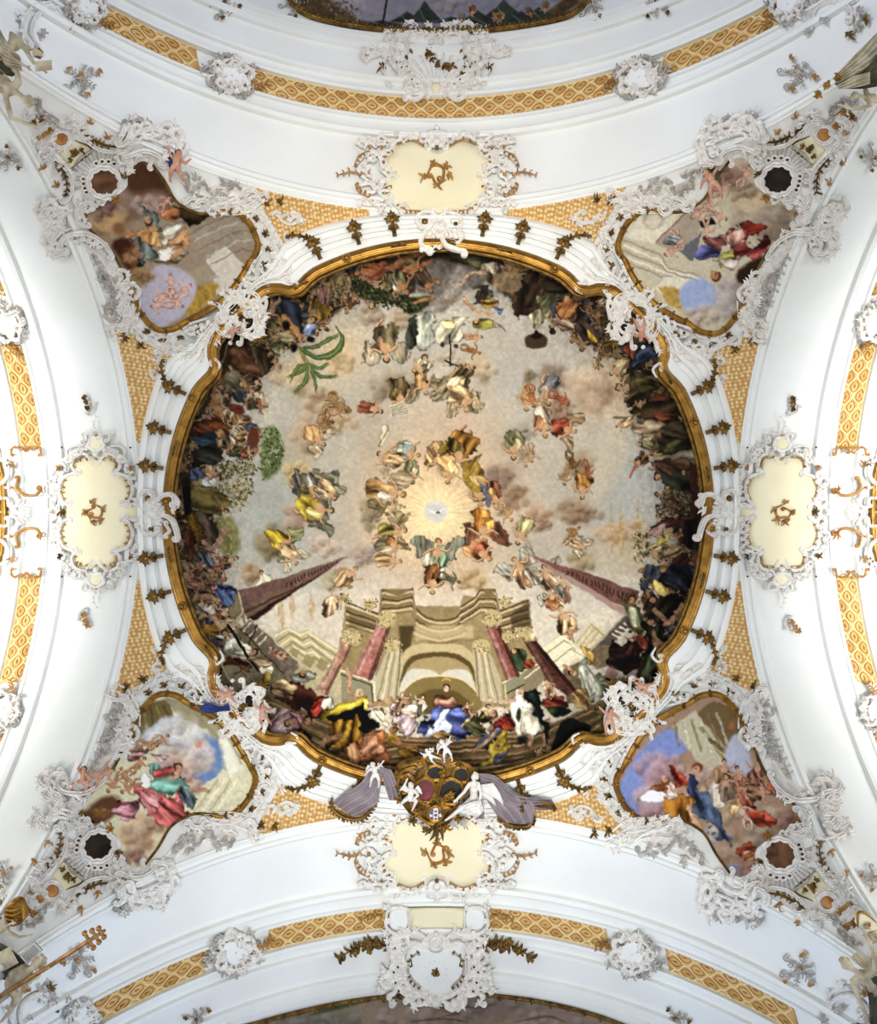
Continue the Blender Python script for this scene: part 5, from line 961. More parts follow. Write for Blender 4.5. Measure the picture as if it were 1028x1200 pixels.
# ------------------------------------------------------------------ cream cartouches on the four arches
def gold_swirl(g, s=1., mt='copper'):
    g.scroll([(-10 * s, 4 * s), (-4 * s, -7 * s), (6 * s, -5 * s), (6 * s, 5 * s)], 1.8 * s, 0, 1, 3 * s, 1, mt, lift=1, name='gilded_scroll'); g.scroll([(-5 * s, 2 * s), (0, 10 * s), (9 * s, 6 * s)], 1.6 * s, 2 * s, -1, 0, 1, mt, lift=1, name='gilded_scroll')
    for x, y, a in ((-10, 3, 3.), (10, 2, .1), (0, 10, 1.5), (-3, -7, -1.8), (8, -5, -.7)): g.spray((x * s, y * s), a, 4, 1.8, 8 * s, 1.3 * s, mt, 'gilded_leaf', lift=1)
def cartouche_wide(cy, sg, label, top=True):
    fr = lambda P: [(CX - 2 + x, cy + sg * y) for x, y in P]
    g = G(root_at('cream_cartouche', (CX - 2, cy), 'shell', label, 'cartouche'), 'shell', fr); g.base = 2.5
    g.slab([(-48, -33), (-30, -38), (-12, -30), (0, -26), (12, -30), (30, -38), (48, -33), (52, -26), (62, -16), (58, -4), (52, 2), (58, 10), (62, 22), (50, 32), (46, 38), (30, 43), (13, 44), (9, 51), (-9, 51), (-13, 44), (-30, 43), (-46, 38), (-50, 32), (-62, 22), (-58, 10), (-52, 2), (-58, -4), (-62, -16), (-52, -26)], 'cream', .8, 'cream_panel', depth=2)
    gold_swirl(g, 1.25)
    for pth in ([(-54, -28), (-65, -16), (-60, -2)], [(54, -28), (65, -16), (60, -2)], [(-60, 8), (-65, 22), (-54, 32)], [(60, 8), (65, 22), (54, 32)]): g.band(pth, 6, 4, 0, lift=.6)
    for s_ in (-1, 1): g.band([(s_ * 74, -24), (s_ * 79, -8), (s_ * 76, 8), (s_ * 80, 22)], 7, 5, 0, 'stucco'); g.band([(s_ * 54, -37), (s_ * 74, -38), (s_ * 90, -36)], 6, 5, 0); g.band([(s_ * 54, 38), (s_ * 74, 38), (s_ * 90, 36)], 6, 5, 0)
    g.band([(-44, -41), (-26, -45), (-12, -40)], 6, 4, 0); g.band([(44, -41), (26, -45), (12, -40)], 6, 4, 0); g.band([(-44, 42), (-26, 50), (-12, 50)], 6, 4, 0); g.band([(44, 42), (26, 50), (12, 50)], 6, 4, 0)
    for s in (-1, 1):
        X = lambda *p: [(s * a, b) for a, b in p]
        g.scroll(X((50, -35), (34, -43), (16, -36), (12, -29)), 2.6, 3, -s, 3, s); g.fringe(X((46, -33), (30, -38), (15, -31)), 5, 4.5, .8, s * sg, lift=1.2)
        g.scroll(X((54, -36), (66, -46), (50, -48), (36, -46)), 2.2, 2, s, 2, -s); g.spray((s * 47, -44), -pi / 2, 4, 1.6, 7, 1.3)
        g.scroll(X((54, -34), (72, -34), (90, -37)), 2.2, 0, 1, 2.5, -s); 
        for k in range(5): g.boss((s * (58 + k * 7), -31), 1.9, 'copper' if k % 2 else 'stucco', .8, .8, 'rib')
        g.scroll(X((52, -28), (62, -24), (66, -12), (58, -4)), 2.6, 3, s, 2.5, s); g.fringe(X((52, -24), (60, -20), (62, -11)), 4, 4.5, .9, -s * sg); g.scroll(X((66, -4), (58, 2), (50, 2)), 2., 2, 1, 2, -1); g.spray((s * 52, 2), pi if s > 0 else 0, 4, 1.5, 7, 1.2)
        g.scroll(X((56, 8), (66, 13), (66, 26), (54, 30)), 2.6, 2.5, s, 3, s); g.fringe(X((54, 14), (61, 17), (60, 25)), 4, 4.5, .9, s * sg)
        g.scroll(X((50, 34), (70, 37), (90, 34)), 2.2, 0, 1, 2.5, s)
        for k in range(5): g.boss((s * (54 + k * 7), 33), 1.9, 'copper' if k % 2 else 'stucco', .8, .8, 'rib')
        g.scroll(X((50, 34), (40, 45), (24, 48), (12, 46), (10, 54)), 2.8, 2, -s, 2, s); g.fringe(X((46, 36), (36, 42), (18, 44)), 6, 4.5, .8, -s * sg); g.scroll(X((60, 44), (50, 52), (34, 52)), 1.8, 2, s, 0, 1); g.boss((s * 50, 47), 2.6, 'copper', .8, .8)
        g.scroll(X((72, -24), (84, -22), (94, -12), (92, -26)), 1.8, 2, -s, 0, 1); g.fringe(X((80, -26), (92, -20), (97, -8)), 5, 6, 1.1, s * sg, 'copper'); g.scroll(X((80, -6), (90, 0), (82, 8)), 2., 2, s, 2, -s); g.boss((s * 80, 1), 2.4, 'copper')
        g.scroll(X((74, 12), (88, 14), (94, 24)), 1.8, 2, s, 0, 1); g.fringe(X((80, 28), (92, 22), (96, 12)), 5, 6, 1.1, -s * sg, 'copper'); g.stem(X((88, 2), (100, -2), (118, 2)), 5, 6, 1.1, 1.2, 'copper'); g.spray((s * 72, 20), 0 if s > 0 else pi, 4, 2, 9, 1.3); g.spray((s * 72, -16), 0 if s > 0 else pi, 4, 2, 9, 1.3)
    g.slab([(-12, -44), (-10, -50), (10, -50), (12, -44), (8, -32), (-8, -32)], 'stucco', 2, 'vase'); g.boss((0, -36), 5, 'stucco', .8, 2); g.boss((0, -30), 2.5, 'darkgold', .8, 2); g.spray((0, -51), -pi / 2, 3, 1.4, 6, 1.4)
cartouche_wide(205, 1, 'wide cream cartouche with gold scroll and white rocaille frame on the top arch')
cartouche_wide(1000, -1, 'wide cream cartouche with gold scroll below the coat of arms group')
def cartouche_tall(cx, sg, label):
    # local: x outward from the dome, y along the arch
    fr = lambda P: [(cx - sg * x, CY + y) for x, y in P]
    g = G(root_at('cream_cartouche', (cx, CY), 'shell', label, 'cartouche'), 'shell', fr); g.base = 4.
    g.slab([(-20, -62), (-8, -66), (0, -60), (8, -66), (22, -60), (28, -46), (38, -36), (42, -20), (34, -6), (38, 0), (34, 8), (42, 22), (38, 38), (28, 48), (22, 62), (8, 67), (0, 61), (-8, 67), (-20, 62), (-24, 48), (-34, 40), (-40, 24), (-36, 10), (-48, 8), (-48, -8), (-36, -10), (-40, -24), (-34, -38), (-24, -46)], 'cream', .8, 'cream_panel')
    for s_ in (-1, 1):
        g.band([(s_ * 38, -56), (s_ * 46, -40), (s_ * 48, -22), (s_ * 42, -8)], 7, 6, 0); g.band([(s_ * 38, 56), (s_ * 46, 40), (s_ * 48, 22), (s_ * 42, 8)], 7, 6, 0); g.band([(s_ * 10, -74), (s_ * 24, -72), (s_ * 34, -62)], 7, 4, 0); g.band([(s_ * 10, 74), (s_ * 24, 72), (s_ * 34, 62)], 7, 4, 0)
    fr0 = g.fr; g.fr = lambda P: fr0([(b, a) for a, b in P]); gold_swirl(g, 1.0); g.fr = fr0
    for t in (-1, 1):
        Y = lambda *p: [(a, t * b) for a, b in p]
        for s in (-1, 1):
            X = lambda *p: [(s * a, t * b) for a, b in p]; u = s * t
            g.scroll(X((4, 56), (12, 68), (24, 66), (28, 54), (22, 46)), 2.5, 0, 1, 3, u); g.fringe(X((10, 64), (22, 62), (25, 52)), 4, 4, .9, -u * sg if 0 else u, 'copper')
            g.scroll(X((26, 46), (38, 40), (43, 26), (38, 12), (32, 8)), 2.7, 3, -u, 3, u); g.fringe(X((36, 38), (40, 26), (36, 14)), 4, 4, .9, u, 'copper'); g.scroll(X((30, 62), (34, 72), (26, 78), (12, 76)), 2., 2, 1, 0, 1)
            g.shell((s * 12, t * 56), t * (pi / 2 - s * 1.2), t * (pi / 2 - s * .2), 6, 16, 21, 1.1); g.spray((s * 40, t * 52), 0 if s > 0 else pi, 4, 2, 8, 1.3, 'darkgold' if t > 0 else 'copper'); g.spray((s * 34, t * 60), t * .9 if s > 0 else pi - t * .9, 4, 1.6, 8, 1.3)
            g.boss((s * 40, t * 76), 1.2, 'dark', .5)
        g.ring((0, t * 80), 9, 8, 2.2, 'stucco', .08, 5, 'shield_frame'); g.slab([(x * 7, t * 80 + y * 6) for x, y in ((-1, -.8), (1, -.8), (.8, .6), (0, 1), (-.8, .6))], 'cream', 1.2, 'small_shield'); g.scroll(Y((-14, 84), (-16, 92), (-6, 92)), 1.7, 2, 1, 2, -1); g.scroll(Y((14, 84), (16, 92), (6, 92)), 1.7, 2, 1, 2, -1); g.boss((0, t * 68), 3.6, 'stucco', .8, 1.2); g.boss((0, t * 90), 1.8, 'copper')
        g.stem(Y((0, 94), (3, 104), (-2, 114)), 4, 4, .7, .6); 
        g.scroll(Y((-36, 6), (-46, 10), (-52, 4)), 2.4, 2, 1, 2.5, -1)
    g.spray((36, 0), 0, 5, 2.4, 9, 1.4, 'darkgold', 'gilded_leaf'); g.scroll([(46, -6), (52, -12), (46, -18)], 2, 2, 1, 2, -1); g.scroll([(46, 6), (52, 12), (46, 18)], 2, 2, -1, 2, 1); g.spray((52, 0), 0, 5, 2.6, 9, 1.3)
cartouche_tall(115, 1, 'tall cream cartouche with gold scroll and white rocaille frame on the left arch')
cartouche_tall(914, -1, 'tall cream cartouche with gold scroll and white rocaille frame on the right arch')

# ------------------------------------------------------------------ small sprigs of stucco flowers
def sprig(c, s, label, big=True, ang=0., mt='copper', name='stucco_sprig'):
    ca, sa = math.cos(ang), math.sin(ang); fr = lambda P: [(c[0] + s * (x * ca - y * sa), c[1] + s * (x * sa + y * ca)) for x, y in P]
    g = G(root_at(name, c, 'shell', label, 'ornament'), 'shell', fr)
    if big:
        g.scroll([(-16, 12), (-8, 2), (2, 0), (12, -8)], 1.2 * s, 4 * s, 1, 3 * s, -1, 'greystucco'); g.scroll([(-4, 18), (4, 12), (6, 4)], 1.2 * s, 4 * s, -1, 0, 1, 'greystucco')
        for x, y, a in ((-14, -10, 3.4), (2, -14, -1.8), (18, -6, -.2), (14, 10, .6), (2, 18, 1.6), (-12, 8, 2.4)): g.stem([(0, 0), (x * .6, y * .7), (x, y)], 4, 6 * s, .9 * s, .8 * s, 'greystucco')
        for x, y in ((-16, -10), (20, -7), (6, 20), (-2, -2)): g.flower((x, y), 4.5 * s, 5, mt)
    else:
        g.stem([(-2, 14), (2, 4), (0, -8)], 4, 6 * s, .9 * s, .8 * s); g.scroll([(2, 14), (8, 8), (8, 0)], 1.1 * s, 3 * s, 1, 2 * s, 1)
        for x, y in ((-1, -2), (-4, -8), (1, 5)): g.flower((x, y), 5 * s, 6, mt)
sprig((96, 92), 1.0, 'grey stucco sprig with gold flowers on the top arch, near the upper left corner'); sprig((936, 86), 1.0, 'grey stucco sprig with gold flowers on the top arch, near the upper right corner', ang=.6)
sprig((92, 1124), 1.0, 'grey stucco sprig with gold flowers behind the gold staff, lower left', ang=-.7); sprig((938, 1136), 1.0, 'grey stucco sprig with gold flowers on the bottom arch, near the lower right corner', ang=1.2)
sprig((103, 473), .9, 'small gilded sprig above the left tall cartouche', False, 0, 'darkgold'); sprig((100, 726), .9, 'small gilded sprig below the left tall cartouche', False, pi, 'copper')
sprig((929, 474), .9, 'small gilded sprig above the right tall cartouche', False, .3, 'darkgold'); sprig((929, 734), .9, 'small gilded sprig below the right tall cartouche', False, pi - .3, 'copper')
sprig((10, 185), .8, 'gilded sprig cut by the left edge, beside the upper left oculus', True, 1., 'darkgold'); sprig((1022, 184), .7, 'gilded sprig cut by the right edge, beside the upper right oculus', True, 2., 'darkgold'); sprig((4, 1026), .7, 'gilded sprig cut by the left edge, beside the lower left oculus', True, 2.); sprig((1022, 1030), .7, 'gilded sprig cut by the right edge, beside the lower right oculus', True, 2.)

# ------------------------------------------------------------------ gilded lattice bands
def th_of(d, v, h=-3):
    r = float(rv(np.array(float(v)))); lo, hi = -pi / 2, pi / 2
    for _ in range(40):
        m = (lo + hi) / 2; x, z = barrel_pt(v, m, h)
        if 750 * x / z < d: lo = m
        else: hi = m
    return (lo + hi) / 2
def band_xyz(side, th, v, h):
    P = np.array([local(side, *(lambda q: (q[0], vv, q[1]))(barrel_pt(vv, t, h))) for t, vv in zip(th, v)])
    c = np.array([local(side, 0, vv, 750 - float(rv(np.array(vv)))) for vv in v]); N = c - P; return P, N / np.linalg.norm(N, axis=1)[:, None]
def sided(side, d): return -d if side in ('near', 'left') else d
def lattice(side, d0, d1, label):
    """d0..d1: photo distance along the arch from its middle"""
    a, b = sorted((th_of(sided(side, d0), 473), th_of(sided(side, d1), 473))); rr = 438.
    r = empty('lattice_band', band_xyz(side, [(a + b) / 2], [473], -2)[0][0], label, 'lattice band', 'gold lattice bands on the arches')
    n = max(6, int((b - a) * rr / 6)); th = np.linspace(a, b, n); mb = MB(); V = []
    for v in (460.6, 485.4): V += list(band_xyz(side, th, [v] * n, -1.5)[0])
    for v in (460.6, 485.4): V += list(band_xyz(side, th, [v] * n, -4)[0])
    mb.add(V, [(i, i + 1, n + i + 1, n + i) for i in range(n - 1)] + [(2 * n + i, 3 * n + i, 3 * n + i + 1, 2 * n + i + 1) for i in range(n - 1)] + [(i, 2 * n + i, 2 * n + i + 1, i + 1) for i in range(n - 1)] + [(n + i, n + i + 1, 3 * n + i + 1, 3 * n + i) for i in range(n - 1)] + [(0, n, 3 * n, 2 * n), (n - 1, 3 * n - 1, 4 * n - 1, 2 * n - 1)])
    mb.build('ground', M['tan'], r); per = 23.; mb = MB(); L = (b - a) * rr; off = .0
    ns = max(8, int(L / 2.2)); s = np.linspace(0, L, ns)
    for k in range(4):
        v = 460.9 + 8.1 * k + (-1) ** k * 4.05 * np.cos(2 * pi * s / per); v = np.clip(v, 460.6, 485.4)
        P, N = band_xyz(side, a + s / rr, v, -1.2); tube3(mb, P, N, np.full(ns, .85), np.full(ns, .9), 'round')
    for v in (460.8, 485.2):
        P, N = band_xyz(side, a + s / rr, [v] * ns, -1.2); tube3(mb, P, N, np.full(ns, .7), np.full(ns, 1.), 'round')
    mb.build('ribbon_net', M['palegold'], r); mb = MB()
    for k in range(3):
        m = 0
        while True:
            sc_ = per * (m + (.5 if k % 2 == 0 else 0.)); m += 1
            if sc_ > L - 2: break
            if sc_ < 2: continue
            vc = 460.9 + 8.1 * (k + .5); t = np.linspace(0, 2 * pi, 12, endpoint=False)
            rad = .62 + .38 * np.abs(np.cos(t)) ** 2
            P, N = band_xyz(side, a + (sc_ + 6.4 * np.cos(t) * rad) / rr, np.clip(vc + 4.6 * np.sin(t), 461, 485), -1.2); tube3(mb, P, N, np.full(12, .42), np.full(12, .6), 'round', True)
            for q, wv in ((0, 1.5),):
                u = np.linspace(-2.4, 2.4, 4); P, N = band_xyz(side, a + (sc_ + u) / rr, [vc] * 4, -1.2); tube3(mb, P, N, np.array([.3, .9, .9, .3]), np.array([.4, .9, .9, .4]), 'round')
    o = mb.build('diamond_rosettes', M['lattice'], r)
lattice('far', -222, 205, 'gold lattice band along the middle of the top arch'); lattice('far', -412, -282, 'gold lattice band at the left end of the top arch'); lattice('far', 262, 412, 'gold lattice band at the right end of the top arch')
lattice('near', -200, -58, 'gold lattice band on the bottom arch, left of the pale double panel'); lattice('near', 60, 198, 'gold lattice band on the bottom arch, right of the pale double panel'); lattice('near', -420, -272, 'gold lattice band at the left end of the bottom arch'); lattice('near', 268, 420, 'gold lattice band at the right end of the bottom arch')
for sd in ('left', 'right'):
    lattice(sd, -196, -74, 'gold lattice band on the %s arch, above the bright window frame' % sd); lattice(sd, 76, 200, 'gold lattice band on the %s arch, below the bright window frame' % sd); lattice(sd, -420, -256, 'gold lattice band cut by the %s edge, upper one' % sd); lattice(sd, 262, 420, 'gold lattice band cut by the %s edge, lower one' % sd)

def mini_cartouche(c, ang, s, label, mt='copper'):
    ca, sa = math.cos(ang), math.sin(ang); fr = lambda P: [(c[0] + s * (x * ca - y * sa), c[1] + s * (x * sa + y * ca)) for x, y in P]
    g = G(root_at('rocaille_cartouche', c, 'shell', label, 'cartouche', 'white shields between the lattice bands'), 'shell', fr); g.base = 3.5
    g.slab([(-11, -11), (0, -14), (12, -10), (14, 2), (8, 13), (0, 15), (-10, 11), (-13, 0)], 'wall', 1.6, 'shield')
    for t in (-1, 1):
        g.scroll([(-14, t * 4), (-14, t * 14), (-2, t * 18), (8, t * 14)], 2.1 * s, 3 * s, -t, 2.5 * s, t); g.scroll([(12, t * 13), (20, t * 12), (22, t * 2), (15, t * 1)], 2.2 * s, 2.5 * s, -t, 2 * s, -t); g.fringe([(-8, t * 14), (4, t * 13), (13, t * 7)], 4, 3.4 * s, .8 * s, t, mt)
        g.scroll([(-18, t * 3), (-26, t * 9), (-22, t * 17)], 1.9 * s, 2 * s, t, 2 * s, -t); g.spray((-20, t * 14), pi - t * .7, 4, 1.8, 9 * s, 1.3 * s, 'greystucco'); g.spray((20, t * 15), t * .8, 4, 1.8, 9 * s, 1.3 * s, 'greystucco'); g.spray((0, t * 19), t * pi / 2, 5, 2.4, 8 * s, 1.3 * s); g.spray((-8, t * 20), t * 2., 3, 1.4, 8 * s, 1.2 * s, 'greystucco')
    g.band([tuple(q_) for q_ in ringp((0, 0), 19, 18, 16)], 8 * s, 10, 0, 'stucco', True); g.band([tuple(q_) for q_ in ringp((0, 0), 25, 20, 16)], 6 * s, 10, 0, 'greystucco', True, lift=.2)
    g.stem([(24, 0), (32, 3), (42, -3)], 5, 8 * s, 1.2 * s, 1.2 * s, mt); g.stem([(-24, 0), (-31, -4), (-38, 3)], 5, 8 * s, 1.2 * s, 1.2 * s, 'greystucco'); g.boss((0, 0), 1.6 * s, 'stucco', .8, 1.8)
for x, y, a, s, lb in ((271, 92, .28, 1., 'white rocaille shield between lattice bands on the top arch, left one'), (750, 94, pi - .26, 1., 'white rocaille shield between lattice bands on the top arch, right one'), (276, 1113, -.3, 1.05, 'white rocaille shield between lattice bands on the bottom arch, left one'), (742, 1116, pi + .3, 1.05, 'white rocaille shield between lattice bands on the bottom arch, right one'), (12, 380, 1.3, .85, 'white rocaille shield at the left edge, above the middle'), (8, 832, -1.3, .85, 'white rocaille shield at the left edge, below the middle'), (1021, 378, 1.84, .85, 'white rocaille shield at the right edge, above the middle'), (1026, 835, -1.84, .85, 'white rocaille shield at the right edge, below the middle'), (100, 12, -.9 + pi / 2, .9, 'small bluish rocaille shield at the upper left end of the top lattice'), (925, 8, .9 + pi / 2, .9, 'small bluish rocaille shield at the upper right end of the top lattice'), (96, 1190, .9, .8, 'small bluish rocaille shield at the lower left end of the bottom lattice')):
    mini_cartouche((x, y), a, s, lb)

# ------------------------------------------------------------------ large shell cartouches on the inner edges of the nave vaults
def shell_cartouche(c, sg, label, gold_in):
    fr = lambda P: [(c[0] + x, c[1] + sg * y) for x, y in P]
    g = G(root_at('shell_cartouche', c, 'shell', label, 'cartouche'), 'shell', fr)
    g.slab([(-34, -22), (-18, -30), (0, -26), (18, -30), (34, -22), (38, -4), (30, 14), (14, 30), (0, 34), (-14, 30), (-30, 14), (-38, -4)], 'wall', 1.2, 'shell_field')
    g.shell((0, 30), -pi + .25, -.25, 13, 14, 44, 2., lift=.9)
    for s in (-1, 1):
        X = lambda *p: [(s * a, b) for a, b in p]
        g.scroll(X((38, -30), (34, -14), (46, -2), (42, 10), (26, 22), (14, 32)), 4., 5, -s, 4, s, lift=2); g.scroll(X((30, 6), (22, 16), (10, 24)), 3.2, 4, s, 4, s, lift=2); g.scroll(X((4, -30), (16, -36), (30, -34), (36, -24)), 3.2, 4, -s, 4, s, lift=2); g.scroll(X((48, -40), (60, -36), (56, -24), (44, -22)), 2.8, 3, 1, 3, s, lift=1); g.scroll(X((44, -8), (60, -14), (74, -10), (84, -16)), 3.4, 4, s, 3, -s, lift=1); g.scroll(X((58, -10), (62, 6), (54, 20)), 3., 3, s, 3, -s, lift=1)
        for k in range(5): g.boss((s * (46 - k * 6), 0 + k * 6.5), 1.5, 'dark', .4, 4.5, 'hole_shade')
        g.fringe(X((32, -16), (40, 0), (32, 14)), 5, 7, 1.1, s * sg, 'darkgold', lift=2); g.spray((s * 52, -36), -.6 if s > 0 else pi + .6, 5, 2, 12, 1.8); g.spray((s * 82, -14), 0 if s > 0 else pi, 4, 1.6, 9, 1.6); g.spray((s * 54, 22), 1.2 if s > 0 else pi - 1.2, 4, 1.6, 10, 1.5); g.scroll(X((12, 34), (24, 42), (34, 38)), 3, 3, 1, 3, -1, lift=1); g.spray((s * 20, -36), -pi / 2, 5, 1.8, 11, 1.7); g.spray((s * 60, 4), 0 if s > 0 else pi, 4, 1.8, 11, 1.5, 'darkgold', 'gilded_leaf')
    for s_ in (-1, 1): g.band([(s_ * 14, 34), (s_ * 30, 20), (s_ * 46, 6), (s_ * 46, -8), (s_ * 38, -26)], 11, 8, 0, lift=1.5); g.band([(s_ * 50, -24), (s_ * 66, -14), (s_ * 84, -12)], 9, 5, 0); g.band([(s_ * 6, -36), (s_ * 24, -40), (s_ * 40, -38)], 9, 5, 0)
    g.boss((0, 28), 6, 'cream', .7, 2); g.ring((0, 28), 7, 8, 1.8, lift=2); g.spray((0, -34), -pi / 2, 7, 2.6, 13, 1.9); g.spray((-8, -42), -pi / 2, 5, 2., 10, 1.6); g.spray((10, -42), -pi / 2, 5, 2., 10, 1.6)
    if gold_in == 'branch':
        g.stem([(-8, -22), (-8, -10), (-2, -2), (12, 4), (22, 2)], 7, 8, 1.5, 1.4, 'darkgold'); g.flower((-8, -12), 6, 6, 'darkgold'); g.flower((14, 4), 6, 6, 'darkgold'); g.flower((2, 2), 5, 5, 'darkgold')
    else:
        g.flower((0, 4), 7, 6, 'darkgold'); g.boss((0, 4), 3, 'dark', .6, 3); 
        for s in (-1, 1): g.stem([(s * 56, -16), (s * 74, -20), (s * 96, -14), (s * 112, -8)], 9, 10, 1.7, 1.3, 'darkgold', 0, 'gilded_branch'); g.flower((s * 72, -20), 7, 6, 'darkgold'); g.flower((s * 92, -16), 5, 6, 'darkgold')
shell_cartouche((511, 76), 1, 'large white shell cartouche with gold branch on the bluish vault edge, top', 'branch')
g = G(root_at('shield_cartouche', (511, 1132), 'shell', 'large white scrolled cartouche with a dark boss on the bluish vault edge, bottom', 'cartouche'), 'shell', lambda P: [(511 + x, 1132 + y) for x, y in P]); g.base = 5.
g.slab([(-30, -28), (-14, -24), (0, -28), (14, -24), (30, -28), (36, -8), (33, 12), (20, 26), (0, 33), (-20, 26), (-33, 12), (-36, -8)], 'wall', .8, 'field'); g.flower((0, 3), 6, 7, 'darkgold'); g.boss((0, 3), 3, 'dark', .6, 2.)
g.shell((0, 3), -pi, pi - .5, 13, 9, 15, .8)
for s_ in (-1, 1):
    X = lambda *p: [(s_ * a, b) for a, b in p]
    g.scroll(X((10, -28), (28, -32), (37, -22), (39, -4), (34, 14), (20, 28), (6, 33)), 3., 3, s_, 3, s_, lift=1.5); g.scroll(X((22, -20), (32, -10), (31, 6), (20, 18)), 1.6, 2, -s_, 2, -s_, 'greystucco', lift=1.2); g.fringe(X((20, -20), (29, -14), (28, -4)), 4, 5, 1.1, -s_, 'darkgold', lift=1.5); g.fringe(X((30, 6), (26, 14), (18, 20)), 4, 5, 1.1, -s_, 'darkgold', lift=1.5)
    g.scroll(X((34, -40), (50, -38), (56, -26), (46, -16), (48, 2), (58, 10), (62, 24)), 3.6, 4, s_, 4, -s_, lift=.8); g.scroll(X((46, -8), (52, 6), (46, 20), (34, 30)), 2.8, 3, -s_, 3, s_, lift=1); g.scroll(X((40, 20), (52, 28), (54, 40)), 2.4, 3, 1, 3, -1, lift=.5); g.scroll(X((8, 36), (20, 40), (34, 34)), 2.6, 3, 1, 3, -1, lift=1); g.scroll(X((12, -36), (22, -44), (34, -40)), 2.4, 3, -s_, 2, s_, lift=1)
    for x, y, an in ((40, -44, -1.2), (56, -34, -.4), (60, 0, .1), (64, 22, .6), (50, 36, 1.2), (26, 40, 1.4), (46, 10, .3), (24, -46, -1.5)): g.spray((s_ * x, y), an if s_ > 0 else pi - an, 5, 2.2, 9, 1.6)
    for x, y in ((45, -6), (50, 0), (48, 12), (44, 22)): g.boss((s_ * x, y), 1.3, 'dark', .4, 5.5, 'hole_shade')
    g.band(X((34, -36), (46, -24), (44, -4), (44, 12), (34, 28), (14, 38)), 10, 10, 0, lift=1.2); g.band(X((52, -30), (52, -8), (56, 8), (56, 26)), 9, 6, 0)
    g.stem(X((54, -24), (72, -32), (92, -26), (116, -12)), 11, 11, 1.8, 1.4, 'darkgold', 0, 'gilded_branch')
    for x, y, r_ in ((70, -30, 8), (84, -30, 7), (78, -24, 6), (96, -22, 6), (112, -14, 5)): g.flower((s_ * x, y), r_, 6, 'darkgold')
g.slab([(-9, -40), (9, -40), (12, -32), (6, -22), (-6, -22), (-12, -32)], 'stucco', 3, 'urn'); g.ring((0, -32), 6, 7, 2., lift=4); g.boss((0, -42), 3, 'stucco', .9, 3, 'knob'); g.boss((0, 38), 4.5, 'marble', 1.2, 2, 'tip', 1.6, 0); g.spray((0, 34), pi / 2, 7, 2.8, 11, 1.7)
g = G(root_at('pale_panel', (512, 1075), 'shell', 'pale pink panel flanked by white rocaille, above the bottom shield cartouche', 'panel'), 'shell'); g.base = 3.
g.slab([(480, 1063), (544, 1063), (544, 1084), (480, 1084)], 'cream', 3., 'centre_panel', False); 
for s in (-1, 1):
    X = lambda *p: [(512 + s * a, b) for a, b in p]
    g.slab(X((36, 1064), (52, 1064), (56, 1074), (52, 1085), (36, 1084)), 'wall', 3., 'side_panel'); g.scroll(X((36, 1061), (48, 1059), (58, 1064), (60, 1074)), 2.2, 2, 1, 2.5, s, lift=3); g.scroll(X((36, 1087), (48, 1090), (58, 1084), (61, 1076)), 2.2, 2, 1, 2.5, -s, lift=3); g.spray((512 + s * 58, 1060), -1. if s > 0 else pi + 1, 5, 2, 9, 1.5, lift=3); g.spray((512 + s * 60, 1086), .9 if s > 0 else pi - .9, 5, 2, 9, 1.5, lift=3); g.scroll(X((33, 1060), (33, 1088)), 1.2, mt='stucco', lift=3, prof='round', name='fillet'); g.stem(X((64, 1072), (76, 1070), (90, 1076)), 5, 6, 1.2, 1., 'copper')
for c, a, lb in (((264, 6), .5, 'grey stucco cluster cut by the top edge, left of the dark vault painting'), ((769, 7), .9, 'grey stucco cluster cut by the top edge, right of the dark vault painting'), ((232, 1194), -.4, 'dark gilded cluster at the bottom edge, left of the brown vault painting'), ((792, 1194), .4, 'grey stucco cluster at the bottom edge, right of the brown vault painting'), ((346, 4), .3, 'white leaf crest at the top edge, left end of the dark vault painting'), ((694, 6), -.3, 'white leaf crest at the top edge, right end of the dark vault painting')): sprig(c, .8, lb, True, a, 'darkgold')
# ------------------------------------------------------------------ the four pendentives: painting, gilded frame, rocaille surround, oculus, foot and clasp
LM = {'ul': [(122.6, 211), (128, 397), (316.6, 223), (260, 350), (71, 162), (49, 235), (150, 140)],
      'ur': [(913.6, 206.5), (901, 401), (714, 222), (763, 352), (964, 158), (988, 234), (886, 132)],
      'll': [(114, 993.6), (131.5, 805), (308, 980), (261, 851), (64, 1046), (37, 968), (141, 1070)],
      'lr': [(915.3, 1006.6), (899, 803), (707, 986), (768, 854), (966, 1057), (995, 980), (890, 1083)]}
def corner_map(k):
    A = np.array([[x, y, 1] for x, y in LM['ul']], float); B = np.array(LM[k], float)
    return np.linalg.lstsq(A, B, rcond=None)[0]
KP, KA, KC, KB, KR = K(60, 150, 3.807), K(0, 100, 6.), K(0, 0, 2.937), K(240, 310, 9.345), K(185, 265, 4.4696)
OUT = KP((335, 265), (345, 200), (395, 150), (450, 165), (500, 240), (545, 320), (600, 362), (660, 385), (720, 385), (790, 372), (845, 395), (890, 450), (914, 530), (884, 590), (852, 650), (800, 722), (735, 782), (660, 827), (600, 852), (540, 887), (470, 887), (410, 830), (375, 765), (340, 690), (310, 610), (270, 540), (215, 485), (165, 435), (155, 375), (185, 330), (260, 322))
CREST = {}
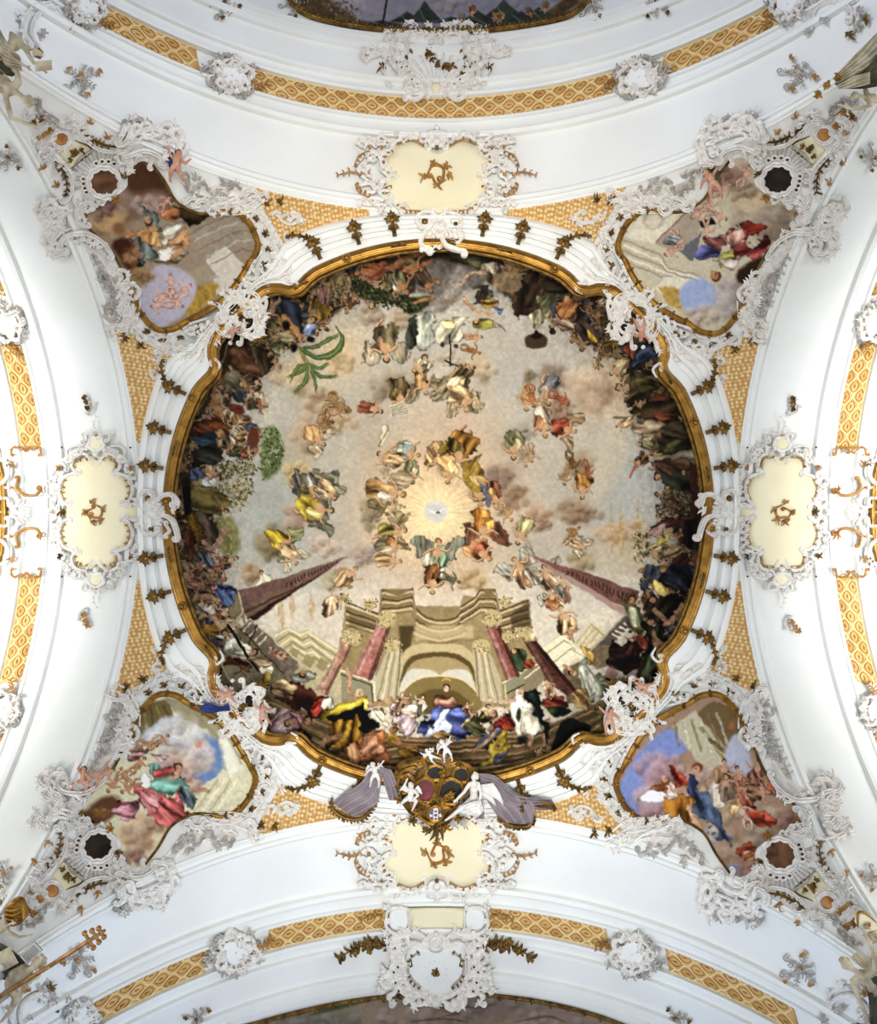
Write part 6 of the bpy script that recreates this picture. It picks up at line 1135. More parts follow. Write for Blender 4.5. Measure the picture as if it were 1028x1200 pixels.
def pend(k, where):
    X = corner_map(k); XF[0] = X
    px = lambda p: tuple(np.array([p[0], p[1], 1.]) @ X)
    flip = np.linalg.det(X[:2]) < 0
    subject = {'ul': 'a man reading between brown clouds and small angels', 'ur': 'a red-robed writer on brown clouds', 'll': 'a seated figure in red and green before a blue sky', 'lr': 'a blue-robed figure with an orange-clad angel'}[k]
    r = root_at('pendentive_fresco', KP.pt(500, 500), 'rim', '%s pendentive painting: %s' % (where, subject), 'fresco', 'painted pendentives')
    o = np.array([px(q) for q in spline(OUT, 3., True)]); XF[0] = None
    painted('painted_plaster', o, 'rim', CV, .8, 1., r); XF[0] = X
    g = G(r, 'rim'); q = KP((735, 375), (790, 366), (850, 392), (898, 450), (922, 530), (890, 595), (858, 655), (806, 728), (740, 790), (664, 835), (604, 862), (542, 896), (466, 896), (402, 834), (368, 768), (334, 692))
    mb = MB(); stroke(mb, spline(q), 3.4, .9, 1.2, 'rim', 'frame'); mb.build('gilded_moulding', M['gold'], r)
    qq = spline(q)
    for i in range(8, len(qq) - 6, 9):
        mb = MB(); t = qq[i + 1] - qq[i - 1]; a = math.atan2(t[1], t[0])
        for s in (-1, 1): leaf(mb, qq[i], a + s * .9, 5.5, 1.5, s * .6, 4.2, 'rim')
        dome_bump(mb, qq[i], 1.8, 1, 4.3, 'rim', 6); mb.build('carved_leaf', M['gold' if i % 2 else 'darkgold'], r)
    mb = MB(); stroke(mb, spline(KP((334, 692), (304, 612), (264, 544), (210, 490), (160, 440))), 1.6, .9, 1.2, 'rim', 'frame'); mb.build('side_moulding', M['darkgold'], r)
    mb = MB(); stroke(mb, spline(KP((450, 160), (506, 238), (551, 318), (604, 358), (664, 380), (735, 375))), 1.6, .9, 1.2, 'rim', 'frame'); mb.build('side_moulding', M['darkgold'], r)
    # rocaille surround
    fl = -1 if flip else 1
    g = G(root_at('rocaille_surround', KP.pt(640, 920), 'rim', 'white rocaille surround of the %s pendentive painting' % where, 'stucco frame', 'rocaille surrounds of the pendentives'), 'rim')
    g.scroll(KP((760, 352), (856, 372), (912, 436), (940, 530), (905, 606), (872, 668), (818, 744), (750, 806)), 2.4, lift=.4, name='inner_band'); g.scroll(KP((700, 850), (612, 878), (546, 914), (460, 912), (392, 842)), 2.4, lift=.4, name='inner_band')
    for a, b in ((905, 610), (880, 660), (850, 700), (700, 865), (660, 880), (625, 900)): g.boss(KP.pt(a, b), 1.5, 'dark', .5, 1.6, 'hole_shade')
    g.scroll(KP((690, 345), (800, 330), (890, 355), (955, 420), (992, 500), (1005, 590), (985, 660), (940, 690)), 3.2, 4, 1, 4, 1, lift=.8); g.scroll(KP((1000, 520), (1030, 600), (1010, 660)), 2.2, 2, 1, 3, 1, lift=.5)
    g.scroll(KP((320, 800), (380, 900), (460, 955), (560, 985), (660, 985), (740, 950), (770, 890)), 3.2, 4, -1, 4, -1, lift=.8); g.scroll(KP((500, 985), (600, 1020), (690, 1010)), 2.2, 2, -1, 3, -1, lift=.5)
    for a, b, c, d in ((905, 400, 950, 380), (945, 470, 985, 460), (960, 540, 1000, 545), (940, 610, 985, 625), (430, 900, 400, 940), (500, 935, 480, 975), (580, 930, 580, 970), (660, 900, 680, 950)):
        p0, p1 = KP.pt(a, b), KP.pt(c, d); g.spray(p0, math.atan2(p1[1] - p0[1], p1[0] - p0[0]), 4, 2., 9, 1.5, 'darkgold', 'gilded_leaf')
    for a, b in ((960, 700), (920, 740), (800, 960), (770, 930)): g.boss(KP.pt(a, b), 2.6, 'stucco', .9, .6, 'pearl')
    g.scroll(KP((880, 690), (930, 720), (960, 770), (950, 830)), 2.6, 3, -1, 3, 1); g.scroll(KP((800, 830), (850, 900), (850, 960)), 2.6, 3, -1, 3, 1)
    # plain coves along both arches, with foliage laid over them
    g.scroll(KP((112, 490), (180, 520), (245, 590), (292, 690), (318, 780), (335, 860)), [2.5, 5, 6, 6, 5, 2], mt='stucco', prof='cup', h=.5, name='cove'); g.scroll(KP((90, 510), (160, 530), (220, 600), (262, 700), (285, 790), (280, 900)), 1.8, 3, 1, 0, 1, name='cove_rim')
    for p0, p1, p2 in (((180, 560), (220, 640), (240, 720)), ((240, 640), (265, 720), (262, 790)), ((280, 760), (300, 820), (280, 880))): g.stem(KP(p0, p1, p2), 6, 8, 1.2, 1.1, 'greystucco')
    for n, p in enumerate((((385, 715), (372, 800), (330, 880), (255, 935)), ((360, 700), (340, 780), (300, 850), (262, 900)), ((395, 760), (380, 850), (330, 920), (275, 950)), ((345, 720), (310, 780), (290, 850)), ((370, 740), (350, 830), (290, 915)))): g.scroll(KP(*p), [1.2, 2.6, 2., .6], 0, 1, 0, 1, prof='ridge', h=1.1, lift=1 + n * .4, name='sweeping_leaf')
    g.scroll(KP((300, 700), (350, 690), (390, 720), (370, 760), (330, 750)), 2.6, 2, 1, 3, 1, lift=2); g.spray(KP.pt(350, 700), -2.3, 6, 2.6, 12, 1.8, lift=2); g.boss(KP.pt(352, 728), 3.4, 'stucco', .9, 2.5, 'pearl'); g.spray(KP.pt(310, 740), pi, 5, 2., 11, 1.5, lift=1)
    g.scroll(KP((560, 175), (600, 235), (670, 275), (760, 290), (860, 285)), [2.5, 5, 6, 5, 2], mt='stucco', prof='cup', h=.5, name='cove'); g.scroll(KP((540, 200), (590, 260), (660, 300), (760, 316), (850, 315)), 1.8, 0, 1, 3, -1, name='cove_rim')
    for n, p in enumerate((((700, 375), (800, 372), (880, 340), (978, 272)), ((715, 360), (820, 345), (890, 310), (955, 280)), ((740, 382), (840, 380), (900, 360), (972, 300)), ((720, 350), (800, 320), (860, 285)), ((690, 360), (760, 330), (830, 330), (925, 290)))): g.scroll(KP(*p), [1.2, 2.6, 2., .6], 0, 1, 0, 1, prof='ridge', h=1.1, lift=1 + n * .4, name='sweeping_leaf')
    g.scroll(KP((690, 300), (730, 260), (780, 270), (770, 310)), 2.4, 2, 1, 3, 1, lift=1); g.spray(KP.pt(770, 260), -1.2, 6, 2.2, 13, 1.6, 'greystucco'); g.spray(KP.pt(640, 230), -1.4, 5, 1.6, 12, 1.5, 'greystucco'); g.stem(KP((600, 260), (660, 300), (700, 340)), 6, 8, 1.2, 1.2, 'greystucco'); g.spray(KP.pt(950, 330), -.4, 5, 2.4, 10, 1.4, 'darkgold', 'gilded_leaf'); g.spray(KP.pt(330, 925), 2.4, 5, 2.4, 10, 1.4, 'darkgold', 'gilded_leaf')
    # scrolls running out into the mosaic wedges
    g.scroll([(172, 418), (184, 424), (188, 436), (182, 444), (176, 438)], 2.4, 0, 1, 3, 1); g.spray((180, 414), -.6, 4, 1.8, 8, 1.3); g.spray((163, 402), 1., 5, 2.4, 9, 1.3, 'darkgold', 'gilded_leaf'); g.scroll([(322, 246), (330, 258), (342, 262), (352, 254), (345, 248)], 2.4, 0, 1, 3, -1); g.spray((352, 256), .6, 4, 1.8, 8, 1.3); g.spray((326, 236), -.6, 5, 2.4, 9, 1.3, 'darkgold', 'gilded_leaf')
    g.shell((212, 408), 1.2, 2.6, 6, 6, 15, 1.6); g.shell((328, 284), -1., .5, 6, 6, 15, 1.6); g.scroll(KR((100, 690), (160, 640), (220, 650), (240, 700)), 2.2, 3, 1, 2, 1); g.scroll(KR((650, 170), (690, 200), (700, 250)), 2.2, 3, -1, 2, 1)
    g.band(KP((742, 340), (850, 350), (925, 400), (970, 480), (985, 570), (960, 650)), 8.5, 11, 0, lift=1.); g.band(KP((340, 830), (400, 915), (470, 955), (560, 975), (660, 965), (740, 925)), 8.5, 11, 0, lift=1.)
    g.band(KP((300, 640), (335, 740), (330, 830), (280, 920)), 10, 8, 0, 'stucco', lift=1.2); g.band(KP((230, 640), (270, 740), (275, 850)), 8, 6, 0, 'greystucco', lift=1.)
    g.band(KP((600, 330), (690, 355), (790, 345), (880, 315), (960, 285)), 10, 8, 0, lift=1.2); g.band(KP((570, 200), (650, 262), (740, 270), (840, 268)), 8, 6, 0, 'greystucco', lift=1.)
    g.band(KP((905, 640), (880, 690), (830, 760), (760, 830), (690, 872), (610, 905)), 7, 12, 0, lift=1.2); g.band(KP((960, 690), (920, 760), (860, 840), (780, 910), (700, 960)), 9, 9, 0, lift=.8)
    g.band([(178, 412), (186, 424), (186, 440)], 7, 3, 0); g.band([(318, 250), (334, 256), (350, 260)], 7, 3, 0)
    # crests towards the corner
    g = G(root_at('rocaille_crest', KC.pt(520, 470), 'rim', 'white rocaille crest on the arch edge, %s' % {'ul': 'above the upper left oculus', 'ur': 'above the upper right oculus', 'll': 'below the lower left oculus', 'lr': 'below the lower right oculus'}[k], 'ornament', 'rocaille crests beside the oculi'), 'rim'); CREST[k] = g.root.name
    g.scroll(KP((300, 70), (360, 40), (440, 20), (520, 45), (562, 100), (545, 150), (490, 165)), 4., 4, 1, 4, 1, lift=4); g.scroll(KP((330, 120), (400, 95), (460, 110), (500, 150)), 3.2, 3, 1, 3, 1, lift=4); g.scroll(KP((340, 60), (420, 60), (500, 90)), 2., 3, 1, 3, -1, lift=5); g.scroll(KC((430, 440), (470, 470), (540, 480), (600, 500)), 2.8, 3, -1, 3, -1, lift=4)
    for a, b, an in ((450, 420, -1.8), (440, 460, 2.8), (585, 440, -.9), (600, 490, .2), (520, 460, -1.5), (480, 480, -1.2), (560, 530, .9), (470, 520, 2.)): g.spray(KC.pt(a, b), an, 5, 2.2, 10, 1.6, lift=4)
    g.scroll(KC((455, 430), (450, 405), (470, 400), (480, 420)), 1.8, 0, 1, 2, 1); g.boss(KC.pt(560, 490), 4, 'stucco', .8, 1.5, 'pearl'); g.shell(KC.pt(550, 500), -1.6, .6, 7, 6, 13, 1.6, lift=4)
    g = G(root_at('rocaille_crest', KA.pt(430, 980), 'rim', 'white rocaille crest on the arch edge, %s' % {'ul': 'left of the upper left oculus', 'ur': 'right of the upper right oculus', 'll': 'left of the lower left oculus', 'lr': 'right of the lower right oculus'}[k], 'ornament', 'rocaille crests beside the oculi'), 'rim')
    g.scroll(KA((370, 862), (430, 870), (462, 930), (442, 1010), (402, 1060), (385, 1110), (420, 1165), (480, 1170)), 4., 3, 1, 3, -1, lift=4); g.scroll(KA((430, 900), (400, 960), (390, 1040), (380, 1100)), 2.4, 3, -1, 3, 1, lift=4.5); g.scroll(KA((480, 1175), (448, 1110), (480, 1050), (560, 1030), (640, 1050), (725, 1110), (780, 1190)), 3.6, 4, 1, 3, 1, lift=4); g.scroll(KA((500, 1150), (480, 1110), (510, 1080)), 2.2, 2, 1, 2, 1)
    for a, b, an in ((300, 820, 3.4), (330, 850, 2.4), (350, 800, -1.5), (340, 1085, 2.8), (370, 1000, 3.), (400, 1180, 2.), (320, 900, 2.8), (460, 1000, .2), (380, 1150, 2.6)): g.spray(KA.pt(a, b), an, 5, 2.2, 9.5, 1.5, lift=4)
    for i in range(5): g.boss(KA.pt(415 - i * 5, 950 + i * 45), 1.1, 'dark', .4, 5, 'hole_shade')
    g.band(KA((300, 840), (400, 860), (440, 950), (400, 1060), (390, 1150)), 11, 8, 0, lift=5); g.band(KA((470, 1160), (500, 1070), (600, 1040), (720, 1100)), 8, 6, 0, lift=3)
    g = G(bpy.data.objects[CREST[k]], 'rim'); g.band(KP((300, 60), (400, 25), (500, 30), (556, 90), (530, 160)), 11, 8, 0, lift=5); g.band(KC((430, 430), (500, 450), (590, 460)), 9, 6, 0, 'greystucco', lift=4)
    # oculus
    g = G(root_at('oculus', KA.pt(730, 680), 'rim', {'ul': 'upper left round oculus with dark green-brown hollow and scalloped rim', 'ur': 'upper right round oculus with a black hollow, inside half brown', 'll': 'lower left round oculus with a black hollow and scalloped rim', 'lr': 'lower right round oculus with a brown hollow and scalloped rim'}[k], 'oculus', 'oculi of the pendentives'), 'rim')
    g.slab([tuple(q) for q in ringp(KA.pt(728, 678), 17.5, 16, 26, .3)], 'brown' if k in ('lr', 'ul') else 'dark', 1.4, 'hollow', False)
    mb = MB(); stroke(mb, ringp(KA.pt(728, 678), 19, 17.5, 40, .3, .05, 11), 3., 1.2, 1.5, 'rim', 'groove', True); mb.build('scalloped_rim', M['stucco'], g.root)
    for a, b in ((582, 655), (584, 688), (592, 720), (604, 748), (715, 532), (760, 532), (800, 548), (672, 545)): e_ = g.ring(KA.pt(a, b), 3.2, 2.6, 1.1, lift=1.2, name='egg'); r0_ = g.root; g.root = e_; g.boss(KA.pt(a, b), 1.8, 'brown', .5, 1.2, 'egg_eye'); g.root = r0_
    g.shell(KA.pt(730, 680), pi * .93, pi * 1.62, 15, 24, 38, 1.7, 'greystucco', lift=.4); g.scroll(KA((505, 600), (545, 520), (620, 465), (700, 440), (760, 445)), 2., 0, 1, 0, 1, 'greystucco', lift=.6, name='shell_edge'); g.scroll(KA((520, 690), (510, 640), (545, 610)), 2.4, 3, -1, 2, 1)
    g.scroll(KA((820, 525), (828, 472), (880, 455), (915, 500), (908, 570), (872, 602)), 3., 0, 1, 3, 1, lift=1.5); g.scroll(KA((652, 862), (655, 832), (600, 822), (545, 850), (515, 812)), 3., 2.5, 1, 3, 1, lift=1.5); g.scroll(KA((612, 992), (560, 972), (535, 920), (545, 872)), 2.6, 2.5, -1, 2, -1, lift=1.5); g.scroll(KC((510, 572), (520, 550), (505, 530), (470, 530)), 2.6, 2.5, -1, 2, 1, lift=1.5)
    g.spray(KA.pt(800, 790), .9, 6, 3.6, 8, 1.3, 'gold', 'gilded_sprig', lift=3); g.flower(KA.pt(800, 785), 5, 6, 'gold', lift=4); g.spray(KA.pt(590, 905), .3, 4, 2., 6, 1.1, 'gold', 'gilded_sprig'); g.spray(KA.pt(860, 640), -1., 5, 2.4, 10, 1.5, 'darkgold', 'gilded_sprig')
    g.band(KA((600, 790), (660, 810), (760, 800)), 6, 4, 0, lift=1.); g.band(KA((830, 500), (890, 510), (880, 590)), 7, 4, 0, lift=1.5); g.band(KA((640, 850), (560, 840), (530, 880), (560, 960)), 7, 5, 0, lift=1.5)
    # foot of the pendentive
    g = G(root_at('pendentive_finial', KA.pt(450, 420), 'rim', 'stucco foot of the %s pendentive with gold lozenge and amber medallion' % where, 'ornament', 'pendentive feet'), 'rim')
    loz = KA((415, 480), (525, 385), (640, 455), (495, 585)); g.slab(loz, 'cream', .8, 'gold_lozenge', False); g.scroll(KA((525, 385), (640, 455), (495, 585)), 1.2, mt='darkgold', prof='round', name='lozenge_rim'); g.flower(KA.pt(520, 470), 7, 5, 'darkgold'); g.spray(KA.pt(560, 450), 0, 4, 2, 7, 1.2, 'darkgold', 'gilded_leaf'); g.spray(KA.pt(490, 510), 1.8, 4, 2, 7, 1.2, 'darkgold', 'gilded_leaf')
    g.boss(KA.pt(425, 375), 7.6, 'medal', .35, .8, 'medallion'); g.ring(KA.pt(425, 375), 10.5, 10, 2.6, wob=.03, k=9, prof='groove', name='medallion_ring', lift=.8); g.fringe([tuple(q) for q in ringp(KA.pt(425, 375), 13, 13, 30)], 12, 4, 1., -fl, 'stucco', 'scalloped_edge')
    g.scroll(KA((430, 285), (520, 288), (562, 338), (622, 400), (700, 448), (800, 460), (842, 428)), 3.2, 3, 1, 3, -1, lift=1); g.scroll(KA((560, 300), (640, 370), (740, 420), (830, 430)), 2., 0, 1, 0, 1, 'darkgold', lift=.5, name='gilded_scroll'); g.stem(KA((580, 330), (660, 390), (760, 425)), 6, 8, 1.3, 1., 'darkgold'); g.spray(KA.pt(740, 370), -1.2, 4, 1.6, 10, 1.3, 'copper', 'gilded_leaf'); g.spray(KA.pt(620, 260), -.8, 4, 1.8, 8, 1.3, 'copper', 'gilded_leaf')
    g.scroll(KA((335, 440), (400, 520), (470, 602), (498, 680), (492, 760), (455, 812)), 3.2, 3, -1, 3, 1, lift=1); g.stem(KA((380, 530), (445, 610), (470, 700), (460, 780)), 7, 8, 1.3, 1., 'darkgold'); g.spray(KA.pt(320, 565), 3.1, 4, 1.6, 9, 1.3, 'copper', 'gilded_leaf'); g.spray(KA.pt(410, 700), 3.4, 4, 1.6, 9, 1.3, 'copper', 'gilded_leaf')
    g.spray(KA.pt(490, 245), -1.5, 6, 2.2, 11, 1.6); g.spray(KA.pt(560, 290), -.6, 5, 1.8, 9, 1.5); g.spray(KA.pt(295, 440), 2.8, 6, 2.2, 11, 1.6); g.spray(KA.pt(330, 500), 2.4, 5, 1.8, 9, 1.5)
    for n in range(5): a, b = 345 - n * 26, 395 - n * 46; g.scroll(KA((a - 34, b + 20), (a, b - 14), (a + 34, b - 26)), 2.4, 2, 1, 2, -1, 'copper' if n % 2 else 'stucco', lift=1, name='rib')
    g.scroll(KA((330, 430), (260, 330), (215, 240), (180, 150)), [2.5, 2.5, 2, 1], 3, 1, 0, 1, lift=.5); g.scroll(KA((440, 280), (350, 220), (270, 160), (190, 110)), [2.5, 2.5, 2, 1], 3, -1, 0, 1, lift=.5); g.slab(KA((275, 172), (330, 185), (425, 260), (390, 268), (330, 236)), 'medal', .6, 'red_inlay', False); g.spray(KA.pt(240, 240), .2, 5, 5, 9, 1.6, 'darkgold', 'gilded_leaf'); g.boss(KA.pt(240, 235), 4.5, 'darkgold', .7, 1.)
    g.band(KA((440, 262), (540, 280), (620, 350)), 7, 4, 0, lift=1.2); g.band(KA((300, 440), (370, 530), (420, 600)), 7, 4, 0, lift=1.2); g.band(KA((330, 440), (250, 330), (180, 170)), 7, 5, 0, 'stucco'); g.band(KA((430, 262), (330, 190), (230, 120)), 7, 5, 0, 'greystucco')
    # clasp over the rim
    g = G(root_at('diagonal_clasp', KB.pt(400, 480), 'rim', 'openwork white clasp joining the round rim to the %s pendentive frame' % where, 'ornament', 'openwork clasps on the diagonals'), 'rim')
    for p in (((205, 255), (235, 350), (300, 410), (380, 400)), ((50, 430), (140, 445), (200, 500), (200, 590))): g.scroll(KB(*p), [2.6, 3.4, 3.4, 2.6], 0, 1, 2.5, -1, lift=3, name='strap')
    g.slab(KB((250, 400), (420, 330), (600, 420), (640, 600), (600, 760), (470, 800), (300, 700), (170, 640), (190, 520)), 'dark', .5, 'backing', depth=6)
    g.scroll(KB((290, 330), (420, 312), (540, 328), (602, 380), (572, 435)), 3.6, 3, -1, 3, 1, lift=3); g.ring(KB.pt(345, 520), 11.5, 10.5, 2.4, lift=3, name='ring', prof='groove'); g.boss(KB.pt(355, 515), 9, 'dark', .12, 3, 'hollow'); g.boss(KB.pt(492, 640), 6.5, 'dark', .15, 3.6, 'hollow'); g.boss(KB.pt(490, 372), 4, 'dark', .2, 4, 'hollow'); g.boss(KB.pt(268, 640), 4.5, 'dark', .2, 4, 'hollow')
    g.scroll(KB((470, 400), (530, 470), (560, 560), (580, 660), (560, 760), (480, 800)), 3.2, 3, -1, 3, 1, lift=3); g.scroll(KB((440, 400), (470, 500), (440, 600), (430, 690), (480, 730), (545, 690), (555, 600), (500, 560)), 2.2, 0, 1, 2.5, 1, lift=4); g.scroll(KB((150, 555), (138, 670), (185, 765), (250, 745), (255, 690)), 3.4, 0, 1, 2.5, 1, lift=3); g.scroll(KB((560, 440), (640, 470), (650, 560)), 2.4, 3, 1, 3, 1, lift=2)
    g.shell(KB.pt(420, 500), -1.4, .6, 7, 12, 19, 1.8, lift=4); g.shell(KB.pt(530, 730), .2, 2.4, 6, 4, 11, 1.8, lift=4); g.scroll(KB((470, 790), (520, 830), (570, 800)), 2.4, 3, 1, 3, -1, lift=3); g.spray(KB.pt(620, 640), .2, 5, 2.4, 10, 1.5, 'darkgold', 'gilded_leaf', lift=3); g.spray(KB.pt(600, 800), 1., 6, 2.6, 14, 1.6, 'darkgold', 'gilded_leaf', lift=3); g.flower(KB.pt(420, 600), 6, 6, 'darkgold', lift=5); g.scroll(KB((590, 470), (620, 510), (600, 560)), 2., 3, 1, 2, -1, lift=4)
    for a, b in ((620, 250), (450, 230), (500, 150)): g.boss(KB.pt(a, b), 2.4, 'stucco', .8, 1.5, 'pearl')
    g.scroll(KR((540, 290), (560, 260), (620, 275), (690, 245), (740, 275)), 2., lift=1, name='white_fillet'); g.scroll(KR((700, 350), (735, 330), (730, 300), (690, 300)), 2.2, 0, 1, 2.5, 1, lift=3); g.scroll(KR((285, 560), (270, 610), (285, 680), (250, 730)), 2., lift=1, name='white_fillet'); g.scroll(KR((310, 770), (330, 730), (300, 700), (280, 720)), 2.2, 0, 1, 2.5, -1, lift=3)
    g.band(KB((230, 350), (340, 380), (460, 400), (580, 500), (610, 640), (560, 760)), 9, 9, 0, lift=4); g.band(KB((190, 560), (260, 640), (380, 660), (440, 740)), 8, 6, 0, lift=4)
    XF[0] = None
for k, wh in (('ul', 'upper left'), ('ur', 'upper right'), ('ll', 'lower left'), ('lr', 'lower right')): pend(k, wh)
# ------------------------------------------------------------------ sculpted figures
def at(x, y, z0, d=0.):
    """a point seen at (x, y), d photo points in front of the height z0"""
    z = z0 - d * z0 / 750; return np.array([(x - CX) / F * z, (y - CY) / F * z, z])
def ball(mb, c, r, ax=None, nu=12, nv=8):
    V = []
    for j in range(nv + 1):
        b = pi * j / nv - pi / 2
        for i in range(nu): a = 2 * pi * i / nu; V.append(np.array([math.cos(a) * math.cos(b), math.sin(a) * math.cos(b), math.sin(b)]))
    V = np.array(V) * np.asarray(r, float)
    if ax is not None: V = V @ np.asarray(ax)
    mb.add(V + c, [(j * nu + i, j * nu + (i + 1) % nu, (j + 1) * nu + (i + 1) % nu, (j + 1) * nu + i) for j in range(nv) for i in range(nu)])
def limb3(mb, pts, rad, n=10):
    P = np.array(pts, float)
    for a, b, r0, r1 in zip(P[:-1], P[1:], rad[:-1], rad[1:]):
        t = (b - a) / max(np.linalg.norm(b - a), 1e-6); u = np.cross(t, [.31, .2, .93]); u /= np.linalg.norm(u); w = np.cross(t, u); V = []
        for k in range(5):
            f = k / 4; c = a + (b - a) * f; r = r0 + (r1 - r0) * f
            for i in range(n): q = 2 * pi * i / n; V.append(c + (u * math.cos(q) + w * math.sin(q)) * r)
        mb.add(V, [(k * n + i, k * n + (i + 1) % n, (k + 1) * n + (i + 1) % n, (k + 1) * n + i) for k in range(4) for i in range(n)] + [tuple(range(n - 1, -1, -1)), tuple(4 * n + i for i in range(n))])
        ball(mb, a, r0, nu=10, nv=6); ball(mb, b, r1, nu=10, nv=6)
def fuse(mb, name, m, parent, voxel):
    """melt overlapping volumes into one continuous skin"""
    V = W(np.concatenate(mb.v)); org = np.array(parent_world(parent))
    me = bpy.data.meshes.new('tmp'); me.from_pydata((V - org).tolist(), [], mb.f); me.update()
    o = bpy.data.objects.new('tmp', me); col.objects.link(o)
    md = o.modifiers.new('r', 'REMESH'); md.mode = 'VOXEL'; md.voxel_size = voxel * S; md.use_smooth_shade = True
    sm = o.modifiers.new('s', 'SMOOTH'); sm.iterations = 2; sm.factor = .5
    dg = bpy.context.evaluated_depsgraph_get(); ev = o.evaluated_get(dg); nm = bpy.data.meshes.new_from_object(ev)
    bpy.data.objects.remove(o); nm.name = name; nm.materials.clear(); nm.materials.append(m)
    nm.polygons.foreach_set('use_smooth', [True] * len(nm.polygons))
    ob = bpy.data.objects.new(name, nm); col.objects.link(ob); ob.parent = parent; return ob
def hand(mb, wr, d, h, up):
    d = d / np.linalg.norm(d); s = np.cross(d, up); s /= max(np.linalg.norm(s), 1e-6); n = np.cross(s, d); L = h * .055
    ball(mb, wr + d * L * .5, (L * .34, L * .34, L * .5), np.array([s, n * 1., d]) * 1., 8, 6)
    for k, (o_, l) in enumerate(((-.33, .8), (-.11, .95), (.11, .9), (.33, .7))):
        a = wr + d * L * .85 + s * o_ * L * .9; b = a + d * L * l * .55 + s * o_ * L * .15; c = b + d * L * l * .4 - n * L * .22; limb3(mb, [a, b, c], [L * .13, L * .11, L * .08], 6)
    a = wr + d * L * .25 - s * L * .35; limb3(mb, [a, a + (d * .5 - s * .45) * L, a + (d * .95 - s * .5) * L], [L * .15, L * .12, L * .09], 6)
def person(label, z0, h, J, skin='marble', child=False, hair='marble', wings=None, name='angel', cat='statue', group=None, cloth=None, voxel=None):
    """J: joints as (x, y, d) in the photo and in front of z0; h: height of the figure in photo points"""
    k = z0 / 750; H = h * k; Q = {a: at(b[0], b[1], z0, b[2]) for a, b in J.items()}
    root = empty(name, Q['hip'] * 1., label, cat, group); mb = MB(); c = 1.45 if child else 1.
    R_ = lambda f: f * H * c
    sh = (Q['sl'] + Q['sr']) / 2; hd = Q['head']; hr = H * (.098 if child else .066)
    limb3(mb, [Q['hip'], Q['hip'] * .45 + sh * .55, sh], [R_(.072), R_(.066), R_(.07)]); limb3(mb, [Q['sl'], sh, Q['sr']], [R_(.036), R_(.055), R_(.036)])
    ball(mb, Q['hip'], R_(.082)); ball(mb, Q['hip'] * .3 + sh * .7, R_(.08)); limb3(mb, [sh, sh * .4 + hd * .6], [R_(.034), R_(.03)])
    f = at(J['face'][0], J['face'][1], z0, J['face'][2]) - hd if 'face' in J else np.array([0, 0, -1.]); f /= max(np.linalg.norm(f), 1e-6); up = hd - sh; up /= max(np.linalg.norm(up), 1e-6); f = f - up * f.dot(up); f /= max(np.linalg.norm(f), 1e-6); s = np.cross(up, f)
    ball(mb, hd, (hr * .8, hr * .9, hr * 1.08), np.array([s, f, up])); ball(mb, hd + f * hr * .35 - up * hr * .5, hr * .55)
    ball(mb, hd + f * hr * .92 - up * hr * .12, (hr * .14, hr * .22, hr * .26), np.array([s, f, up]), 8, 6)
    for q in (-1, 1):
        ball(mb, hd + s * q * hr * .8 - up * hr * .1, (hr * .12, hr * .2, hr * .28), np.array([s, f, up]), 8, 6); ball(mb, hd + f * hr * .74 + s * q * hr * .36 + up * hr * .28, (hr * .28, hr * .16, hr * .1), np.array([s, f, up]), 8, 6); ball(mb, hd + f * hr * .62 + s * q * hr * .42 - up * hr * .32, hr * .27, nu=8, nv=6)
    ball(mb, hd + f * hr * .84 - up * hr * .58, (hr * .26, hr * .12, hr * .09), np.array([s, f, up]), 8, 6)
    for a in 'lr':
        if 'e' + a in J: limb3(mb, [Q['s' + a], Q['e' + a], Q['h' + a]], [R_(.036), R_(.03), R_(.021)]); hand(mb, Q['h' + a], Q['h' + a] - Q['e' + a], H * (1.1 if child else 1.), np.array([0, 0, -1.]))
        if 'k' + a in J:
            hp = Q['hip'] + (Q['s' + a] - sh) * .55; limb3(mb, [hp, Q['k' + a], Q['f' + a]], [R_(.06), R_(.042), R_(.024)]); t = Q['f' + a] - Q['k' + a]; t /= np.linalg.norm(t); ft = np.cross(t, s) * .4 + f * .6 + t * .35; ft /= np.linalg.norm(ft); limb3(mb, [Q['f' + a], Q['f' + a] + ft * H * .075 * c], [R_(.024), R_(.016)])
            m = (Q['k' + a] * .65 + Q['f' + a] * .35); ball(mb, m, R_(.036))
    fuse(mb, 'body', M[skin], root, voxel or max(.3, h * .0075))
    if hair:
        mb = MB(); 
        for i in range(34):
            v = np.array([R.gauss(0, 1) for _ in range(3)]); v /= np.linalg.norm(v)
            if v.dot(f) > .35 or v.dot(up) < -.45: continue
            ball(mb, hd + (s * v.dot(s) * .82 + f * v.dot(f) * .85 + up * v.dot(up) * 1.02) * hr, hr * R.uniform(.26, .4), nu=8, nv=5)
        fuse(mb, 'hair', M[hair], root, max(.3, h * .008))
    if wings:
        for a, pts in wings.items():
            p0, p1, p2 = [at(x, y, z0, d) for x, y, d in pts]; mb = MB()
            for i in range(9):
                t = i / 8.; b = p0 + (p1 - p0) * t; e = b + (p2 - b) * (.55 + .45 * t) * 1.; q = np.array([b, b * .5 + e * .5 + np.array([0, 0, -1.5]), e]); tt = np.linspace(0, 1, 7)[:, None]; P = (1 - tt) ** 2 * q[0] + 2 * tt * (1 - tt) * q[1] + tt ** 2 * q[2]
                N = np.tile([0, 0, -1.], (7, 1)); tube3(mb, P, N, np.array([.6, 1.3, 1.6, 1.7, 1.5, 1.1, .3]) * H * .022, np.full(7, H * .016), 'ridge')
            limb3(mb, [p0, p1], [H * .03, H * .022]); mb.build('wing', M[skin if skin != 'flesh' else 'marble'], root)
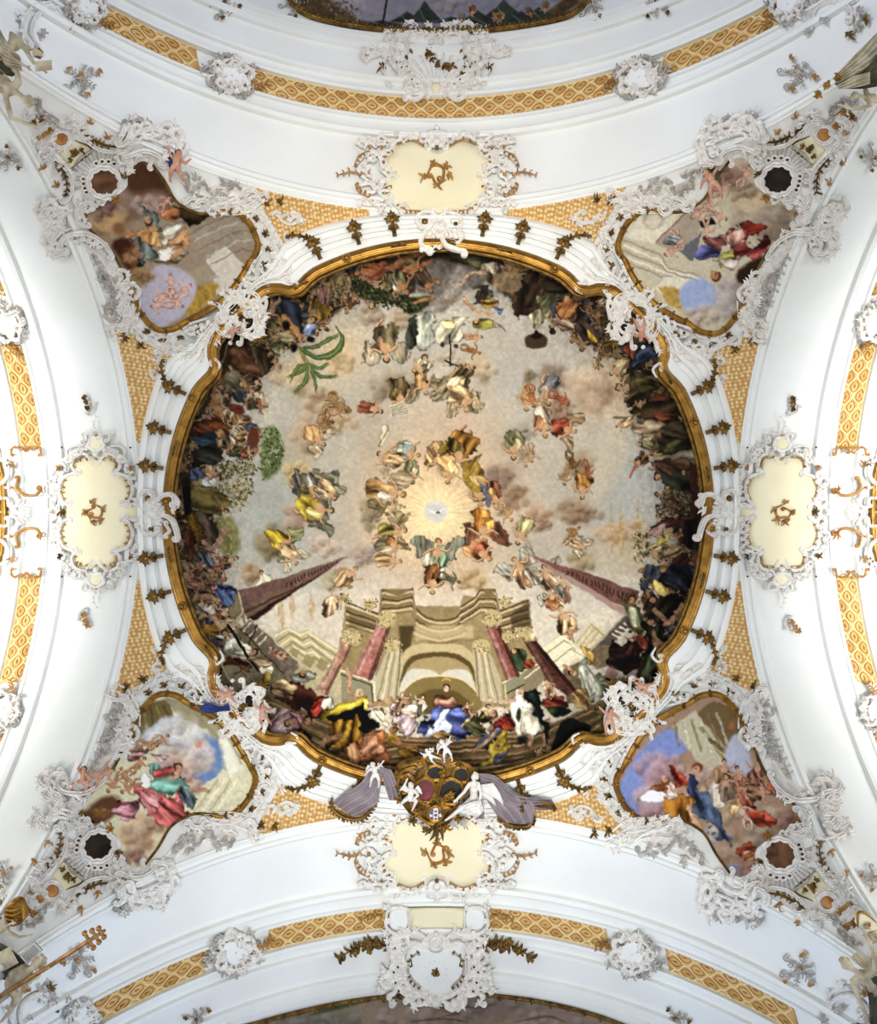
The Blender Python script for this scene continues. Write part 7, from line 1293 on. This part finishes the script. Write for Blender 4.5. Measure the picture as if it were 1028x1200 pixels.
    for cl in (cloth or []): sheet(root, z0, *cl)
    return root
def sheet(parent, z0, A, B, m, folds=5, amp=3., name='drapery', nv=26):
    """cloth between two guide curves (x, y, d), with rounded folds, two-sided thickness"""
    def cur(C):
        C = np.array(C, float); t = np.linspace(0, len(C) - 1, nv); s2 = spline(C[:, :2], 1.5); ii = np.linspace(0, len(s2) - 1, nv).astype(int)
        return np.column_stack([s2[ii], np.interp(t, range(len(C)), C[:, 2])])
    a, b = cur(A), cur(B); nu = folds * 7 + 1; mb = MB(); V = []; ph = R.uniform(0, 6)
    for off in (0, -1.2):
        for j in range(nv):
            for i in range(nu):
                u = i / (nu - 1); p = a[j] * (1 - u) + b[j] * u; w = abs(math.sin(pi * folds * (u + .12 * math.sin(j / nv * 4 + ph)) + ph)); d = p[2] + amp * (w * 1.2 - .4) * (.5 + .5 * j / nv) + off + .4 * math.sin(j * .7 + i * .4)
                V.append(at(p[0], p[1], z0, d))
    n = nu * nv; Fc = [(j * nu + i, j * nu + i + 1, (j + 1) * nu + i + 1, (j + 1) * nu + i) for j in range(nv - 1) for i in range(nu - 1)]; Fc += [tuple(n + q for q in f[::-1]) for f in Fc]
    rim_ = [j * nu for j in range(nv)] + [(nv - 1) * nu + i for i in range(1, nu)] + [j * nu + nu - 1 for j in range(nv - 2, -1, -1)] + [i for i in range(nu - 2, 0, -1)]
    Fc += [(rim_[i], rim_[(i + 1) % len(rim_)], n + rim_[(i + 1) % len(rim_)], n + rim_[i]) for i in range(len(rim_))]
    mb.add(V, Fc); return mb.build(name, M[m], parent)
def surf_z(z0): return lambda P: P[..., 2] - z0
class GZ(G):
    """ornament standing free at a height z0"""
    def __init__(s, root, z0, frame=None): G.__init__(s, root, surf_z(z0), frame)
def pose(c, s, ang, spec, fl=1):
    """joint table in figure units (x right, y up, d) -> photo"""
    ca, sa = math.cos(ang), math.sin(ang); return {k: (c[0] + s * (fl * x * ca + y * sa), c[1] + s * (fl * x * sa - y * ca), (v[0] if v else 0) * s + 6) for k, (x, y, *v) in spec.items()}
PUTTO = [dict(hip=(0, 0, .1), sl=(-.11, .26, .14), sr=(.11, .27, .12), head=(.02, .41, .16), face=(.08, .38, .3), el=(-.25, .36, .2), hl=(-.3, .5, .25), er=(.26, .16, .2), hr=(.36, .26, .26), kl=(-.13, -.2, .22), fl=(-.1, -.42, .1), kr=(.16, -.17, .25), fr=(.28, -.36, .12)),
         dict(hip=(0, 0, .1), sl=(-.1, .26, .14), sr=(.12, .25, .16), head=(-.02, .4, .18), face=(-.08, .36, .32), el=(-.26, .2, .2), hl=(-.36, .1, .3), er=(.27, .33, .2), hr=(.38, .42, .22), kl=(-.18, -.14, .25), fl=(-.26, -.34, .15), kr=(.1, -.22, .18), fr=(.06, -.44, .1)),
         dict(hip=(0, 0, .12), sl=(-.11, .25, .16), sr=(.11, .26, .14), head=(.04, .4, .2), face=(.1, .38, .34), el=(-.24, .12, .24), hl=(-.14, .0, .32), er=(.25, .38, .18), hr=(.2, .54, .2), kl=(-.2, -.08, .3), fl=(-.14, -.3, .2), kr=(.18, -.1, .28), fr=(.3, -.26, .14))]
def cherub(c, h, ang, v, z0, label, skin='marble', hair=None, fl=1, wing=True, cloth=None, group=None):
    J = pose(c, h * .98, ang, PUTTO[v], fl); ca, sa = math.cos(ang), math.sin(ang); T = lambda x, y, d: (c[0] + h * (fl * x * ca + y * sa), c[1] + h * (fl * x * sa - y * ca), d * h + 5)
    w = {'l': [T(-.06, .22, .05), T(-.2, .42, .05), T(-.36, .16, .02)], 'r': [T(.06, .22, .05), T(.22, .42, .05), T(.38, .18, .02)]} if wing else None
    return person(label, z0, h, J, skin, True, hair or skin, w, 'cherub', 'cherub', group, cloth)

# ------------------------------------------------------------------ arms group over the lower rim
Q = K(380, 840, 3.807); ZR = 733.
g = GZ(empty('coat_of_arms', at(*Q.pt(500, 330), ZR), 'gilded coat of arms with crimson, black and blue shields on the lower rim', 'coat of arms'), ZR)
g.slab(Q((330, 210), (430, 180), (480, 150), (520, 150), (580, 190), (650, 220), (660, 300), (600, 380), (580, 430), (540, 480), (460, 490), (400, 440), (350, 380), (320, 290)), 'darkgold', 6, 'carved_ground', depth=10)
def shield(c, rx, ry, m, z, nm):
    sh_ = g.slab([tuple(q) for q in ringp(Q.pt(*c), rx / 3.807, ry / 3.807, 24)], m, z, nm, False, 3); mb = MB(); stroke(mb, ringp(Q.pt(*c), rx / 3.807 + 1.2, ry / 3.807 + 1.2, 30, 0, .04, 7), 2., 1., z, g.surf, 'groove', True); mb.build('shield_rim', M['gold'], sh_); return sh_
shield((452, 312), 38, 50, 'red', 9, 'crimson_shield'); bs_ = shield((566, 318), 50, 52, 'black', 9, 'black_shield'); us_ = shield((497, 412), 28, 27, 'blue', 11, 'blue_shield'); shield((497, 236), 38, 28, 'black', 8, 'crown_hole_shade'); shield((612, 246), 34, 30, 'black', 7, 'side_shield')  # the upper black disc stands in for a shaded hole in a crown-like frame
gr_ = g.root; g.root = bs_
g.flower(Q.pt(560, 325), 7, 6, 'gold', 'gold_charge', 13); g.flower(Q.pt(548, 340), 5, 5, 'gold', 'gold_charge', 13); g.flower(Q.pt(572, 338), 5, 5, 'gold', 'gold_charge', 13); g.root = gr_
g.root = us_
g.slab(Q((488, 386), (508, 386), (508, 438), (488, 438)), 'silver', 14, 'white_pale', False, 2)
for y in (392, 408, 424): g.slab(Q((492, y), (504, y), (504, y + 9), (492, y + 9)), 'red' if y == 408 else 'copper', 15.5, 'cross', False, 1.5)
for x in (478, 517): g.flower(Q.pt(x, 412), 2.6, 4, 'silver', 'white_charge', 14)
g.root = gr_
for p, w_, r0, s0, r1, s1 in (((400, 200), (350, 230), (330, 290), (360, 330), 0, 0, 0, 0),) if False else ():
    pass
for p in (((400, 210), (350, 230), (330, 280), (352, 320)), ((440, 200), (450, 170), (495, 150), (540, 170), (550, 200)), ((640, 220), (650, 280), (630, 330), (600, 350)), ((380, 330), (400, 390), (440, 440), (480, 460)), ((610, 360), (570, 400), (540, 440), (510, 460)), ((410, 260), (420, 230), (455, 215)), ((520, 270), (500, 300), (515, 350), (500, 375)), ((470, 380), (440, 370), (420, 400)), ((530, 385), (560, 390), (570, 420)), ((560, 200), (600, 190), (650, 210), (660, 250)), ((350, 250), (380, 240), (400, 270), (380, 300))): g.scroll(Q(*p), 2.6, 3, 1, 3, -1, 'gold' if R.random() < .6 else 'darkgold', lift=9)
for x, y, an in ((330, 240, 3.), (345, 300, 2.8), (660, 230, 0), (640, 350, .6), (400, 440, 2.), (460, 480, 1.8), (540, 470, 1.2), (590, 430, .8), (495, 150, -1.6), (440, 190, -2.2), (550, 190, -.9), (420, 400, 2.6), (600, 200, -1.), (340, 350, 2.6), (500, 340, 1.5), (520, 240, -.5)): g.spray(Q.pt(x, y), an, 6, 3., 9, 1.6, 'gold' if R.random() < .4 else 'darkgold', 'gilded_leaf', lift=9)
for p in (((500, 470), (495, 510), (470, 545)), ((505, 470), (505, 510), (500, 560)), ((510, 470), (525, 510), (530, 545)), ((490, 480), (470, 500), (450, 520))): g.scroll(Q(*p), [1.4, 2.4, 1.8, .5], 0, 1, 0, 1, 'darkgold', 'ridge', 1, 5, 'hanging_leaf')
for x, y, an in ((430, 440, 2.6), (400, 450, 2.9), (570, 460, .5), (610, 460, .2), (460, 470, 2.2)): g.spray(Q.pt(x, y), an, 6, 2.4, 11, 1.5, 'greystucco', 'leaf_spray', lift=4)
def hanging(label, sheets, fringes, c):
    r = empty('mauve_drapery', at(*Q.pt(*c), ZR), label, 'drapery', 'mauve draperies of the arms group')
    for A, B, n in sheets: sheet(r, ZR, [(*Q.pt(x, y), d) for x, y, d in A], [(*Q.pt(x, y), d) for x, y, d in B], 'lilac', max(3, n - 1), 4.5, 'cloth')
    gz = GZ(r, ZR)
    for p in fringes: gz.fringe(Q(*p), 22, 5.5, 1.5, 1, 'darkgold', 'gold_fringe', 9); gz.scroll(Q(*p), 2.4, mt='darkgold', lift=9, prof='round', h=1.2, name='gold_border')
hanging('mauve stucco drapery with gold fringe falling from the rim, left of the arms', [([(200, 225, 12), (165, 290, 12), (95, 340, 11), (38, 385, 8)], [(262, 225, 13), (250, 320, 13), (228, 395, 10), (130, 448, 8)], 5), ([(245, 222, 14), (268, 300, 12), (290, 372, 8)], [(300, 235, 13), (325, 300, 10), (348, 376, 7)], 4)], [((40, 345), (48, 400), (110, 438), (180, 432), (228, 370), (232, 340))], (180, 330))
hanging('mauve stucco drapery with gold fringe falling from the rim, right of the arms', [([(690, 252, 14), (760, 262, 14), (820, 310, 12), (880, 350, 10), (1018, 372, 7)], [(700, 300, 13), (770, 350, 13), (840, 410, 10), (930, 415, 8), (1022, 415, 7)], 5), ([(690, 300, 11), (730, 380, 10), (795, 474, 9)], [(860, 340, 11), (935, 390, 10), (932, 474, 9)], 5), ([(600, 380, 10), (640, 430, 9), (660, 460, 8)], [(690, 330, 10), (710, 400, 9), (714, 455, 8)], 4)], [((770, 425), (820, 465), (900, 470), (938, 430)), ((868, 330), (890, 370), (880, 410)), ((940, 370), (1000, 372), (1030, 395))], (820, 360))
hanging('dark mauve drapery folds behind the cherubs crowning the arms', [([(360, 240, 6), (400, 225, 7), (450, 195, 8)], [(370, 262, 6), (420, 250, 7), (470, 215, 8)], 3), ([(515, 165, 8), (520, 190, 9), (530, 215, 8)], [(548, 165, 8), (560, 190, 9), (580, 220, 8)], 3)], [], (450, 220))
q = lambda x, y, d: (*Q.pt(x, y), d)
person('large white angel with one wing sitting beside the right shield of the arms', ZR, 66, dict(hip=q(668, 372, 20), sl=q(648, 300, 24), sr=q(688, 298, 22), head=q(672, 266, 28), face=q(640, 262, 40), el=q(625, 335, 28), hl=q(594, 366, 28), er=q(700, 340, 26), hr=q(690, 390, 30), kl=q(612, 408, 32), fl=q(556, 452, 24), kr=q(694, 425, 30), fr=q(668, 452, 22)), wings={'r': [q(694, 310, 18), q(752, 300, 18), q(800, 395, 14)], 's': [q(700, 330, 16), q(730, 340, 16), q(765, 398, 12)]}, cloth=[([q(618, 395, 33), q(660, 380, 34), q(700, 372, 32)], [q(640, 440, 28), q(680, 440, 28), q(714, 420, 26)], 'marble', 4, 1.6)], name='angel', cat='statue')
cherub(Q.pt(385, 362), 36, .12, 2, ZR - 8, 'plump white cherub holding the crimson shield, left of the arms', fl=-1); cherub(Q.pt(228, 258), 30, -.2, 1, ZR - 6, 'small white cherub clinging to the left mauve drapery')
cherub(Q.pt(478, 178), 22, -.7, 0, ZR - 6, 'white cherub on top of the arms, left of the pair'); cherub(Q.pt(545, 150), 28, -.45, 1, ZR - 6, 'white cherub on top of the arms, right of the pair')

# ------------------------------------------------------------------ cherubs seated on the pendentive frames and clasps
def zs(x, y, lift=0): return float(hit([(x, y)], 'rim')[0][0][2])
for c, h, a, v, f_, lb, hr_ in (((206, 196), 40, .15, 0, 1, 'flesh-coloured cherub with raised leg on the upper left frame edge', 'hair'), ((836, 216), 40, -.5, 1, 1, 'flesh-coloured cherub beside green cloth on the upper right frame edge', 'hair'), ((118, 908), 36, 1.1, 0, 1, 'flesh-coloured cherub above the lower left oculus, nearest the painting', 'hair'), ((97, 915), 34, .2, 2, -1, 'flesh-coloured cherub outermost above the lower left oculus', 'hair'),
                              ((752, 386), 30, pi, 0, 1, 'flesh-coloured cherub upside down on the upper right clasp', 'hair'), ((272, 390), 22, .9, 2, 1, 'small flesh-coloured cherub on the upper left clasp', 'hair'), ((262, 815), 30, 1.35, 1, 1, 'flesh-coloured cherub with blue cloth on the lower left clasp', 'hair'), ((308, 838), 28, -.1, 0, 1, 'flesh-coloured cherub standing right of the lower left clasp', 'hair'), ((714, 845), 32, .15, 1, -1, 'flesh-coloured cherub standing left of the lower right clasp', 'hair'), ((756, 806), 28, -1.2, 2, 1, 'flesh-coloured cherub lying above the lower right clasp', 'hair')):
    z = zs(*c); cl = None
    if 'blue cloth' in lb: cl = [([(236, 828, 7), (244, 823, 10), (258, 828, 10), (268, 824, 8)], [(233, 833, 6), (246, 836, 9), (258, 834, 10), (270, 833, 7)], 'bluecloth', 3, 3.)]
    if 'raised leg' in lb: cl = [([(192, 176, 8), (196, 186, 9), (198, 196, 9)], [(202, 178, 8), (206, 188, 9), (204, 198, 9)], 'bluecloth', 3, 1.2)]
    if 'green cloth' in lb: cl = [([(828, 186, 8), (830, 198, 9), (826, 210, 9)], [(844, 182, 8), (846, 196, 9), (842, 212, 9)], 'olive', 3, 1.2)]
    cherub(c, h, a, v, z - 4, lb, 'flesh', hr_, f_, False, cl)
# ------------------------------------------------------------------ sculpture on the corner piers
z = zs(20, 80)
person('ivory stucco figure reaching an arm down, upper left corner pier', z - 10, 96, dict(hip=(-22, 78, 10), sl=(22, 96, 16), sr=(6, 112, 14), head=(33, 118, 18), face=(42, 128, 30), el=(20, 84, 20), hl=(2, 74, 20), er=(13, 138, 16), hr=(37, 147, 14)), 'ivory', hair='ivory', name='statue', cloth=[([(-10, 66, 20), (4, 84, 20), (14, 96, 18)], [(-14, 100, 14), (0, 108, 14), (12, 114, 14)], 'ivory', 5, 2.)])
person('white stucco figure holding a book, upper left corner pier', z - 14, 80, dict(hip=(4, 60, 16), sl=(14, 40, 20), sr=(30, 58, 18), head=(44, 62, 20), face=(54, 66, 34), el=(12, 66, 22), hl=(30, 78, 20), er=(38, 72, 22), hr=(48, 80, 20)), 'ivory', hair='hair', name='statue', cloth=[([(0, 34, 20), (10, 52, 24), (24, 66, 22)], [(-8, 60, 16), (6, 76, 18), (26, 84, 16)], 'ivory', 6, 2.4), ([(-4, 50, 18), (2, 70, 18), (22, 86, 14)], [(-12, 66, 14), (-4, 84, 14), (14, 90, 12)], 'olive', 4, 2.)])
def book(label, c, w, h, ang, z0, d, open_=False, m='ivory'):
    r = empty('book', at(c[0], c[1], z0, d), label, 'book'); ca, sa = math.cos(ang), math.sin(ang)
    def block(nm, x0, x1, y0, y1, d0, d1, mt):
        mb = MB(); V = [at(c[0] + x * ca - y * sa, c[1] + x * sa + y * ca, z0, dd) for dd in (d0, d1) for x, y in ((x0, y0), (x1, y0), (x1, y1), (x0, y1))]
        mb.add(V, [(0, 1, 2, 3), (7, 6, 5, 4), (0, 4, 5, 1), (1, 5, 6, 2), (2, 6, 7, 3), (3, 7, 4, 0)]); mb.build(nm, M[mt], r, smooth=False)
    block('cover', -w, w, -h, h, d - 3, d - 1.8, 'darkgold' if open_ else m); block('pages', -w * .92, w * .92, -h * .92, h * .92, d - 1.8, d + 1.5, 'marble')
    if open_:
        for k in range(6): block('text_line', -w * .8, w * .75, -h * .7 + k * h * .26, -h * .6 + k * h * .26, d + 1.5, d + 1.8, 'black')
    else: block('cover', -w, w, -h, h, d + 1.5, d + 2.6, m)
book('closed grey book held out by the figure in the upper left corner', (51, 77), 10, 6, -.1, z - 14, 26)
z = zs(1000, 80)
r = empty('olive_drapery', at(1005, 80, z - 12), 'large olive and ivory drapery hanging in the upper right corner', 'drapery')
for A, B, m_, n in (([(1036, 30, 20), (1000, 66, 18), (976, 92, 14)], [(1040, 80, 20), (1008, 86, 18), (982, 100, 14)], 'ivory', 5), ([(1034, 56, 24), (1010, 84, 20), (978, 98, 15)], [(1036, 100, 20), (1012, 104, 18), (984, 104, 14)], 'olive', 5), ([(1020, 84, 26), (1000, 90, 22), (980, 100, 17)], [(1020, 98, 26), (1006, 102, 22), (984, 105, 17)], 'ivory', 3)): sheet(r, z - 12, A, B, m_, n, 2.6, 'cloth')
gz = GZ(r, z - 12)
for x, y in ((972, 101), (960, 110), (950, 121)): gz.flower((x, y), 6, 7, 'gold', 'tassel', 14); gz.boss((x, y), 3.4, 'copper', 1, 14, 'tassel_knot')
person('ivory stucco head and shoulders below the drapery, upper right corner', z - 8, 60, dict(hip=(1036, 118, 14), sl=(1014, 104, 18), sr=(1020, 124, 18), head=(1002, 112, 20), face=(992, 116, 34), er=(1000, 128, 18), hr=(988, 124, 16)), 'ivory', hair='ivory', name='statue')
z = zs(30, 1130)
person('ivory cherub figure holding the gold staff, lower left corner', z - 12, 78, dict(hip=(16, 1150, 16), sl=(26, 1134, 22), sr=(34, 1146, 20), head=(45, 1128, 24), face=(54, 1122, 38), el=(14, 1140, 24), hl=(20, 1156, 24), er=(44, 1144, 24), hr=(38, 1148, 26), kl=(20, 1170, 22), fl=(10, 1188, 16), kr=(6, 1166, 20), fr=(-8, 1180, 14)), 'ivory', True, 'ivory', name='statue', cloth=[([(-10, 1100, 18), (10, 1110, 22), (30, 1126, 20)], [(-12, 1140, 14), (4, 1148, 16), (20, 1150, 16)], 'olive', 5, 2.)])
book('thick white closed book in the lower left corner', (7, 1124), 11, 11, -.5, z - 12, 24); book('open book with lines of writing in the lower left corner', (36, 1117), 13, 7, -.75, z - 12, 22, True)
r = empty('processional_staff', at(60, 1130, z - 16), 'gold staff ending in a triple cross, lower left corner', 'staff'); mb = MB()
limb3(mb, [at(-4, 1170, z - 16, 24), at(60, 1131, z - 16, 24), at(122, 1091, z - 16, 20)], [1.9, 1.7, 1.4]); mb.build('shaft', M['brass'], r)
for t, L in ((.86, 10), (.92, 8), (.975, 6)):
    mb = MB(); x, y = -4 + 126 * t, 1170 - 79 * t; a, b = at(x - L * .53, y - L * .85, z - 16, 22), at(x + L * .53, y + L * .85, z - 16, 22); limb3(mb, [a, b], [1.2, 1.2]); ball(mb, a, 2.); ball(mb, b, 2.); mb.build('cross_bar', M['brass'], r)
r = empty('tiara', at(24, 1066, z), 'gold ribbed tiara in the lower left corner', 'tiara'); gz = GZ(r, z - 6); gz.slab([(14, 1074), (14, 1058), (20, 1050), (28, 1050), (33, 1058), (34, 1072), (24, 1078)], 'gold', 12, 'dome', depth=10)
for k in range(4): gz.scroll([(14, 1072 - k * 5), (24, 1075 - k * 5.5), (34, 1070 - k * 5)], 1.5, mt='gold', lift=13, prof='round', name='band')
gz.boss((24, 1050), 3, 'gold', 1, 12, 'knob')
person('ivory face looking up under the gold tiara, lower left corner', z - 6, 46, dict(hip=(-4, 1094, 10), sl=(6, 1078, 14), sr=(10, 1092, 14), head=(17, 1080, 18), face=(22, 1086, 32), er=(22, 1098, 16), hr=(34, 1096, 14)), 'ivory', hair='hair', name='statue')
sprig((4, 1062), .8, 'gilded spiky leaf burst at the left edge above the tiara figure', True, .5, 'darkgold')
z = zs(1008, 1140)
person('ivory stucco figure in dark green drapery, lower right corner', z - 12, 100, dict(hip=(1034, 1176, 14), sl=(1000, 1150, 20), sr=(1022, 1138, 20), head=(992, 1130, 22), face=(984, 1124, 36), el=(1008, 1172, 24), hl=(1016, 1192, 22), er=(1026, 1116, 22), hr=(1016, 1098, 20)), 'ivory', hair='ivory', name='statue', cloth=[([(996, 1122, 22), (1010, 1134, 24), (1040, 1150, 20)], [(1004, 1116, 18), (1018, 1122, 20), (1040, 1132, 16)], 'ivory', 5, 2.2), ([(1012, 1150, 24), (1018, 1170, 24), (1020, 1204, 20)], [(1036, 1140, 20), (1040, 1170, 20), (1042, 1204, 18)], 'olive', 4, 2.4)])
r = empty('pointed_shield', at(1008, 1078, z), 'small pointed gold-edged shield tip in the lower right corner', 'shield'); gz = GZ(r, z - 8); gz.slab([(999, 1078), (1000, 1064), (1006, 1064), (1018, 1072), (1022, 1082), (1010, 1086)], 'cream', 10, 'face', False, 6); gz.scroll([(999, 1080), (999, 1064), (1008, 1064), (1020, 1074)], 1.4, mt='gold', lift=10, prof='round', name='gold_edge'); gz.flower((1010, 1076), 4, 5, 'copper', lift=11)
for (x, y), lb in (((1016, 1086), 'small ivory cherub head just below the pointed shield tip'), ((1020, 1098), 'small ivory cherub head farther below the pointed shield tip')):
    person(lb, z - 6, 34, dict(hip=(x + 14, y + 12, 8), sl=(x + 4, y + 8, 10), sr=(x + 10, y, 10), head=(x, y, 14), face=(x - 6, y - 2, 30)), 'ivory', True, 'ivory', name='cherub', cat='cherub', voxel=.35)
for c, a, lb, s in (((62, 26), -.3, 'large stucco scroll cluster with gold tips beside the upper left corner figures', 1.3), ((985, 22), .5, 'large stucco scroll cluster with gold tips above the upper right drapery', 1.3), ((44, 1180), -.6, 'large stucco scroll cluster with gold tips at the lower left corner', 1.2), ((1000, 1182), .6, 'large stucco scroll cluster with gold tips at the lower right corner', 1.1)):
    ca, sa = math.cos(a), math.sin(a); fr_ = lambda P: [(c[0] + s * (x * ca - y * sa), c[1] + s * (x * sa + y * ca)) for x, y in P]
    g = G(root_at('scroll_cluster', c, 'shell', lb, 'ornament'), 'shell', fr_)
    g.scroll([(-18, 20), (-22, 4), (-12, -10), (4, -12), (10, -4)], 2.8, 4, 1, 4, 1); g.scroll([(-24, 14), (-28, -4), (-14, -18), (2, -18)], 2.2, 3, 1, 3, -1); g.scroll([(4, -12), (14, -8), (16, 4)], 2.4, 3, -1, 3, 1)
    for x, y, an, m_ in ((12, -12, -.6, 'greystucco'), (16, -2, .2, 'greystucco'), (14, 8, 1., 'darkgold'), (-20, 22, 2., 'greystucco'), (-28, 2, 3., 'stucco'), (-10, -18, -2., 'greystucco'), (0, -20, -1.3, 'copper'), (20, -10, -.3, 'darkgold'), (-14, 8, 0., 'greystucco'), (-24, -12, 3.6, 'stucco')): g.spray((x, y), an, 6, 2.4, 10, 1.6, m_)

# ------------------------------------------------------------------ bright window frames of the side arms, cut by the picture edges
for sg, nm in ((1, 'left'), (-1, 'right')):
    cx = 514 - sg * 514; fr_ = lambda P: [(cx + sg * x, 600 + y) for x, y in P]; hs = 'h'
    g = G(root_at('window_surround', (cx, 600), hs, 'gilded arched window surround with white rocaille cut by the %s edge' % nm, 'window surround'), hs, fr_); g.base = 6.
    a = np.linspace(-1.35, 1.35, 40); g.slab([(-20 + 27 * math.cos(t), 92 * math.sin(t)) for t in a] + [(-26, 60), (-26, -60)], 'tan', .5, 'gilded_field', False)
    g.scroll([(-20 + 30 * math.cos(t), 94 * math.sin(t)) for t in a[::2]], 2.4, mt='gold', prof='frame', lift=1.5, name='outer_moulding'); g.scroll([(-22 + 20 * math.cos(t), 80 * math.sin(t)) for t in a[::2]], 1.8, mt='darkgold', prof='round', lift=1., name='inner_moulding')
    for t in (-1, 1):
        Y = lambda *p: [(x, t * y) for x, y in p]
        g.scroll(Y((26, 40), (24, 28), (34, 20), (46, 20), (52, 26)), 1.8, 2, t, 3, t, 'copper', lift=1, prof='round'); g.spray((50, t * 26), t * .6, 5, 2.4, 9, 1.4, 'copper', 'gilded_leaf'); g.scroll(Y((4, 62), (14, 58), (15, 44), (8, 34), (0, 32)), 2.6, 2, t, 3, -t, lift=2); g.spray((12, t * 56), t * .6, 4, 2, 8, 1.4, 'darkgold', 'gilded_leaf'); g.spray((19, t * 56), 0, 4, 2.2, 8, 1.3, 'copper', 'gilded_leaf'); g.scroll(Y((0, 16), (14, 16), (16, 8)), 2.2, 2, 1, 2, -1, lift=2); g.boss((18, t * 28), 2.6, 'copper', .8, 1.); g.scroll(Y((6, 30), (20, 26), (26, 12), (20, 4)), 1.8, 2, 1, 2, -1, lift=1)
        g.slab(Y((2, 14), (13, 14), (13, 1), (2, 1)), 'darkgold', 1.5, 'gilded_panel', False)
        g.fringe(Y((17, 72), (22, 76), (29, 73), (36, 77), (43, 73), (50, 76), (54, 70)), 9, 3.5, .9, t * sg, 'copper', 'lattice_end_fringe'); g.scroll(Y((18, 68), (20, 76), (30, 76), (34, 72)), 1.3, 2, t, 2, t, 'copper', lift=1.5); g.scroll(Y((53, 68), (51, 76), (41, 76), (37, 72)), 1.3, 2, -t, 2, -t, 'copper', lift=1.5)
    g.shell((22, 0), -1.2, 1.2, 9, 6, 17, 1.3, 'stucco')
# ------------------------------------------------------------------ camera and light
cam = bpy.data.cameras.new('camera'); co = bpy.data.objects.new('camera', cam); col.objects.link(co)
co.location = (0, 0, CAMZ); co.rotation_euler = (pi, 0, 0); cam.sensor_fit = 'HORIZONTAL'; cam.sensor_width = 36; cam.lens = F / 1028 * 36; cam.clip_end = 500
bpy.context.scene.camera = co
w = bpy.data.worlds.new('daylight'); bpy.context.scene.world = w; w.use_nodes = True
w.node_tree.nodes['Background'].inputs[0].default_value = (.74, .83, 1, 1); w.node_tree.nodes['Background'].inputs[1].default_value = .42
def area(name, loc, target, size, energy, color=(1, 1, 1), spread=180):
    l = bpy.data.lights.new(name, 'AREA'); l.energy = energy; l.color = color; l.shape = 'RECTANGLE'; l.size, l.size_y = size; l.spread = math.radians(spread)
    o = bpy.data.objects.new(name, l); col.objects.link(o); o.location = W(np.array(loc, float))
    d = W(np.array(target, float)) - W(np.array(loc, float))
    import mathutils
    o.rotation_euler = mathutils.Vector(d.tolist()).to_track_quat('-Z', 'Y').to_euler(); return o
# daylight from the tall windows of the side arms; the fills are added
area('window_light_left', (-600, 260, 290), (120, 0, 720), (4, 6), 420, (1, .965, .90))
area('window_light_right', (600, 260, 290), (-120, 0, 720), (4, 6), 420, (1, .965, .90))
area('crossing_fill_near', (0, 180, -60), (0, 300, 720), (5, 4), 300, (1, 1, .97), 58)  # added fill at floor level, aimed up to brighten the near soffit
area('crossing_fill_far', (0, -180, -60), (0, -285, 720), (5, 4), 265, (1, .93, .80), 58)  # added warm fill at floor level, brightens the far soffit
area('nave_blue_fill_near', (0, 690, 330), (0, 600, 740), (10, 2), 22, (.25, .32, 1))  # added blue fill, tints the near vault strips
area('nave_blue_fill_far', (0, -690, 330), (0, -600, 740), (10, 2), 40, (.25, .38, 1))  # added blue fill, tints the far vault strips
for sx in (-1, 1):
    for sy, e in ((-1, 125), (1, 130)):
        area('corner_fill', (sx * 230, sy * 660, 300), (-sx * 330, sy * 400, 530), (3, 4), e, (.74, .84, 1) if sy > 0 else (.90, .93, 1), 70)  # added fills that lift the corner soffits
area('back_fill_left', (-600, -260, 290), (120, -60, 720), (4, 6), 150, (1, .965, .90))  # added fill for the far corners and far soffit
area('back_fill_right', (600, -260, 290), (-120, -60, 720), (4, 6), 150, (1, .965, .90))  # its added counterpart on the right
area('transept_light_left', (-545, 0, 330), (-512, 0, 750), (13, 2), 215, (1, 1, .98), 40)
area('transept_light_right', (545, 0, 330), (512, 0, 750), (13, 2), 215, (1, 1, .98), 40)
sc = bpy.context.scene
sc.view_settings.view_transform = 'Standard'; sc.view_settings.look = 'None'; sc.view_settings.exposure = .15; sc.view_settings.gamma = 1
try: sc.view_settings.use_curve_mapping = False
except Exception: pass
